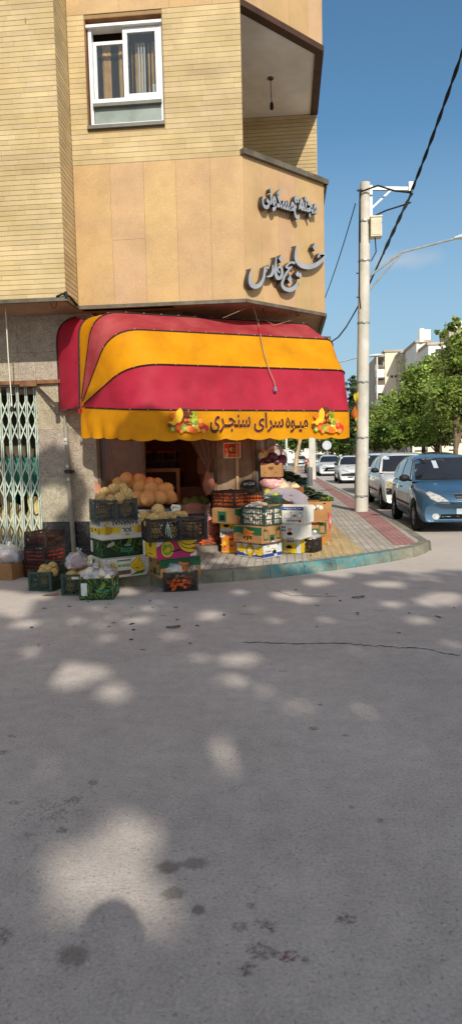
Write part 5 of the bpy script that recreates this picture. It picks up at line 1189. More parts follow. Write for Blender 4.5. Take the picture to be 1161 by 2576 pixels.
# shade trees over the near road, behind and beside the viewpoint; their foliage lets the same patches of sun through
def to_px(p):
    q = Vector(p)-EYE; z = q.dot(_cf)
    return (W2/2+F*q.dot(_cr)/z, H2/2-F*q.dot(_cu)/z) if z > .15 else None
SUNSPOT = [(165, 1700, 85, 38), (245, 1692, 34, 16), (285, 1742, 46, 26), (610, 1660, 66, 20), (585, 1712, 42, 18), (672, 1738, 30, 18), (748, 1778, 44, 19), (530, 1550, 34, 13), (935, 1785, 28, 16), (558, 1890, 34, 34), (570, 1945, 30, 20), (80, 1640, 30, 16),
           (196, 2195, 98, 98), (325, 2105, 85, 62), (280, 2195, 110, 100), (372, 2250, 50, 70), (190, 2285, 60, 60), (280, 2300, 120, 60), (25, 1520, 60, 42), (715, 1496, 40, 13), (800, 1466, 46, 11), (770, 1508, 36, 10), (640, 1530, 18, 8), (1110, 1508, 62, 22), (970, 1470, 50, 10), (985, 1520, 26, 10), (310, 1490, 40, 10), (200, 1560, 26, 9), (60, 1570, 40, 12), (505, 1440, 18, 10), (860, 1445, 30, 10), (960, 2560, 50, 30), (600, 1490, 20, 8), (120, 1935, 24, 18), (905, 1770, 22, 14), (820, 1560, 26, 9), (1050, 1560, 40, 12), (690, 1560, 26, 9), (440, 1600, 34, 10), (350, 1560, 26, 8), (1130, 1620, 34, 12), (500, 1655, 24, 10), (900, 1640, 22, 10), (100, 1500, 36, 10), (250, 1530, 24, 8)]
FAINT = [(860, 2425, 48, 60), (440, 2360, 80, 40), (545, 2255, 55, 38), (470, 2310, 55, 36), (400, 2420, 40, 26), (700, 2140, 40, 26), (80, 2290, 30, 30), (640, 1960, 34, 20), (400, 1830, 46, 22), (820, 1900, 30, 18), (1040, 1720, 50, 18), (160, 1850, 40, 18), (1080, 1900, 36, 20), (320, 1970, 40, 26)]
def lit(g, z):
    p = to_px(g)
    if p is None: return False
    x, y = p
    if y < 1446+16*noise.noise(Vector((x*.02, 0, 3)))-max(0, (x-850))*.06 and x > 560: return True
    for cx, cy, rx, ry in SUNSPOT:
        k = .30*noise.noise(Vector((x*.02, y*.03, 7)))
        mx = .035*F/max(1.0, g.y); my = mx*CH/max(1.0, g.y)
        if ((x-cx)/(rx+mx))**2+((y-cy)/(ry+my))**2 < .95+k: return True
    for cx, cy, rx, ry in FAINT:
        if ((x-cx)/rx)**2+((y-cy)/ry)**2 < 1+.5*noise.noise(Vector((x*.02, y*.03, 9))): return .3
    return False
def shade_keep(rng):
    def f(p):
        if in_frame(p, 60): return False
        if p.y > -.3 and abs(p.x) < 3.5 and p.z < 2.6: return False
        g = Vector(p)-SUN*(p.z/SUN.z)
        if -9 < g.x < 6 and .5 < g.y < 8.6:
            l_ = lit(g, p.z)
            if l_: return l_ is not True and rng.random() < .10
        elif g.y >= 8.6:
            w = Vector(p)-SUN*((p.y-9.6)/SUN.y)          # where it meets the shop front
            if w.x > .45: return False
            if w.x > -1.2 and (w.z > 1.35 or noise.noise(Vector((w.x*2.4, w.z*2.2, 31))) < -.16+.5*max(0, w.x+.45)): return False
            if w.z > (2.9 if w.x < -3.2 else 2.2 if w.x < -2.75 else 1.35)+.3*noise.noise(Vector((w.x*1.3, 0, 2))): return False
            d = noise.noise(Vector((w.x*1.7, w.z*1.5, 11)))
            return d > (.13 if w.x < -2.7 else .0)
        return True
    return f
def shade_tree(label, x, y, blobs, n, seed):
    rng = random.Random(seed+100)
    make_tree('shade_tree', label, Vector((x, y, 0)), blobs, n, .125, m_leafs[1], m_bark, .17, seed, limbs=9, keep=shade_keep(rng))
hx, hy = SUN.x/SUN.z, SUN.y/SUN.z
def over_ground(gx, gy, z, r, rz): return (gx+hx*z, gy+hy*z, z, r, r, rz)
ZC = 8.2
shade_tree('tall leafy tree behind the viewpoint that shades the left of the road', 1.6, -11.0, [over_ground(x_, y_, ZC+d_, r_, 1.0) for x_, y_, d_, r_ in ((-2.4, 3.0, 0, 2.1), (-3.4, 5.8, .3, 1.9), (-1.2, 1.2, .4, 1.9), (-3.2, 8.2, .2, 1.9), (-5.4, 6.5, .5, 2.0), (-3.6, 10.6, .4, 1.9), (-5.6, 10, .6, 2.0), (-2.0, 11.4, .2, 1.7))], 80000, 41)
shade_tree('tall leafy tree behind the viewpoint that shades the right of the road', 6.6, -11.5, [over_ground(x_, y_, ZC+d_, r_, 1.0) for x_, y_, d_, r_ in ((1.6, 2.6, 0, 2.1), (2.2, 5.4, .3, 2.1), (.0, 4.4, .5, 2.0), (.2, 7.0, .2, 1.9), (3.9, 4.0, .4, 2.2), (3.4, 7.2, .2, 1.9), (.6, .4, .3, 2.0), (-.6, 10.2, .4, 1.5))], 80000, 42)

# ---------------------------------------------------------------- far buildings
m_cream = mat('cream_render', (234, 220, 194), (226, 210, 184), .6, .9, dirt=.12, dscale=.4); m_greyr = mat('grey_render', (186, 172, 156), (170, 156, 140), .6, .9, dirt=.15, dscale=.4); m_whiter = mat('white_render', (238, 232, 220), (228, 222, 208), .6, .9, dirt=.12, dscale=.4); m_win = mat('far_window', (52, 54, 56), (36, 38, 40), .8, .2, spec=.6)
def px_box(Y, x0, x1, ytop, depth, ybase=None):
    a, b = at_y(x0, ytop, Y), at_y(x1, ytop, Y); return a.x, b.x, max(a.z, b.z), Y, Y+depth
def far_block(name, label, Y, x0, x1, yt, depth, m, side=None, wins=(), extra=None):
    X0, X1, Z, Y0, Y1 = px_box(Y, x0, x1, yt, depth); root = wthing(name, label, 'building', ((X0+X1)/2, Y, 0))
    w_ = MB(); w_.box(X0, Y0, 0, X1, Y1, Z); part(w_, 'wall', m, root)
    w_ = MB(); w_.box(X0-.15, Y0-.15, Z, X1+.15, Y1+.1, Z+.22); part(w_, 'roof', m_greyr, root)
    for (wx0, wy0, wx1, wy1) in wins:
        a, b = at_y(wx0, wy0, Y), at_y(wx1, wy1, Y); f_ = MB(); f_.box(a.x-.08, Y-.06, b.z-.08, b.x+.08, Y-.01, a.z+.08); fo = part(f_, 'window', m_trim, root); f_ = MB(); f_.box(a.x, Y-.075, b.z, b.x, Y-.062, a.z); part(f_, 'pane', m_win, fo)
    return root, X0, X1, Z
r1, X0, X1, Z = far_block('apartment_building', 'cream apartment block with stacked balconies right of the utility pole', 75, 967, 1008, 886, 14, m_cream, wins=[(983, 946, 985, 948), (993, 946, 995, 948), (983, 990, 985, 992)])
lx0 = at_y(943, 900, 76).x
w_ = MB(); w_.box(lx0, 76.2, 0, X0, 86, Z-.3); part(w_, 'wing', m_greyr, r1)
w_ = MB(); w_.box(lx0-.1, 75.1, Z-.45, X0-.02, 76.3, Z-.1); part(w_, 'roof', m_greyr, r1)
for k, (yt_, yb_) in enumerate(((927, 947), (966, 986), (1003, 1024), (1040, 1060))):
    za, zb_ = at_y(955, yt_, 75.5).z, at_y(955, yb_, 75.5).z
    q = MB(); q.box(lx0+.4, 76.13, zb_+.1, X0-.3, 76.18, za+1.0); part(q, 'window', m_win, r1)
    q = MB(); q.box(lx0, 75.05, zb_-.15, X0-.05, 75.17, zb_+.75); q.box(lx0, 75.2, zb_-.2, X0-.05, 76.2, zb_-.05); q.box(lx0, 75.18, zb_-.15, lx0+.1, 76.2, zb_+.75); q.box(lx0, 75.08, zb_-.05, lx0+.12, 75.2, zb_+2.1); bal = part(q, 'balcony', m_whiter, r1)
    q = MB()
    for t_ in range(3): q.box(lx0+.05, 75.03, zb_+.86+.14*t_, X0-.1, 75.06, zb_+.90+.14*t_)
    part(q, 'balcony_rail', m_greyr, bal)
q = MB(); q.box(lx0+.8, 75.3, at_y(955, 922, 75.5).z, lx0+1.5, 75.9, at_y(955, 915, 75.5).z+.2); part(q, 'air_conditioner', m_whiter, r1)
r2, X0, X1, Z = far_block('apartment_building', 'grey rendered house stepping up behind the cream block', 72, 1008, 1042, 888, 12, m_greyr, wins=[(1018, 925, 1034, 950)])
q = MB(); q.box(at_y(1030, 900, 71).x, 70.6, 0, at_y(1052, 900, 71).x, 71.9, at_y(1040, 880, 71).z); part(q, 'wall', m_cream, r2)
r3, X0, X1, Z = far_block('apartment_building', 'white stepped house with roof water tanks above the trees', 66, 1046, 1080, 862, 12, m_whiter, wins=[(1056, 905, 1066, 925)])
q = MB(); q.box(at_y(1062, 860, 66).x, 65.9, Z+.22, at_y(1081, 850, 66).x, 68, Z+1.2); q.tube([(at_y(1058, 850, 66).x, 66, Z), (at_y(1058, 850, 66).x, 66, Z+1.3)], .3, 10); part(q, 'water_tank', m_whiter, r3)
r4, X0, X1, Z = far_block('apartment_building', 'topmost white house at the right edge above the crowns', 62, 1076, 1180, 868, 12, m_whiter, wins=[(1096, 880, 1108, 896), (1122, 880, 1134, 896)])
q = MB(); q.box(at_y(1130, 830, 62).x, 62.2, Z, at_y(1175, 830, 62).x, 66, at_y(1150, 826, 62).z); part(q, 'stair_head', m_greyr, r4); q = MB(); q.box(at_y(1142, 830, 62).x, 61.9, at_y(1150, 824, 62).z, at_y(1180, 830, 62).x, 64, at_y(1150, 808, 62).z); part(q, 'water_tank', m_whiter, r4)
r5, *_ = far_block('house', 'low pale house glimpsed left of the cream block beyond the pole', 88, 918, 945, 965, 10, m_cream, wins=[(922, 980, 928, 992), (934, 980, 940, 992), (926, 1010, 936, 1026)])
r6, *_ = far_block('house', 'long low pale house closing the far end of the street', 112, 560, 940, 1112, 8, m_whiter, wins=[(700+28*k, 1122, 708+28*k, 1130) for k in range(6)])
# roadside wall across the street
gw_ = MB(); a, b = at_y(1035, 1100, 47), at_y(1240, 1100, 47); gw_.box(a.x, 47, 0, b.x, 47.3, 2.35); gw_.box(a.x-.1, 46.95, 2.35, b.x, 47.35, 2.47)
wl2 = wthing('garden_wall', 'pale rendered garden wall with dark rails behind the trees across the street', 'wall', (a.x+2, 47, 0)); part(gw_, 'wall', m_whiter, wl2)
q = MB()
for z in (1.25, 1.62, 1.95): q.bar((a.x+.2, 46.94, z), (b.x, 46.94, z), .05, .06)
part(q, 'rail', mat('dark_rail', (46, 44, 42)), wl2)
q = MB()
for px in (1082, 1116, 1150): p = at_y(px, 1100, 47); q.box(p.x-.25, 46.8, 0, p.x+.25, 46.92, 2.7)
part(q, 'pier', m_cream, wl2)
po = wthing('lamp_post', 'thin pale pole standing among the trees at the right edge', 'post', tuple(ground_at(1147, 43))); q = MB(); q.tube([ground_at(1147, 43), at_y(1149, 1020, 43)], .10, 8); part(q, 'post', m_conc, po)
# ================================================================ CRATES, CARTONS AND PRODUCE
m_kraft = mat('kraft_card', (176, 132, 84), (160, 116, 72), 3, .85, .08, 60, dirt=.18, dscale=7, coords='Object'); m_whitecard = mat('white_card', (222, 216, 204), (208, 202, 190), 4, .7, dirt=.16, dscale=6)
m_yellowcard = mat('yellow_card', (226, 190, 44), (214, 176, 40), 4, .7, dirt=.14, dscale=6); m_greencard = mat('leaf_green_card', (36, 62, 34), (28, 48, 28), 5, .6, dirt=.2, dscale=6); m_pinkcard = mat('pink_card', (196, 48, 110), (182, 42, 100), 4, .6, dirt=.12, dscale=6)
m_orangecard = mat('orange_card', (196, 132, 52), (182, 118, 46), 4, .75, dirt=.2, dscale=6); m_graycard = mat('card_edge', (150, 112, 72), rough=.9)
INK = dict(w=(226, 222, 212), k=(24, 22, 20), y=(240, 200, 40), dy=(214, 164, 30), b=(38, 66, 132), g=(34, 92, 58), lg=(120, 160, 60), r=(190, 40, 44), p=(206, 56, 120), n=(166, 122, 76), dn=(110, 74, 40), gr=(140, 140, 140), t=(60, 160, 130), dg=(24, 40, 24), gl=(96, 116, 50), o=(220, 130, 40), lb=(190, 206, 220))
INKM = {k: mat('ink_'+k, v, rough=.6) for k, v in INK.items()}
def banana(mb, fn, cx, cy, s, d, mi, rot=0.0, n=4, mir=1, outline=None):
    for i in range(n):
        o = (i-(n-1)/2)*s*.17; a = rot+(i-(n-1)/2)*.16; x, y = cx-sin(rot)*o, cy+cos(rot)*o
        crescent(mb, fn, x, y, s*1.04, s*.235, d+.0004*i, outline if outline is not None else mi+100, a, .30, mir)
        crescent(mb, fn, x, y, s, s*.165, d+.0004*i+.0002, mi, a, .30, mir)
def carton(name, label, pos, yaw, w, d, h, m, prints=None, open_=False, group='cartons around the shop door', lid=None, holes=True, floor_t=None):
    """pos: world place of the middle of the base; prints[face] = list of items in face fractions"""
    root = thing(name, label, 'box', pos, yaw, group); b = MB(); e = .008
    bow = lambda u: .006*sin(pi*u)
    if open_:
        for (x0, y0, x1, y1) in ((-w/2, -d/2, w/2, -d/2+e), (-w/2, d/2-e, w/2, d/2), (-w/2, -d/2+e, -w/2+e, d/2-e), (w/2-e, -d/2+e, w/2, d/2-e)): b.box(x0, y0, 0, x1, y1, h)
        b.box(-w/2+e, -d/2+e, 0.001, w/2-e, d/2-e, e)
    else:
        b.box(-w/2, -d/2, 0, w/2, d/2, h-.003); b.box(-w/2+.004, -d/2+.004, h-.003, w/2-.004, d/2-.004, h)
        b.box(-w/2-.003, -d/2-.003, h*.0+.004, w/2+.003, d/2+.003, .012, t=.82)
    bo = part(b, 'carton', m, root)
    if lid: part(lid(), 'flap', m, root)
    keys = sorted({it[-1] if it[0] != 't' else it[6] for f in (prints or {}).values() for it in f} | {'k'})
    if 'dn' not in keys: keys.append('dn')
    ix = {k: i for i, k in enumerate(keys)}
    for f, items in (prints or {}).items():
        q = MB(); L = w if f in 'FB' else d
        if f == 'F': fn = lambda u, v, dd: Vector((-w/2+u, -d/2-.0012-dd, v))
        elif f == 'L': fn = lambda u, v, dd: Vector((-w/2-.0012-dd, d/2-u, v))
        elif f == 'R': fn = lambda u, v, dd: Vector((w/2+.0012+dd, -d/2+u, v))
        k = 0
        for it in items:
            dd = k*.0006; k += 1; t_ = it[0]
            if t_ == 'r': q.face([fn(it[1]*L, it[2]*h, dd), fn(it[3]*L, it[2]*h, dd), fn(it[3]*L, it[4]*h, dd), fn(it[1]*L, it[4]*h, dd)], ix[it[5]])
            elif t_ == 'e': ell(q, fn, it[1]*L, it[2]*h, it[3]*L, it[4]*h, dd, ix[it[5]], 0, 22)
            elif t_ == 'p': q.prism([(x*L, y*h) for x, y in it[1]], dd, dd, fn, ix[it[2]])
            elif t_ == 'b': banana(q, fn, it[1]*L, it[2]*h, it[3]*L, dd, ix[it[6]], it[4], it[5], 1 if len(it) < 8 else 1)
            elif t_ == 'bo': banana(q, fn, it[1]*L, it[2]*h, it[3]*L, dd, ix[it[6]], it[4], it[5], 1, ix['k']); k += 3
            elif t_ == 't': put_text(q, it[1], fn, it[2]*L, it[3]*h, it[4]*L, it[5]*h, dd, ix[it[6]], it[7] if len(it) > 7 else 0, it[8] if len(it) > 8 else .01)
            elif t_ == 'leaf':
                rng = random.Random(it[1])
                for _ in range(it[2]):
                    a = (rng.random()*L, rng.random()*h); an = rng.uniform(0, pi); ln = rng.uniform(.1, .3)*L; c_ = rng.uniform(-.4, .4)
                    pts = [(a[0]+ln*t*cos(an+c_*t), a[1]+ln*t*sin(an+c_*t)) for t in (0, .25, .5, .75, 1)]
                    pts = [(min(max(x, 0), L), min(max(y, 0), h)) for x, y in pts]
                    for (x0, y0), (x1, y1) in zip(pts, pts[1:]):
                        dx, dy = x1-x0, y1-y0; l_ = sqrt(dx*dx+dy*dy)
                        if l_ < .004: continue
                        nx, ny = -dy/l_*.0022, dx/l_*.0022; q.face([fn(x0+nx, y0+ny, dd), fn(x0-nx, y0-ny, dd), fn(x1-nx, y1-ny, dd), fn(x1+nx, y1+ny, dd)], ix[it[3]])
        q.m = [ix['dn'] if x >= 100 else x for x in q.m]
        part(q, 'printed_side', [INKM[x] for x in keys], root)
    return root
def near_corner(px, py, z, yaw, w, d, which):
    """place of the base centre when the visible front-left / front-right base corner sits at an image point and height z"""
    p = at_z(px, py, z); lx = -w/2 if which == 'l' else w/2; ly = -d/2
    return Vector((p.x-(lx*cos(yaw)-ly*sin(yaw)), p.y-(lx*sin(yaw)+ly*cos(yaw)), z))
def corner_y(px, Y, z, yaw, w, d, which):
    p = at_y(px, 1143+(CH-z)*F/Y, Y); lx = -w/2 if which == 'l' else w/2; ly = -d/2
    return Vector((p.x-(lx*cos(yaw)-ly*sin(yaw)), p.y-(lx*sin(yaw)+ly*cos(yaw)), z))
def lattice_crate(name, label, pos, yaw, w, d, h, m, style='chevron', group='plastic crates of produce', label_strip=False):
    root = thing(name, label, 'crate', pos, yaw, group); b = MB(); t = .012; p = .03
    for sx in (-1, 1):
        for sy in (-1, 1):
            x, y = sx*(w/2-p/2), sy*(d/2-p/2); b.box(x-p/2, y-p/2, 0, x+p/2, y+p/2, h+.012)
    def side(L, fn):
        def bar(u0, v0, u1, v1, wd): b.bar(fn(u0, v0), fn(u1, v1), wd, .008, up=fn(0, 0, 1)-fn(0, 0, 0))
        n = 2
        for v, wd in ((.008, .022), (h-.012, .030), (h*.36, .011), (h*.66, .011)): bar(p*.8, v, L-p*.8, v, wd)
        bar(L/2, 0, L/2, h, .016)
        if style == 'chevron':
            k = int(L/.036)
            for i in range(k):
                u = p+(L-2*p)*(i+.5)/k; s_ = .022 if u < L/2 else -.022
                for v0, v1 in ((.02, h*.36), (h*.36, h*.66), (h*.66, h-.02)): bar(u-s_, v0, u+s_, v1, .010); s_ = -s_
        elif style == 'slots':
            k = int(L/.030)
            for i in range(k):
                u = p+(L-2*p)*(i+.5)/k
                bar(u, .015, u, h-.05, .012)
        else:
            k = int(L/.05)
            for i in range(k): u = p+(L-2*p)*(i+.5)/k; bar(u, .015, u, h-.02, .009)
    side(w, lambda u, v, o=0: Vector((-w/2+u, -d/2+.006-o, v))); side(w, lambda u, v, o=0: Vector((-w/2+u, d/2-.006+o, v)))
    side(d, lambda u, v, o=0: Vector((-w/2+.006-o, -d/2+u, v))); side(d, lambda u, v, o=0: Vector((w/2-.006+o, -d/2+u, v)))
    for i in range(9): x = -w/2+.03+(w-.06)*i/8; b.box(x-.012, -d/2+.02, .004, x+.012, d/2-.02, .010)
    part(b, 'lattice', m, root)
    if label_strip: q = MB(); q.box(-w*.12, -d/2-.004, h-.05, w*.12, -d/2-.0015, h-.022); part(q, 'crate_label', m_whitecard, root)
    return root
m_blackpl = mat('black_crate_plastic', (40, 38, 36), (30, 28, 27), 9, .5, spec=.4, dirt=.2); m_greenpl = mat('green_crate_plastic', (54, 78, 66), (42, 64, 54), 9, .5, spec=.4, dirt=.2); m_brownpl = mat('brown_crate_plastic', (56, 42, 36), (44, 32, 28), 9, .55, dirt=.2); m_greypl = mat('charcoal_crate_plastic', (62, 68, 64), (50, 56, 52), 9, .5, spec=.4, dirt=.2)
# ---- produce meshes (shared by the copies)
def melon_mat(nm, a, b_, c_):
    m = mat(nm, a, b_, 3, .7, .35, 90, .25, dirt=.12, dscale=9, speck=(260, c_, .14)); return m
m_gold = melon_mat('netted_gold_rind', (208, 146, 84), (194, 128, 66), (218, 172, 120)); m_pale = melon_mat('striped_pale_rind', (206, 166, 104), (188, 146, 86), (214, 186, 132))
m_stripe = mat('melon_groove', (104, 96, 44), rough=.8)
def prod_mesh(nm, m, rx, rz, lump=.04, ls=2.0, seed=1, ribs=0, n=18, tf=None):
    q = MB(); q.ball((0, 0, 0), rx, rx, rz, n, 0, 1.0, lump, ls, seed, 0, tf); return q.mesh(nm, m, True)
def rib_tint(n, k):
    def f(a, b): return (.60, .58, .42) if b % k == 0 else (1, 1, 1)
    return f
ME = {'gold_a': prod_mesh('melon', m_gold, .105, .100, .08, 1.4, 1), 'gold_b': prod_mesh('melon', m_gold, .100, .120, .08, 1.5, 2), 'gold_c': prod_mesh('melon', m_gold, .095, .090, .1, 1.6, 5),
      'pale_a': prod_mesh('melon', m_pale, .078, .078, .03, 2, 3, n=40, tf=rib_tint(40, 5)), 'pale_b': prod_mesh('melon', m_pale, .084, .076, .05, 2, 4, n=40, tf=rib_tint(40, 5))}
m_tom = mat('tomato_skin', (128, 22, 16), (146, 36, 24), 9, .3, spec=.5, coat=.3); m_orng = mat('orange_skin', (176, 82, 24), (158, 70, 20), 12, .5, .15, 200); m_car = mat('carrot_skin', (206, 96, 40), (190, 80, 34), 12, .6, .2, 60); m_cuc = mat('cucumber_skin', (44, 62, 34), (32, 48, 26), 10, .5, spec=.4); m_garl = mat('garlic_skin', (220, 210, 196), (196, 180, 160), 14, .7); m_onion = mat('white_onion_skin', (226, 218, 200), (206, 192, 164), 8, .5); m_squash = mat('courgette_skin', (196, 190, 120), (120, 130, 66), 16, .5)
m_redcab = mat('red_cabbage_leaf', (82, 26, 48), (58, 18, 36), 5, .4, spec=.5); m_cab = mat('cabbage_leaf', (126, 140, 76), (92, 112, 56), 6, .6, tl=.15); m_caul = mat('cauliflower_curd', (222, 204, 158), (196, 174, 122), 18, .8, .5, 60); m_quin = mat('quince_skin', (170, 166, 70), (150, 146, 56), 6, .5)
ME['tomato'] = prod_mesh('tomato', m_tom, .036, .030, .06, 2, 1, n=12); ME['orange'] = prod_mesh('orange', m_orng, .036, .035, .02, 2, 2, n=12); ME['garlic'] = prod_mesh('garlic_bulb', m_garl, .030, .026, .25, 3, 3, n=12); ME['onion'] = prod_mesh('white_onion', m_onion, .044, .040, .08, 2, 4, n=14); ME['quince'] = prod_mesh('quince', m_quin, .055, .062, .16, 2, 5, n=14)
q = MB(); q.tube([(-.085, 0, 0), (-.04, .003, .002), (.03, -.002, .001), (.085, .004, -.002)], [.018, .017, .013, .003], 8); ME['carrot'] = q.mesh('carrot', m_car, True)
q = MB(); q.tube([(-.09, 0, 0), (-.06, .004, .005), (.0, .008, .008), (.06, .004, .005), (.09, 0, 0)], [.008, .018, .020, .018, .006], 8); ME['cucumber'] = q.mesh('cucumber', m_cuc, True)
q = MB(); q.tube([(-.09, 0, 0), (-.05, .004, .003), (.04, .006, .004), (.09, .01, 0)], [.016, .020, .023, .010], 8); ME['courgette'] = q.mesh('courgette', m_squash, True)
q = MB(); q.ball((0, 0, 0), .085, .085, .078, 22, lump=.10, ls=2.6, seed=8); ME['redcab'] = q.mesh('red_cabbage', m_redcab, True)
q = MB(); q.ball((0, 0, 0), .095, .095, .085, 22, lump=.30, ls=2.8, seed=9); ME['cabbage'] = q.mesh('cabbage', m_cab, True)
q = MB(); q.ball((0, 0, 0), .095, .085, .065, 26, lump=.35, ls=7, seed=3); ME['bonion'] = prod_mesh('onion', mat('brown_onion_skin', (170, 112, 66), (148, 90, 50), 8, .5), .042, .040, .08, 2, 6, n=14); ME['cauliflower'] = q.mesh('cauliflower', m_caul, True)
RN = random.Random(5)
def put(key, name, cat, label, group, pos, rot=None, s=1.0):
    o = bpy.data.objects.new(name, ME[key]); COL.objects.link(o); o.location = pos
    o.rotation_euler = rot if rot else (RN.uniform(0, 6), RN.uniform(0, 6), RN.uniform(0, 6)); o.scale = (s*RN.uniform(.94, 1.06),)*3
    return tag(o, label, cat, group)
def local(root, x, y, z):
    c, s = cos(root.rotation_euler.z), sin(root.rotation_euler.z); return Vector((root.location.x+x*c-y*s, root.location.y+x*s+y*c, root.location.z+z))
def fill(root, w, d, z0, layers, key, name, cat, label, group, r, jit=.3, flat=False, heap=0.0, s=1.0):
    for li in range(layers):
        nx = max(1, int((w-.03)/(2*r))); ny = max(1, int((d-.03)/(2*r)))
        for i in range(nx):
            for j in range(ny):
                if li == layers-1 and heap and RN.random() < heap: continue
                x = -w/2+.015+r+(w-.03-2*r)*(i/(nx-1) if nx > 1 else .5); y = -d/2+.015+r+(d-.03-2*r)*(j/(ny-1) if ny > 1 else .5)
                p = local(root, x+RN.uniform(-jit, jit)*r, y+RN.uniform(-jit, jit)*r*.5, z0+r+li*r*1.65+RN.uniform(0, .2)*r)
                put(key, name, cat, label, group, p, (RN.uniform(-.4, .4), RN.uniform(-.4, .4), RN.uniform(0, 6)) if flat else None, s)
m_bag = film('clear_plastic_bag', (226, 226, 232), .35, .16, .30); m_baghaze = film('hazy_plastic_sheet', (176, 172, 182), .3, .25, .48); m_bagdim = film('thin_bag', (230, 200, 180), .6, .2, .08)
def plastic(name, label, cat, pos, rx, ry, rz, m, seed=1, knot=True, group=None, flat_bottom=True, rz_rot=0.0):
    q = MB(); rows = []; n = 26
    for a in range(17):
        th = pi*a/16; row = []
        for b in range(n):
            ph = 2*pi*b/n; d = Vector((sin(th)*cos(ph), sin(th)*sin(ph), cos(th))); k = 1+.22*noise.noise(d*2.2+Vector((seed*5, 0, 0)))+.16*noise.noise(d*6+Vector((seed*3, 2, 0)))+.07*abs(noise.noise(d*14+Vector((seed, 0, 4))))
            v = Vector((d.x*rx*k, d.y*ry*k, d.z*rz*k))
            if flat_bottom and v.z < -rz*.55: v.z = -rz*.55+.1*(v.z+rz*.55)
            row.append(v)
        rows.append(row)
    q.grid(rows, close_u=True)
    if knot:
        for k in range(5):
            a = 2*pi*k/5+seed; t = Vector((.2*rx, .1*ry, rz*.9)); e = t+Vector((cos(a)*.035, sin(a)*.035, .05+.02*sin(k*3))); w_ = Vector((-sin(a), cos(a), 0))*.02
            q.face([t, e+w_, e+Vector((0, 0, .01)), e-w_])
    o = single(q, name, m, label, cat, group, smooth=True, loc=pos); o.rotation_euler = (0, 0, rz_rot); return o
PI_ = pi
def bananas_front(): return [('r', 0, .30, 1, .62, 'y'), ('t', 'BANANAS', .56, .82, .62, .24, 'k', pi, .02), ('b', .17, .44, .20, 1.2, 4, 'dy'), ('b', .93, .44, .18, 1.2, 4, 'dy'), ('e', .60, .40, .18, .30, 'w'), ('e', .60, .40, .165, .27, 'y'), ('e', .60, .40, .15, .245, 'w'), ('t', 'SOL', .60, .44, .22, .22, 'k', pi, .03), ('t', 'DEL', .60, .22, .10, .10, 'k', pi, .01), ('p', [(.04, .66), (.09, .66), (.22, .98), (.16, .98)], 'y'), ('p', [(.045, .66), (.055, .66), (.175, .98), (.165, .98)], 'k')]
def sol_side(): return [('r', 0, .30, 1, .58, 'y'), ('t', 'BANANAS', .5, .80, .82, .26, 'k', pi, .02), ('t', 'SOL', .16, .42, .24, .18, 'k', pi, .02), ('p', [(.46, .40), (.54, .40), (.56, .50), (.5, .56), (.44, .50)], 'k'), ('b', .78, .38, .26, .3, 3, 'dy')]
def victor(seed, lab=True): return [('leaf', seed, 46, 'gl'), ('leaf', seed+3, 26, 'lg'), ('p', [(.13, .52), (.30, .62), (.31, .80), (.16, .70)], 'w'), ('t', 'INDIA', .22, .66, .12, .10, 'g', pi+.15), ('e', .62, .66, .15, .28, 'dg'), ('b', .66, .70, .24, .9, 2, 'lg'), ('t', 'BANANA', .62, .56, .16, .10, 'w', pi), ('t', 'VICTOR', .60, .34, .32, .24, 't', pi, .03), ('r', .47, .60, .76, .61, 't')]
def victor_end(seed): return [('leaf', seed, 34, 'gl'), ('leaf', seed+7, 16, 'lg'), ('r', .06, .20, .24, .80, 'w'), ('p', [(.42, .30), (.58, .30), (.62, .48), (.5, .60), (.38, .48)], 'k'), ('b', .70, .62, .26, .9, 2, 'lg'), ('t', 'VICTOR', .68, .42, .40, .14, 't', pi, .02)]
def kraft_green(a=0): return [('p', [(0, .98), (0, .55), (.2, .62), (.34, .50), (.62, .56), (.8, .48), (1, .52), (1, .98)], 'g'), ('b', .50, .50, .38, -.5, 4, 'o'), ('p', [(.34, .30), (.40, .22), (.46, .40), (.42, .44)], 'dg'), ('p', [(.46, .18), (.52, .16), (.55, .42), (.48, .42)], 'dg'), ('p', [(.58, .26), (.66, .28), (.62, .46), (.56, .44)], 'dg'), ('t', 'banana', .12, .16, .18, .10, 'r', 0)]
def kraft_end(): return [('r', .08, .18, .32, .82, 'g'), ('r', .11, .28, .29, .72, 'n'), ('r', .38, .50, .66, .90, 'n'), ('r', .39, .12, .65, .48, 'g'), ('p', [(.46, .18), (.58, .18), (.60, .28), (.52, .36), (.44, .28)], 'k'), ('r', .72, .18, .96, .82, 'g'), ('r', .75, .28, .93, .72, 'n'), ('r', .77, .52, .91, .66, 'o'), ('e', .15, .86, .03, .05, 'k'), ('e', .88, .86, .03, .05, 'k')]
Z0 = .147
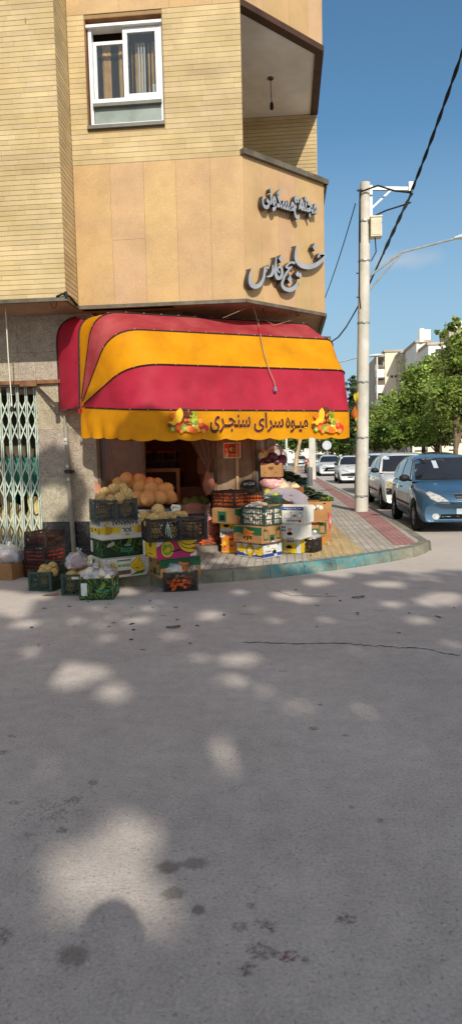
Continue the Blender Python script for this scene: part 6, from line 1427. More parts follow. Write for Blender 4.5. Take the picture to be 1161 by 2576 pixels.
# ---- left stack beside the black granite base
Y1 = radians(36)
def stack(px, py, z, yaw, w, d, which): return near_corner(px, py, z, yaw, w, d, which)
p = stack(264, 1457, Z0, Y1, .52, .38, 'l')
carton('banana_carton', 'white carton with yellow banana bunches and upside-down green lettering, lowest of the left stack', p, Y1, .54, .40, .225, m_whitecard, {'F': [('b', .17, .50, .28, .7, 4, 'y'), ('e', .21, .48, .03, .08, 'dn'), ('b', .78, .55, .30, .4, 5, 'y'), ('p', [(.72, .40), (.80, .38), (.82, .55), (.76, .62), (.70, .55)], 'k'), ('p', [(.60, .05), (.74, .22), (.98, .30), (.90, .10)], 'gl'), ('p', [(.02, .10), (.12, .30), (.10, .08)], 'gl'), ('r', .30, .14, .62, .36, 'g'), ('t', 'PREMIUM', .46, .62, .26, .16, 'lg', pi, .02), ('t', 'PRE I SA', .46, .25, .30, .16, 'r', pi, .02), ('r', .30, .86, .62, .92, 'g')], 'L': [('b', .62, .45, .4, .7, 4, 'y'), ('p', [(.02, .4), (.2, .6), (.25, .9), (.05, .85)], 'gl'), ('e', .5, .5, .05, .1, 'g')]})
p2 = stack(257, 1405, Z0+.226, Y1, .52, .38, 'l')
carton('banana_carton', 'dark leaf-print closed carton in the middle of the left stack', Vector((p2.x, p2.y, Z0+.226)), Y1, .53, .39, .235, m_greencard, {'F': victor(3), 'L': victor_end(5)})
p3 = stack(257, 1360, Z0+.462, Y1, .51, .38, 'l')
carton('banana_carton', 'white carton with yellow band printed upside down under the charcoal crate', Vector((p3.x, p3.y, Z0+.462)), Y1, .52, .39, .235, m_whitecard, {'F': bananas_front(), 'L': sol_side()})
cz = Z0+.699; p4 = stack(238, 1313, cz, radians(26), .50, .34, 'l')
crA = lattice_crate('plastic_crate', 'charcoal crate of melons on top of the left carton stack', Vector((p4.x, p4.y, cz)), radians(26), .50, .34, .235, m_greypl, 'slots')
# ---- the tray of big melons and what carries it
ty = Vector(at_y(382, 1279, 9.05)); tz = ty.z-.035
sx = thing('crate_stand', 'stack of two cartons carrying the round metal tray behind the melon crates', 'box', (ty.x, 9.15, Z0), radians(10)); q = MB(); q.box(-.27, -.19, 0, .27, .19, .30); q.box(-.25, -.18, .302, .25, .18, tz-Z0-.004); part(q, 'carton', m_whitecard, sx)
q = MB(); zf = tz-Z0-.17
f_ = lambda u, v, d: Vector((-.25+u, -.1812-d, zf+v)); q.face([f_(.0, 0, 0), f_(.5, 0, 0), f_(.5, .16, 0), f_(.0, .16, 0)], 0); q.face([f_(.10, .02, .001), f_(.17, .02, .001), f_(.17, .15, .001), f_(.10, .15, .001)], 1); put_text(q, 'BEST', f_, .135, .085, .11, .05, .002, 0, pi/2); ell(q, f_, .21, .085, .03, .06, .0015, 2)
part(q, 'printed_side', [INKM['lb'], INKM['k'], INKM['r']], sx)
q = MB(); q.lathe([(0, .004), (.27, .004), (.315, .03), (.325, .034), (.328, .03), (.28, -.004), (0, -.004)], 36, M=Matrix.Translation((0, 0, .006))); tray = single(q, 'metal_tray', mat('tray_metal', (176, 168, 156), (140, 132, 120), 5, .3, metal=.85, dirt=.25), 'round dented metal tray heaped with golden melons', 'tray', smooth=True, angle=radians(40), loc=(ty.x, 9.12, tz))
def melon_at(px, py, Y, rpx, key, label, group, lx=1.0):
    c = at_y(px, py, Y); base = {'gold_a': .105, 'gold_b': .108, 'gold_c': .093, 'pale_a': .078, 'pale_b': .082}[key]
    s = rpx/F*Y/base*.93; return put(key, 'melon', 'melon', label, group, c, (RN.uniform(.9, 2.2), RN.uniform(-.5, .5), RN.uniform(0, 6)), s)
GL = 'netted golden melon heaped on the round metal tray'
for px, py, dy, r, k in ((348, 1252, -.02, 21, 'gold_a'), (372, 1253, -.13, 25, 'gold_b'), (402, 1252, -.10, 22, 'gold_a'), (426, 1250, .02, 20, 'gold_c'), (354, 1227, .04, 21, 'gold_a'), (381, 1230, -.04, 22, 'gold_c'), (406, 1232, .02, 17, 'gold_c'), (420, 1231, .08, 18, 'gold_c'), (350, 1208, .12, 21, 'gold_b'), (376, 1218, .16, 19, 'gold_a'), (396, 1216, .16, 17, 'gold_a'), (330, 1213, .10, 16, 'gold_c'), (368, 1240, .14, 22, 'gold_b'), (400, 1240, .17, 22, 'gold_a'), (436, 1255, .06, 12, 'gold_c'), (318, 1203, .02, 18, 'gold_b'), (300, 1215, .06, 21, 'gold_b')):
    melon_at(px, py, 9.12+dy, r, k, GL, 'golden melons on the tray')
CLA = 'pale striped melon in the charcoal crate on the left carton stack'; ya = crA.location.y
for px, py, dy, r, k in ((253, 1253, -.10, 15, 'pale_a'), (277, 1257, -.12, 15, 'pale_b'), (300, 1254, -.08, 16, 'pale_b'), (318, 1243, .0, 18, 'pale_b'), (265, 1238, .04, 14, 'pale_a'), (287, 1232, .08, 18, 'pale_b'), (322, 1259, -.02, 10, 'pale_a'), (308, 1228, .12, 16, 'pale_a')): melon_at(px, py, ya+dy, r, k, CLA, 'melons in the charcoal crate')
fill(crA, .46, .30, .012, 1, 'pale_a', 'melon', 'melon', CLA, 'melons in the charcoal crate', .075, .1)
# ---- pink stack
Y2 = radians(32)
p = stack(405, 1457, Z0, Y2, .50, .38, 'l'); carton('banana_carton', 'brown and green kraft carton under the pink banana carton at the kerb', p, Y2, .51, .39, .235, m_kraft, {'F': [('r', 0, .52, 1, .98, 'g'), ('p', [(.7, .52), (.8, .25), (1, .2), (1, .52)], 'n'), ('b', .55, .52, .26, -.4, 4, 'o'), ('e', .9, .8, .02, .05, 'k'), ('r', .0, .0, .3, .06, 'dn')], 'L': kraft_end()})
p = stack(394, 1409, Z0+.236, Y2, .50, .38, 'l'); pk = Vector((p.x, p.y, Z0+.236))
carton('banana_carton', 'bright pink carton with yellow bananas and a yellow end', pk, Y2, .50, .38, .235, m_pinkcard, {'F': [('p', [(0, .98), (0, .62), (.08, .68), (.16, .80), (.24, .98)], 'w'), ('p', [(.82, .02), (.86, .16), (.93, .20), (1, .34), (1, .02)], 'w'), ('e', .27, .48, .165, .42, 'k'), ('e', .27, .48, .155, .395, 'y'), ('e', .27, .48, .125, .31, 'k'), ('e', .27, .48, .12, .30, 'lg'), ('b', .27, .44, .17, .7, 3, 'y'), ('p', [(.22, .70), (.25, .96), (.28, .78), (.31, .98), (.33, .72)], 'y'), ('p', [(.38, .38), (.55, .44), (.60, .40), (.56, .36), (.38, .32)], 'k'), ('bo', .74, .60, .50, -.35, 3, 'y')], 'L': [('r', 0, .012, 1, .99, 'y'), ('p', [(.36, .62), (.5, .50), (.62, .62), (.6, .80), (.4, .80)], 'dn'), ('r', .3, .20, .7, .24, 'dn'), ('e', .5, .4, .05, .07, 'dy'), ('e', .12, .1, .04, .05, 'dn'), ('e', .88, .1, .04, .05, 'dn')]})
cz = Z0+.473; p = stack(380, 1366, cz, radians(33), .40, .36, 'l')
crB = lattice_crate('plastic_crate', 'black melon crate with a string tied to its side, on the pink carton', Vector((p.x, p.y, cz)), radians(24), .39, .36, .25, m_blackpl)
p = stack(443, 1360, cz, radians(14), .46, .33, 'l')
crC = lattice_crate('plastic_crate', 'right of two black melon crates, holding the paper price tag', Vector((p.x-.04, p.y+.04, cz)), radians(12), .33, .40, .26, m_blackpl, 'slots')
CB = 'pale striped melon in the black crate with a tied string'; CC = 'striped melon beside the paper price tag'
for px, py, dy, r, k in ((363, 1299, .0, 16, 'pale_a'), (397, 1284, .06, 18, 'pale_a'), (386, 1307, -.06, 18, 'pale_b'), (410, 1302, -.02, 17, 'pale_a'), (372, 1317, -.1, 12, 'pale_a')): melon_at(px, py, crB.location.y+dy, r, k, CB, 'melons in the tied crate')
fill(crB, .36, .33, .012, 1, 'pale_a', 'melon', 'melon', CB, 'melons in the tied crate', .075, .1)
for px, py, dy, r, k in ((425, 1301, -.04, 13, 'pale_b'), (447, 1297, .0, 15, 'pale_a'), (461, 1298, .05, 13, 'pale_b'), (438, 1306, -.06, 10, 'pale_a')): melon_at(px, py, crC.location.y+dy, r, k, CC, 'melons by the price tag')
fill(crC, .30, .36, .012, 1, 'pale_a', 'melon', 'melon', CC, 'melons by the price tag', .075, .1)
tg = at_y(440, 1287, crC.location.y+.02); q = MB(); tf_ = lambda u, v, d: Vector((tg.x+u, tg.y-d+.15*v, tg.z+v))
q.prism([(-.04, -.085), (.055, -.07), (.058, .02), (.07, .035), (.062, .075), (-.035, .085), (-.052, .05), (-.04, .03)], -.004, 0, tf_, 0, 1, True)
put_text(q, '۲۳۰۰', tf_, .008, .046, .075, .034, .002, 1, 0, .03)
single(q, 'price_tag', [m_whitecard, INKM['k']], 'torn white paper price tag standing among the striped melons', 'price tag')
q = MB(); a = local(crB, .03, -.19, .17)
for k in range(3): q.tube([a+Vector((0, -.004, .03)), a+Vector((.02*(k-1), -.012, -.02)), a+Vector((.03*(k-.8), -.01, -.09-.02*k))], .004, 5)
single(q, 'string_tie', mat('pale_string', (170, 206, 190)), 'pale green string tied to the black melon crate', 'string')
# ---- front row on the road
p = stack(411, 1489, 0.004, radians(10), .40, .30, 'l'); crD = lattice_crate('plastic_crate', 'black crate of carrots standing on the road before the pink stack', p, radians(10), .40, .30, .215, m_blackpl)
CD = 'orange carrot in the black crate on the road'; 
for i in range(80): put('carrot', 'carrot', 'carrot', CD, 'carrots in the black road crate', local(crD, RN.uniform(-.10, .10), RN.uniform(-.115, .10) if i > 34 else -.118, RN.uniform(.03, .135)), (RN.uniform(-.4, .4), RN.uniform(-.3, .3), RN.uniform(-.6, .6)+(0 if i % 3 else 1.2)), .9)
fill(crD, .36, .26, .14, 1, 'courgette', 'courgette', 'courgette', 'green courgette on top of the carrots in the road crate', 'courgettes in the road crate', .06, .2, True, 0, .8)
plastic('plastic_bag', 'clear bag of green vegetables on the left of the carrot crate', 'bag', local(crD, -.09, 0, .24), .13, .12, .10, m_bag, 3); put('cabbage', 'cabbage', 'cabbage', 'green cabbage inside the clear bag on the carrot crate', None, local(crD, -.09, -.02, .22), None, .8)
plastic('plastic_bag', 'small dark-handled clear bag on the right of the carrot crate', 'bag', local(crD, .11, .02, .215), .09, .09, .07, m_bagdim, 5)
p = stack(285, 1508, .004, radians(5), .37, .40, 'r'); bxV = carton('banana_carton', 'open leaf-print carton filled with bagged garlic at the front of the road', p, radians(5), .375, .40, .235, m_greencard, {'F': victor_end(12)+[('leaf', 44, 20, 'lg')], 'R': victor(21)}, True)
q = MB(); w, d, h = .375, .40, .236
for (x0, y0, x1, y1) in ((-w/2, -d/2, w/2, -d/2+.012), (-w/2, d/2-.012, w/2, d/2), (-w/2, -d/2+.012, -w/2+.012, d/2-.012), (w/2-.012, -d/2+.012, w/2, d/2-.012)): q.box(x0, y0, h-.004, x1, y1, h+.003)
part(q, 'rim', m_kraft, bxV)
GV = 'white garlic bulb bagged in the open leaf-print carton'
fill(bxV, .35, .37, .10, 2, 'onion', 'garlic_bulb', 'garlic', GV, 'garlic in the open carton', .042, .3, heap=.2)
for k in range(14): put('onion', 'garlic_bulb', 'garlic', GV, 'garlic in the open carton', local(bxV, RN.uniform(-.12, .12), RN.uniform(-.12, .12), .26+RN.uniform(0, .05)))
plastic('plastic_bag', 'clear bag over the garlic on the left of the open leaf-print carton', 'bag', local(bxV, -.07, -.02, .25), .13, .17, .075, m_bag, 7); plastic('plastic_bag', 'clear bag over the garlic on the right of the open leaf-print carton', 'bag', local(bxV, .09, .03, .26), .11, .15, .085, m_bag, 8)
p = stack(148, 1498, .004, radians(3), .40, .42, 'l'); crE = lattice_crate('plastic_crate', 'dark green crate of melons with a bag on top, beside the open leaf-print carton', p, radians(3), .34, .42, .235, m_greenpl, 'chevron', label_strip=True)
CE = 'melon in the green crate beside the open leaf-print carton'
fill(crE, .31, .39, .012, 2, 'pale_a', 'melon', 'melon', CE, 'melons in the bagged green crate', .068, .2, s=.88)
for px, py, dy, r, k in ((180, 1456, -.12, 17, 'pale_b'), (197, 1453, .0, 18, 'gold_c'), (210, 1440, .12, 14, 'gold_c'), (196, 1432, .2, 14, 'gold_c')): melon_at(px, py, crE.location.y+dy, r, k, CE, 'melons in the bagged green crate')
plastic('plastic_bag', 'clear bag of small golden fruit on the green melon crate', 'bag', local(crE, -.04, .02, .345), .13, .12, .12, m_bag, 11)
for k in range(22): a = RN.uniform(0, 2*pi); r = RN.uniform(.02, .085); put('orange', 'orange', 'orange', 'small golden fruit inside the clear bag on the green crate', 'fruit in the clear bag', local(crE, -.04+r*cos(a), .02+r*sin(a), .30+RN.uniform(0, .10)), None, .8)
p = stack(133, 1488, .004, radians(-8), .31, .42, 'r'); crF = lattice_crate('plastic_crate', 'dark green crate of melons with tall back, left in the front row', p, radians(-10), .31, .42, .225, m_greenpl)
q = MB(); 
for k in range(7): x = -.13+.26*k/6; q.bar((x-.03, .20, .235), (x+.03, .20, .30), .012, .008)
q.bar((-.14, .2, .30), (.14, .2, .30), .02, .01); q.bar((-.15, .2, .22), (-.14, .2, .31), .02, .012); q.bar((.15, .2, .22), (.14, .2, .31), .02, .012); part(q, 'raised_back', m_greenpl, crF)
CF_ = 'striped melon in the tall-backed green crate'
fill(crF, .28, .39, .012, 2, 'pale_a', 'melon', 'melon', CF_, 'melons in the tall-backed green crate', .066, .2, s=.86)
for px, py, dy, r, k in ((121, 1436, -.06, 17, 'pale_a'), (133, 1427, .05, 16, 'pale_b'), (112, 1432, .08, 14, 'pale_a'), (137, 1440, -.14, 12, 'pale_b')): melon_at(px, py, crF.location.y+dy, r, k, CF_, 'melons in the tall-backed green crate')
# tomato stack
for k, lb in enumerate(('lowest', 'middle', 'topmost')):
    z = .004+.20*k; p = stack((114.5, 114.5, 114.5)[k], (1456, 1419, 1379)[k], z, radians(-22), .37, .40, 'r')
    cr_ = lattice_crate('plastic_crate', lb+' of three brown-black crates of red tomatoes by the granite pillar', Vector((p.x, p.y, z)), radians(-22+2*k), .36, .40, .195, m_brownpl, group='tomato crates')
    L_ = 'ripe red tomato in the '+lb+' crate of the tomato stack'; gg = 'tomatoes in the '+lb+' crate'
    fill(cr_, .33, .37, .015, 2, 'tomato', 'tomato', 'tomato', L_, gg, .037, .3, heap=.1) if k == 2 else None
    if k < 2:
        for li in range(3):
            for i in range(9): put('tomato', 'tomato', 'tomato', L_, gg, local(cr_, -.145+.036*i, -.165, .045+.05*li)); put('tomato', 'tomato', 'tomato', L_, gg, local(cr_, .145, -.14+.036*i, .045+.05*li))
p = stack(28.6, 1460, .004, radians(-9), .50, .42, 'r'); bxL = carton('cardboard_box', 'plain brown open box heaped with clear bags at the left edge', p, radians(-9), .52, .40, .215, m_kraft, {'F': [('e', .62, .30, .02, .03, 'dn')], 'R': [('e', .25, .4, .02, .04, 'k'), ('e', .7, .6, .02, .04, 'k')]}, True, None)
plastic('plastic_bag', 'large clear bag bulging over the plain brown box at the left edge', 'bag', local(bxL, .04, 0, .27), .25, .20, .16, m_bag, 13); plastic('plastic_bag', 'smaller clear bag at the left end of the plain brown box', 'bag', local(bxL, -.20, -.02, .26), .14, .16, .12, m_bag, 14)
for k in range(18): put('bonion', 'onion', 'onion', 'brown onion inside the clear bags of the plain brown box', 'onions in the brown box', local(bxL, RN.uniform(-.2, .2), RN.uniform(-.14, .14), .18+RN.uniform(0, .12)))
# ---- right-hand stacks
Y3 = radians(-40)
p = stack(662, 1406, Z0, Y3, .50, .39, 'r'); pB = p
carton('banana_carton', 'white and blue banana carton at the foot of the corner stack', p, Y3, .50, .38, .215, m_whitecard, {'F': [('r', 0, .86, 1, .99, 'b'), ('t', 'PREMIUM BANANA', .52, .925, .62, .07, 'w', pi, .01), ('p', [(0, .02), (0, .34), (.14, .36), (.34, .16), (.66, .16), (.82, .34), (1, .30), (1, .02)], 'b'), ('b', .17, .48, .26, .6, 4, 'y'), ('b', .84, .42, .30, .3, 4, 'y'), ('e', .50, .46, .165, .40, 'k'), ('e', .50, .46, .150, .365, 'y'), ('e', .50, .46, .125, .30, 'k'), ('e', .50, .46, .10, .24, 'y'), ('b', .50, .44, .12, .9, 3, 'w'), ('t', 'BANANA', .50, .20, .14, .07, 'y', 0, .01)], 'R': [('r', 0, .86, 1, .99, 'b'), ('t', 'PREMIUM BANANA', .44, .925, .62, .07, 'w', pi, .01), ('r', 0, .02, 1, .28, 'b'), ('t', 'FORM', .24, .42, .30, .10, 'k', 0, .01), ('p', [(.50, .24), (.66, .24), (.70, .38), (.58, .50), (.46, .38)], 'k'), ('r', .74, .40, .96, .74, 'lb'), ('e', .26, .74, .03, .05, 'k'), ('e', .78, .80, .03, .05, 'k'), ('r', .4, .55, .66, .57, 'gr'), ('r', .55, .08, .72, .2, 'lb')]})
p = stack(658, 1369, Z0+.216, Y3, .52, .40, 'r')
carton('banana_carton', 'brown and green carton with a banana bunch, under the crate of garlic', Vector((p.x, p.y, Z0+.216)), Y3, .52, .40, .222, m_kraft, {'F': kraft_green(), 'R': kraft_end()+[('r', .48, .04, .64, .10, 'w')]})
p = stack(666, 1325, Z0+.44, Y3, .46, .36, 'r')
crG = lattice_crate('plastic_crate', 'green crate of garlic on the banana carton of the corner stack', Vector((p.x, p.y, Z0+.44)), Y3, .45, .35, .255, m_greenpl, 'grid')
GG = 'white garlic bulb in the green crate of the corner stack'
for li in range(6):
    for i in range(10): put('garlic', 'garlic_bulb', 'garlic', GG, 'garlic in the green crate', local(crG, -.20+.043*i+RN.uniform(-.012, .012), -.142+RN.uniform(-.004, .012), .035+.036*li+RN.uniform(-.012, .012)), None, RN.uniform(.8, 1.15))
    for i in range(7): put('garlic', 'garlic_bulb', 'garlic', GG, 'garlic in the green crate', local(crG, .192, -.11+.043*i+RN.uniform(-.012, .012), .035+.036*li+RN.uniform(-.012, .012)), None, RN.uniform(.8, 1.15))
for i in range(26): put('garlic', 'garlic_bulb', 'garlic', GG, 'garlic in the green crate', local(crG, RN.uniform(-.19, .19), RN.uniform(-.13, .13), .225+RN.uniform(0, .02)))
q = MB(); q.ball((0, 0, 0), .12, .09, .05, 18, lump=.6, ls=3, seed=4); single(q, 'garlic_leaves', m_garl, 'dry papery garlic leaves lying on the green garlic crate', 'leaves', smooth=True, loc=local(crG, -.10, .02, .265))
q = MB(); q.box(-.14, -.10, 0, .14, .10, .006); o = single(q, 'card_sheet', m_kraft, 'loose kraft card laid over the right end of the garlic crate', 'card', loc=local(crG, .08, .06, .262)); o.rotation_euler = (.05, -.06, Y3)
# column A, nearest the door
Y4 = radians(-10)
p = stack(559, 1391, Z0, Y4, .44, .40, 'l'); carton('banana_carton', 'orange carton with pink arc, lowest of the stack beside the shop door', p, Y4, .46, .40, .225, m_orangecard, {'F': [('e', .34, .62, .34, .66, 'p'), ('e', .34, .66, .33, .60, 'o'), ('r', 0, .0, 1, .16, 'dy'), ('e', .34, .90, .10, .08, 'r'), ('p', [(.27, .52), (.40, .52), (.43, .66), (.34, .42), (.25, .66)], 'k'), ('b', .08, .6, .2, .8, 3, 'y'), ('b', .62, .6, .2, -.8, 3, 'y'), ('r', .08, .36, .14, .5, 'r')]})
p = stack(554, 1352, Z0+.226, Y4, .46, .40, 'l'); carton('banana_carton', 'white carton with yellow band, lettering upright, beside the shop door', Vector((p.x, p.y, Z0+.226)), Y4, .46, .40, .225, m_whitecard, {'F': [('r', 0, .60, 1, .88, 'y'), ('e', .20, .76, .10, .10, 'k'), ('t', 'SOL', .42, .66, .18, .16, 'k', 0, .02), ('t', 'DEL', .42, .86, .08, .07, 'k', 0), ('t', 'BANANAS', .28, .28, .50, .30, 'k', 0, .02), ('p', [(.56, .5), (.60, .5), (.66, .98), (.62, .98)], 'y')]})
Y5 = radians(-38)
p = stack(588, 1319, Z0+.452, Y5, .40, .40, 'r'); carton('banana_carton', 'brown and green carton under the crate of oranges by the door', Vector((p.x, p.y, Z0+.452)), Y5, .44, .40, .215, m_kraft, {'F': [('r', .02, .1, .24, .84, 'n'), ('r', .26, .1, .62, .80, 'g'), ('r', .34, .2, .56, .55, 'k'), ('r', .66, .10, .94, .8, 'n')], 'R': [('p', [(0, .98), (0, .60), (.4, .5), (1, .56), (1, .98)], 'g'), ('r', .18, .30, .52, .44, 'o'), ('t', 'banana', .5, .12, .5, .12, 'r', 0), ('p', [(.72, .6), (.86, .8), (.98, .6), (.86, .3)], 'dg')]})
p = stack(588, 1278, Z0+.668, Y5, .38, .36, 'r'); crH = lattice_crate('plastic_crate', 'black crate of oranges in the shade beside the wooden panel', Vector((p.x, p.y, Z0+.668)), Y5, .44, .40, .235, m_brownpl)
OH = 'orange in the black crate beside the wooden panel'
for li in range(4):
    for i in range(8): put('orange', 'orange', 'orange', OH, 'oranges beside the panel', local(crH, -.17+.05*i, -.165, .045+.05*li)); put('orange', 'orange', 'orange', OH, 'oranges beside the panel', local(crH, .185, -.14+.05*i*.8, .045+.05*li))
zz = .80; p = corner_y(662, 9.30, zz, radians(-12), .36, .30, 'r'); crI = lattice_crate('plastic_crate', 'narrow black crate of oranges behind the garlic crate', Vector((p.x, p.y, zz)), radians(-12), .34, .30, .22, m_brownpl)
for li in range(3):
    for i in range(7): put('orange', 'orange', 'orange', 'orange in the narrow crate behind the garlic crate', 'oranges in the narrow crate', local(crI, -.14+.047*i, -.12, .05+.055*li))
p = corner_y(704, 9.27, zz, radians(-14), .28, .24, 'r'); crJ = lattice_crate('plastic_crate', 'small green crate of quinces before the brown cauliflower box', Vector((p.x, p.y, zz)), radians(-14), .28, .24, .175, m_greenpl)
for px, py in ((672, 1240), (683, 1246), (692, 1247), (676, 1250), (698, 1250)): put('quince', 'quince', 'quince', 'green quince in the small crate before the cauliflower box', 'quinces in the small crate', at_y(px, py, crJ.location.y+RN.uniform(-.05, .05)))
fill(crJ, .26, .22, .02, 1, 'quince', 'quince', 'quince', 'green quince in the small crate before the cauliflower box', 'quinces in the small crate', .055, .2)
# carry the crates behind: a low shelf of stacked pallets
q = MB(); 
def pallet_stack(name, label, px, py, ztop, w, d, yaw, Y):
    p = corner_y(px, Y, ztop, yaw, w, d, 'r'); r_ = thing(name, label, 'box', (p.x, p.y, Z0), yaw); q = MB(); n = 2; hh = (ztop-.004-Z0)/n
    for k in range(n): q.box(-w/2+.004*k, -d/2+.003*k, hh*k+.001, w/2-.004*k, d/2-.003*k, hh*(k+1)-.002)
    part(q, 'carton', m_kraft, r_); return r_
pallet_stack('cardboard_box', 'kraft cartons hidden behind the garlic crate under the oranges', 664, 1277, zz, .36, .32, radians(-12), 9.3); pallet_stack('cardboard_box', 'kraft cartons under the small crate of quinces', 706, 1275, zz, .30, .28, radians(-14), 9.28)
# column C
Y6 = radians(-24)
zC = Z0
p = stack(754, 1393, zC, Y6, .40, .40, 'r'); carton('banana_carton', 'yellow carton with cut-out handle at the foot of the white stack', p, Y6, .42, .40, .225, m_yellowcard, {'F': [('r', .42, .02, .47, .98, 'lb'), ('r', .48, .66, .80, .86, 'lb'), ('r', .52, .70, .58, .82, 'k'), ('r', .62, .70, .67, .82, 'k'), ('r', .71, .70, .76, .82, 'k'), ('p', [(.50, .30), (.66, .30), (.70, .42), (.58, .54), (.46, .42)], 'k'), ('r', .86, .02, 1, .98, 'lb'), ('e', .60, .03, .03, .03, 'k')]})
p = stack(754.5, 1358, zC+.226, Y6, .41, .40, 'r'); carton('banana_carton', 'white carton with red letters between the yellow carton and the fruit carton', Vector((p.x, p.y, zC+.226)), Y6, .43, .40, .225, m_whitecard, {'F': [('t', 'SX', .62, .62, .14, .16, 'r', 0, .03), ('p', [(.54, .26), (.68, .26), (.72, .38), (.62, .50), (.50, .38)], 'k'), ('e', .36, .56, .03, .055, 'b'), ('e', .44, .56, .03, .055, 'b'), ('e', .28, .56, .03, .055, 'b'), ('r', .26, .70, .31, .80, 'b'), ('r', .34, .70, .39, .80, 'b'), ('r', .42, .70, .47, .80, 'b'), ('t', 'Banana', .64, .08, .24, .09, 'r', 0), ('e', .30, .12, .03, .06, 'b'), ('r', .82, .5, .94, .8, 'lb')]})
p = stack(758.5, 1318, zC+.452, Y6, .42, .40, 'r'); carton('banana_carton', 'white and blue open fruit carton on top of the white stack', Vector((p.x, p.y, zC+.452)), Y6, .46, .38, .235, m_whitecard, {'F': [('r', .30, .78, 1, .985, 'b'), ('t', 'Quality Produce of the Philippines', .65, .90, .60, .09, 'w', pi), ('t', 'premium bananas', .65, .81, .40, .05, 'w', pi), ('r', .38, .28, .60, .56, 'gr'), ('r', .39, .30, .59, .54, 'w'), ('p', [(.66, .40), (.76, .40), (.79, .46), (.72, .56), (.64, .46)], 'n'), ('t', 'unifrutti', .64, .16, .36, .13, 'b', pi, .01), ('e', .88, .16, .045, .09, 'r'), ('r', .82, .34, .95, .60, 'gr'), ('r', .83, .36, .94, .58, 'w'), ('e', .60, .66, .02, .03, 'k'), ('e', .92, .66, .02, .03, 'k'), ('b', .27, .5, .2, 1.2, 2, 'y')]}, True)
# cauliflower box and the tiers behind
zB = .80; yB = radians(-16)
p = corner_y(745, 9.64, zB, yB, .52, .40, 'r'); bxC = carton('cardboard_box', 'large brown open box of cauliflowers under a plastic sheet', Vector((p.x, p.y, zB)), yB, .54, .40, .26, mat('brown_card', (150, 92, 56), (134, 80, 48), 4, .7, .1, 30, dirt=.22), None, True)
pallet_stack('cardboard_box', 'pale kraft cartons under the brown cauliflower box', 748, 1276, zB, .52, .40, yB, 9.63)
for (x, y, z) in ((.03, -.08, .27), (-.15, .04, .25), (.16, .08, .24), (-.05, .10, .25)): put('cauliflower', 'cauliflower', 'cauliflower', 'cream cauliflower in the large brown box', 'cauliflowers in the brown box', local(bxC, x, y, z), (0, 0, RN.uniform(0, 6)))
zP = 1.225; p = corner_y(708, 9.74, zP, radians(-4), .31, .30, 'r'); bxR = carton('cardboard_box', 'kraft box with three round holes heaped with red cabbages', Vector((p.x, p.y, zP)), radians(-4), .32, .30, .205, m_kraft, {'F': [('p', [(.34, .66), (.40, .54), (.48, .48), (.56, .54), (.62, .66), (.58, .74), (.38, .74)], 'dn'), ('e', .22, .32, .026, .042, 'dn'), ('e', .72, .32, .026, .042, 'dn')]}, True)
for px, py, dy in ((686, 1151, -.08), (708, 1156, -.02), (674, 1160, -.1), (664, 1163, -.04), (696, 1164, -.1), (690, 1158, .06)): put('redcab', 'red_cabbage', 'red cabbage', 'dark red cabbage heaped on the kraft box with round holes', 'red cabbages', at_y(px, py, bxR.location.y+dy), None, 1.0 if py < 1158 else .8)
put('cauliflower', 'cauliflower', 'cauliflower', 'cauliflower with green leaves beside the red cabbages', None, at_y(661, 1147, bxR.location.y+.02), None, 1.0)
q = MB(); 
for k in range(7): a = RN.uniform(0, 6); q.grid([[(.02*cos(a), .02*sin(a)-.01, 0), (.02*cos(a), .02*sin(a)+.02, 0)], [(.08*cos(a), .08*sin(a)-.03, .04), (.08*cos(a), .08*sin(a)+.03, .05)], [(.11*cos(a), .11*sin(a)-.01, .09), (.11*cos(a), .11*sin(a)+.02, .10)]])
single(q, 'cauliflower_leaf', m_cab, 'curled green leaves around the cauliflower by the red cabbages', 'leaves', loc=at_y(668, 1146, bxR.location.y+.02))
plastic('plastic_bag', 'large clear bag standing behind the red cabbages', 'bag', at_y(690, 1146, bxR.location.y+.18), .17, .12, .15, m_bag, 17)
st_ = wthing('display_stand', 'slatted stand that carries the cabbage box and the cucumbers', 'stand', (bxR.location.x, bxR.location.y, .14)); q = MB()
bx0, by0 = bxR.location.x, bxR.location.y
for (x0, x1, y0, y1, zt_) in ((bx0-.16, bx0+.16, by0-.14, by0+.15, zP-.21), (bx0+.0, bx0+.36, by0+.55, by0+1.6, 1.02), (bx0+.40, bx0+.78, by0+.7, by0+1.5, .78)):
    q.box(x0, y0, zt_-.02, x1, y1, zt_-.004)
    for x in (x0+.02, x1-.05):
        for y in (y0+.02, y1-.05): q.box(x, y, .145, x+.03, y+.03, zt_-.022)
part(q, 'stand_frame', mat('stand_wood', (120, 88, 58), (98, 70, 46), 6), st_)
q = MB(); q.ball((0, 0, 0), .19, .16, .105, 20, lump=.3, ls=4, seed=6); single(q, 'mesh_sack', mat('pink_mesh', (204, 120, 122), (236, 200, 190), 60, .7, .5, 90, contrast=(.45, .55)), 'pink net sack under the red cabbage box', 'sack', smooth=True, loc=(bx0, by0-.0, zP-.106))
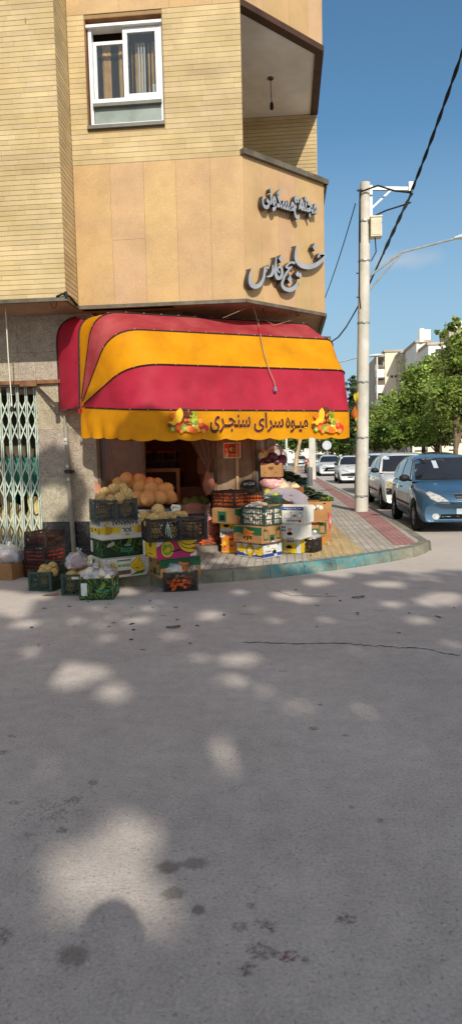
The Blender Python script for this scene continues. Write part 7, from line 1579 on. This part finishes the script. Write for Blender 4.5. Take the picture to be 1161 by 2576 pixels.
# cucumbers on two tiers, plastic sheet between them
CU1 = 'dark green cucumber heaped on the upper tier behind the cabbages'; CU2 = 'dark green cucumber heaped on the lower tier behind the white onions'
for i in range(80):
    u = RN.random(); px = 706+58*u; py = 1182+24*u+RN.uniform(0, 20)*(1-.35*u); put('cucumber', 'cucumber', 'cucumber', CU1, 'cucumbers on the upper tier', at_y(px, py, by0+.75+.5*u+RN.uniform(-.1, .1)), (RN.uniform(-.3, .3), RN.uniform(-.3, .3), RN.uniform(-.9, .9)), .85)
for i in range(80):
    u = RN.random(); px = 762+60*u; py = 1222+28*u+RN.uniform(0, 22); put('cucumber', 'cucumber', 'cucumber', CU2, 'cucumbers on the lower tier', at_y(px, py, by0+.85+.2*u+RN.uniform(-.1, .1)), (RN.uniform(-.3, .3), RN.uniform(-.3, .3), RN.uniform(-.9, .9)), .8)
q = MB(); q.box(-.07, -.1, 0, .07, .1, .10); q.box(-.08, -.11, .10, .08, .11, .112); single(q, 'storage_bin', mat('teal_tub', (34, 110, 104), (28, 96, 92), 5, .45), 'small teal tub at the end of the upper cucumber heap', 'bin', loc=at_y(760, 1225, by0+1.25))
hb = MB(); rng_ = random.Random(4); foliage(hb, [(*at_y(818, 1258, by0+.85), .12, .12, .05)], 260, .05, rng_, clump=.5); single(hb, 'herb_bunch', m_cab, 'bunch of pale green herbs at the right end of the lower cucumber heap', 'herbs')
q = MB(); rows = []
for i in range(15):
    u = i/14; row = []
    for j in range(12):
        v = j/11; px = 660+u*112+8*v; py = 1243-26*sin(u*pi*.9)*(1-v*.4)+u*14+v*(10+46*u**1.5); Y = by0-.52-.10*v+.28*u
        p_ = at_y(px, py, Y); f_ = .035*noise.noise(Vector((i*.7, j*.35, 3)))+.02*noise.noise(Vector((i*2.0, j*.9, 5))); row.append(p_+Vector((f_, f_*1.2, f_)))
    rows.append(row)
q.grid(rows); single(q, 'plastic_sheet', m_baghaze, 'crumpled greyish plastic sheet draped over the brown cauliflower box', 'plastic sheet', smooth=True)
# onions and the kraft cartons on the right
zR = Z0+.335; yR = radians(8)
p = near_corner(819, 1369, Z0, yR, .50, .36, 'r'); carton('cardboard_box', 'flat yellow kraft carton at the bottom of the right-hand stack', p, yR, .50, .36, .115, m_orangecard)
p = near_corner(820, 1348, Z0+.116, yR, .50, .36, 'r'); carton('banana_carton', 'kraft carton with green panels under the onion box', Vector((p.x, p.y, Z0+.116)), yR, .50, .36, .222, m_kraft, {'F': [('r', .28, .14, .50, .90, 'g'), ('r', .31, .24, .46, .74, 'n'), ('r', .52, .56, .74, .94, 'n'), ('r', .52, .12, .75, .54, 'g'), ('p', [(.58, .24), (.68, .24), (.70, .36), (.63, .46), (.56, .36)], 'w'), ('r', .77, .14, .97, .90, 'g'), ('r', .80, .24, .94, .70, 'n'), ('e', .46, .84, .025, .05, 'k'), ('e', .82, .84, .025, .05, 'k')]})
p = near_corner(820, 1314, Z0+.34, yR, .46, .34, 'r'); bxO = carton('cardboard_box', 'kraft box with curved front full of white onions', Vector((p.x, p.y, Z0+.34)), yR, .43, .30, .19, m_kraft, {'F': [('p', [(.38, .60), (.60, .60), (.60, .66), (.56, .70), (.42, .70), (.38, .66)], 'dn'), ('r', .2, .0, .3, .04, 'k'), ('r', .7, .0, .8, .04, 'k')]}, True)
q = MB()
for sx_ in (-1, 1): q.prism([(sx_*.215, .19), (sx_*.17, .19), (sx_*.195, .215), (sx_*.205, .235), (sx_*.215, .24)], -.008, 0, lambda u, v, d: Vector((u, -.15-d, v)), 0, 1, True)
q.box(-.215, .142, .191, .215, .15, .25); part(q, 'flap', m_kraft, bxO)
fill(bxO, .41, .28, .10, 2, 'onion', 'white_onion', 'onion', 'white onion in the curved kraft box', 'white onions', .044, .3, heap=.25)
p = corner_y(833, 10.55, Z0+.34, radians(4), .40, .28, 'r'); carton('cardboard_box', 'tall kraft box standing behind the onion box', Vector((p.x, p.y+.0, Z0+.34)), radians(4), .40, .28, .30, m_kraft, {'F': [('r', .66, .86, .78, .92, 'k')]}, True)
pallet_stack('cardboard_box', 'kraft cartons under the tall box behind the onions', 834, 1299, Z0+.338, .40, .28, radians(4), 10.55)
q = MB(); q.tube([at_y(826, 1290, 10.2), at_y(829, 1310, 10.15), at_y(830, 1338, 10.15)], [.02, .03, .012], 7); single(q, 'tied_rag', mat('red_rag', (170, 60, 72), (200, 150, 140), 9), 'red and white rag hanging at the right side of the onion boxes', 'rag', smooth=True)
p = near_corner(788, 1391, Z0, radians(-28), .33, .28, 'r'); crK = lattice_crate('plastic_crate', 'small black crate with a clear bag on the tactile paving', p, radians(-28), .33, .28, .185, m_blackpl, label_strip=True)
fill(crK, .28, .24, .03, 2, 'garlic', 'garlic_bulb', 'garlic', 'white bulb in the small black crate on the tactile paving', 'bulbs in the small black crate', .045, .3, s=1.3)
plastic('plastic_bag', 'clear bag lying over the small black crate on the tactile paving', 'bag', local(crK, 0, 0, .215), .18, .13, .07, m_bag, 19)
# ---- in the doorway
sk = MB(); rows = []
for k in range(15):
    u = k/14; r = .20+.05*sin(u*pi)-.03*u+.02*(u > .86); rows.append([(r*(1+.05*noise.noise(Vector((cos(t)*2, sin(t)*2, u*5))))*cos(t), r*.85*sin(t), .52*u+.02*sin(t*3)*u) for t in [2*pi*i/28 for i in range(28)]])
rows.append([(.17*cos(t), .14*sin(t), .47) for t in [2*pi*i/28 for i in range(28)]])
sk.grid(rows, close_u=True); so_ = single(sk, 'sack', mat('pinkish_sack', (186, 140, 122), (160, 116, 100), 8, .9, .3, 40), 'pinkish open sack of cabbages standing in the doorway', 'sack', smooth=True, loc=(*at_z(492, 1372, .22).xy, .225)); so_.location.y = 10.25; so_.location.x = at_y(492, 1300, 10.25).x; so_.scale = (1.25, 1.1, 1.15)
for (x, y, z, s) in ((-.12, 0, .60, 1.0), (.02, -.06, .60, .9), (.13, .03, .61, 1.0), (0, .1, .62, 1.0)): put('cabbage', 'cabbage', 'cabbage', 'green cabbage in the pinkish doorway sack', 'cabbages in the sack', so_.location+Vector((x, y, z)), None, s)
cb = at_z(526, 1370, .22); cbx = at_y(526, 1335, 9.75)
q = MB(); rows = []
for k in range(17):
    u = k/16; r = (.095+.03*sin(min(1, u*1.7)*pi*.8))*(1 if u < .62 else 1-.9*(u-.62)/.38); rows.append([(r*(1+.10*noise.noise(Vector((cos(t)*2, sin(t)*2, u*6))))*cos(t)+(.0 if u < .6 else -.02*(u-.6)), r*.9*sin(t), .62*u) for t in [2*pi*i/22 for i in range(22)]])
q.grid(rows, close_u=True); single(q, 'carrot_bag', m_bagdim, 'tall clear bag of carrots standing on the door step', 'bag', smooth=True, loc=(cbx.x, 9.70, .222))
for i in range(120): a = RN.uniform(0, 2*pi); r = .095*RN.random()**.3; put('carrot', 'carrot', 'carrot', 'carrot inside the tall clear bag on the door step', 'carrots in the tall bag', Vector((cbx.x+r*cos(a), 9.70+r*sin(a)*.9, .24+.40*i/120)), (RN.uniform(-.3, .3), RN.uniform(-.3, .3), RN.uniform(-.5, .5)), .8)
# shop interior: counter, crates of fruit, hanging bag and curtain
ct = wthing('shop_counter', 'wooden counter with pale edge inside the doorway', 'counter', (-1.85, 11.0, .22)); q = MB(); y = 11.0; a, b = at_y(345, 1180, y), at_y(449, 1180, y); q.box(a.x, y, .22, b.x, y+.5, a.z-.06); part(q, 'counter_body', mat('counter_brown', (62, 36, 24), (50, 28, 18), 3, .7), ct)
q = MB(); q.box(a.x, y-.03, a.z-.058, b.x+.02, y+.52, a.z); q.box(b.x-.04, y-.028, .22, b.x+.02, y-.002, a.z-.06); part(q, 'counter_edge', mat('pale_wood', (186, 132, 82), (160, 108, 62), 5, .6), ct)
for i, (px, py) in enumerate(((372, 1178), (402, 1178), (430, 1178), (375, 1158), (408, 1158), (432, 1156))):
    pz = a.z+.004+(.14 if i > 2 else 0); c_ = at_y(px, py, y+.2); cr2 = lattice_crate('plastic_crate', ['left lower', 'middle lower', 'right lower', 'left upper', 'middle upper', 'right upper'][i]+' small dark crate of fruit on the shop counter', Vector((c_.x, y+.24, pz)), 0, .19, .26, .12, m_brownpl, 'grid', group='fruit crates inside the shop')
    for k in range(7): put('orange', 'orange', 'orange', 'orange heaped in the '+['left lower', 'middle lower', 'right lower', 'left upper', 'middle upper', 'right upper'][i]+' crate on the counter', 'oranges on the counter', Vector((c_.x+RN.uniform(-.07, .07), y+.16+RN.uniform(0, .06), pz+.10+RN.uniform(0, .03))))
q = MB(); bb_ = at_y(470, 1255, 11.1); q.box(bb_.x-.2, 11.0, .22, bb_.x+.36, 11.4, bb_.z+.18); q.box(bb_.x-.22, 10.98, bb_.z+.18, bb_.x+.38, 11.42, bb_.z+.21); single(q, 'wooden_chest', mat('reddish_wood', (120, 70, 44), (98, 54, 34), 5, .6), 'reddish wooden chest behind the cabbage sack inside the shop', 'chest')
q = MB(); pa = at_y(511, 1170, 11.55); q.box(pa.x-.11, 11.57, pa.z-.16, pa.x+.11, 11.595, pa.z+.13); single(q, 'wall_calendar', mat('pink_paper', (196, 140, 116)), 'pale paper sheet pinned to the wall inside the doorway', 'paper')
q = MB(); rows = []
T0, T1 = at_y(470, 1092, 9.80), at_y(545, 1092, 9.80); K = at_y(530, 1188, 9.80)
for k in range(22):
    u = k/21; row = []; s_ = T0.lerp(T1, u)
    for j in range(10):
        v = j/9; p_ = s_.lerp(K+Vector((.03*(u-.5), 0, 0)), v); row.append(p_+Vector((0, .03*sin(u*26)*(1-.6*v), -.05*sin(v*pi)*(1-u))))
    rows.append(row)
up = MB(); up.grid(rows); e = K; 
rows = [[K+Vector((.03*cos(t)*(1+2.2*v*(1-v)), .03*sin(t), -.0-.34*v)) for t in [2*pi*i/12 for i in range(13)]] for v in [j/8 for j in range(9)]]; up.grid(rows); up.grid([[(T0.x, 9.80, T0.z), (T1.x, 9.80, T1.z)], [(T0.x-.05, 9.80, 3.2), (T1.x, 9.80, 3.2)]])
single(up, 'door_curtain', film('dusty_curtain', (120, 86, 62), .5, .35, .40), 'dusty see-through plastic curtain tied back at the right of the doorway', 'curtain', smooth=True)
q = MB(); hb_ = at_y(522, 1212, 9.72); rows = []
for k in range(9):
    u = k/8; w_ = .02+.075*sin(min(1, u*1.25)*pi/1.6)*(1-.55*max(0, u-.7)/.3); rows.append([(hb_.x+w_*cos(t)+.025*u, 9.72+.04*sin(t), hb_.z+.16-.34*u+.03*cos(t)*u) for t in [2*pi*i/14 for i in range(14)]])
q.grid(rows, close_u=True); q.tube([(hb_.x, 9.72, hb_.z+.15), (hb_.x+.04, 9.78, hb_.z+.34)], .008, 5); single(q, 'plastic_bag', mat('pink_bag', (176, 116, 92), (156, 98, 76), 8, .5, tl=.4), 'pinkish bag hanging on the right of the doorway', 'bag', smooth=True)
# notice, push sign
nt = wthing('notice', 'orange printed notice fixed to the wooden panel', 'notice', tuple(at_y(583, 1152, WY-.02))); A, B = at_y(561, 1114, WY-.016), at_y(605, 1152, WY-.016); q = MB(); ff = lambda u, v, d: Vector((A.x+u*(B.x-A.x), WY-.016-d, B.z+v*(A.z-B.z)))
q.prism([(0, 0), (1, 0), (1, 1), (0, 1)], -.004, 0, ff, 0); part(q, 'paper', m_whitecard, nt); q = MB(); q.face([ff(.04, .05, .001), ff(.96, .05, .001), ff(.96, .95, .001), ff(.04, .95, .001)], 0); q.face([ff(.36, .34, .002), ff(.86, .34, .002), ff(.86, .80, .002), ff(.36, .80, .002)], 1)
q.face([ff(.40, .86, .002), ff(.80, .86, .002), ff(.80, .90, .002), ff(.40, .90, .002)], 1); ell(q, ff, .20, .30, .09, .16, .002, 2); ell(q, ff, .18, .56, .07, .12, .0025, 2); q.face([ff(.12, .05, .003), ff(.16, .05, .003), ff(.18, .3, .003), ff(.14, .3, .003)], 3); q.face([ff(.20, .05, .003), ff(.24, .05, .003), ff(.24, .3, .003), ff(.20, .3, .003)], 3)
for k in range(4): q.face([ff(.40, .42+.09*k, .003), ff(.82-.05*k, .42+.09*k, .003), ff(.82-.05*k, .45+.09*k, .003), ff(.40, .45+.09*k, .003)], 2)
for k in range(3): q.face([ff(.40, .12+.06*k, .003), ff(.90, .12+.06*k, .003), ff(.90, .14+.06*k, .003), ff(.40, .14+.06*k, .003)], 4)
L, R = stroke([(.46, .70), (.40, .60), (.44, .50), (.50, .52)], [.02, .05, .05, .02])
for i in range(len(L)-1): q.face([ff(*L[i], .0035), ff(*R[i], .0035), ff(*R[i+1], .0035), ff(*L[i+1], .0035)], 3)
part(q, 'printed_face', [mat('notice_orange', (206, 84, 34), (190, 60, 28), 9), mat('notice_dark', (58, 26, 20)), mat('notice_light', (230, 150, 80)), INKM['w'], INKM['o']], nt)
ps = wthing('door_sign', 'black oval push sign with white Persian lettering on the wood batten', 'sign', tuple(at_y(625, 1217, WY-.05))); C_ = at_y(625, 1217, WY-.05); q = MB(); f2 = lambda u, v, d: Vector((C_.x+u, WY-.05-d, C_.z+v))
q.prism([(.118*cos(t), .064*sin(t)) for t in [2*pi*k/28 for k in range(28)]], -.012, 0, f2, 0); part(q, 'sign_plate', mat('sign_black', (26, 22, 20), rough=.4), ps); q = MB(); put_text(q, farsi('فشار')+'', f2, .045, .0, .085, .060, .002, 0, 0, .03); put_text(q, farsi('دهید'), f2, -.045, .0, .080, .052, .002, 0, 0, .03); part(q, 'lettering', INKM['w'], ps)
# small torn pink wrapper sticking up by the shop window
q = MB(); w0 = at_y(247, 1226, 9.55); q.grid([[(w0.x-.05, 9.55, w0.z-.08), (w0.x+.05, 9.53, w0.z-.1)], [(w0.x-.06, 9.56, w0.z+.02), (w0.x+.06, 9.52, w0.z-.02)], [(w0.x-.05, 9.6, w0.z+.09), (w0.x+.03, 9.5, w0.z+.06)]]); single(q, 'wrapper', mat('peach_wrapper', (230, 160, 126), rough=.5, tl=.3), 'torn peach wrapper sticking up left of the melon crate', 'wrapper', smooth=True)

# ================================================================ LITTER AND THE PHOTOGRAPHER
lv = MB(); lv.grid([[(-.05, -.012, .002), (-.05, .012, .004)], [(0, -.025, .012), (0, .025, .006)], [(.05, -.01, .004), (.055, .01, .014)]]); me_leaf = lv.mesh('fallen_leaf', mat('dry_leaf', (92, 84, 50), (66, 56, 34), 12, .8), True)
lv = MB(); lv.grid([[(-.03, -.02, .002), (-.03, .02, .004)], [(.0, -.03, .006), (0, .03, .003)], [(.035, -.014, .003), (.03, .016, .008)]]); me_leaf2 = lv.mesh('fallen_leaf', mat('dark_leaf', (44, 36, 28), (34, 28, 22), 12, .85), True)
for i in range(48):
    px, py = RN.uniform(60, 1150), RN.triangular(1470, 1640, 1490)
    o = bpy.data.objects.new('fallen_leaf', me_leaf2 if i % 3 else me_leaf); COL.objects.link(o); o.location = at_z(px, py, .004); o.rotation_euler = (0, 0, RN.uniform(0, 6)); o.scale = (RN.uniform(.25, .6),)*3; tag(o, 'small dry leaf lying on the asphalt near the kerb', 'leaf', 'leaves fallen on the road')
for i in range(26):
    px, py = RN.uniform(560, 1040), RN.uniform(1345, 1425); p = at_z(px, py, .148)
    o = bpy.data.objects.new('fallen_leaf', me_leaf if i % 2 else me_leaf2); COL.objects.link(o); o.location = p; o.rotation_euler = (0, 0, RN.uniform(0, 6)); o.scale = (RN.uniform(.3, .7),)*3; tag(o, 'small dry leaf lying on the pavement near the kerb', 'leaf', 'leaves fallen on the pavement')
for px, py, lb in ((899, 1503, 'larger pale green leaf scrap on the asphalt below the turquoise kerb'), (435, 1578, 'dark curled leaf lying alone on the asphalt below the carrot crate')):
    o = bpy.data.objects.new('fallen_leaf', me_leaf); COL.objects.link(o); o.location = at_z(px, py, .006); o.scale = (1.3, 1.3, 1.3); tag(o, lb, 'leaf')
q = MB(); c_ = at_z(124, 1498, .004); q.grid([[(c_.x-.08, c_.y-.02, .006), (c_.x-.06, c_.y+.05, .008)], [(c_.x+.02, c_.y-.01, .02), (c_.x+.03, c_.y+.06, .012)], [(c_.x+.09, c_.y+.02, .008), (c_.x+.10, c_.y+.08, .03)]]); single(q, 'card_scrap', m_kraft, 'torn brown card scrap on the asphalt before the green crates', 'card', smooth=True)
import bmesh
def person():
    root = thing('person', 'person in a grey shirt standing in the road, hands held at chest height', 'person', (.18, -.58, 0))
    J = {'pel': ((0, 0, .95), .15), 'wst': ((0, 0, 1.10), .135), 'chs': ((0, .01, 1.32), .165), 'nck': ((0, 0, 1.47), .062), 'hd0': ((0, .02, 1.56), .075), 'hd1': ((0, .02, 1.66), .098), 'hd2': ((0, .01, 1.73), .07)}
    E = [('pel', 'wst'), ('wst', 'chs'), ('chs', 'nck'), ('nck', 'hd0'), ('hd0', 'hd1'), ('hd1', 'hd2')]
    for s, k in ((-1, 'l'), (1, 'r')):
        J.update({k+'hip': ((s*.10, 0, .88), .095), k+'kne': ((s*.11, .02, .50), .062), k+'ank': ((s*.12, 0, .09), .042), k+'toe': ((s*.14, .17, .035), .035), k+'sho': ((s*.19, 0, 1.40), .062), k+'elb': ((s*.21, .04, 1.13), .042), k+'wri': ((s*.10, .20, 1.24), .030), k+'pal': ((s*.075, .23, 1.29), .032)})
        E += [('pel', k+'hip'), (k+'hip', k+'kne'), (k+'kne', k+'ank'), (k+'ank', k+'toe'), ('chs', k+'sho'), (k+'sho', k+'elb'), (k+'elb', k+'wri'), (k+'wri', k+'pal')]
        for f, (dx, dz, L) in enumerate(((-.02, .02, .06), (-.008, .03, .07), (.006, .03, .075), (.018, .02, .06), (-.04, -.01, .05))):
            J[k+'f%d' % f] = ((s*.075+s*dx, .235, 1.305+dz*.5), .010); J[k+'g%d' % f] = ((s*.072+s*dx*1.1-.01*s, .248, 1.305+dz*.5+L*.6), .008); E += [(k+'pal', k+'f%d' % f), (k+'f%d' % f, k+'g%d' % f)]
    names_ = list(J); me = bpy.data.meshes.new('body'); me.from_pydata([J[n][0] for n in names_], [(names_.index(a), names_.index(b)) for a, b in E], [])
    o = bpy.data.objects.new('body', me); COL.objects.link(o); md = o.modifiers.new('skin', 'SKIN'); bm = bmesh.new(); bm.from_mesh(me); ly = bm.verts.layers.skin.verify(); bm.verts.ensure_lookup_table()
    for i, n_ in enumerate(names_): r = J[n_][1]; bm.verts[i][ly].radius = (r*(1.25 if n_ in ('pel', 'wst', 'chs') else 1), r*(.8 if n_ in ('pel', 'wst', 'chs') else 1)); bm.verts[i][ly].use_root = n_ == 'pel'
    bm.to_mesh(me); bm.free(); md.use_smooth_shade = True; ss = o.modifiers.new('sub', 'SUBSURF'); ss.levels = 2; ss.render_levels = 2
    dg = bpy.context.evaluated_depsgraph_get(); ev = o.evaluated_get(dg); m2 = bpy.data.meshes.new_from_object(ev); o.modifiers.clear(); o.data = m2
    at = m2.color_attributes.get('tint') or m2.color_attributes.new('tint', 'FLOAT_COLOR', 'POINT')
    shirt, skin, jean = (.30, .32, .36), (.55, .36, .26), (.07, .09, .14)
    for i, v in enumerate(m2.vertices):
        c_ = skin if v.co.z > 1.46 or v.co.y > .17 and v.co.z > .5 else shirt if v.co.z > .98 else jean; at.data[i].color = (*c_, 1)
    m2.materials.clear(); m2.materials.append(mat('figure', (255, 255, 255), (240, 240, 240), 6, .8)); o.parent = root
    hr = MB(); hr.ball((0, -.005, 1.685), .108, .118, .10, 18, lump=.06, ls=4); part(hr, 'hair', mat('dark_hair', (30, 24, 20), rough=.6), root, True)
    fc = MB()
    for s in (-1, 1): fc.ball((s*.034, .108, 1.655), .011, .008, .008, 8); fc.ball((s*.099, .01, 1.64), .012, .02, .03, 8)
    fc.ball((0, .122, 1.625), .014, .02, .022, 8); fc.ball((0, .108, 1.585), .025, .01, .007, 8); part(fc, 'face', mat('face_skin', (186, 140, 112)), root, True)
person()
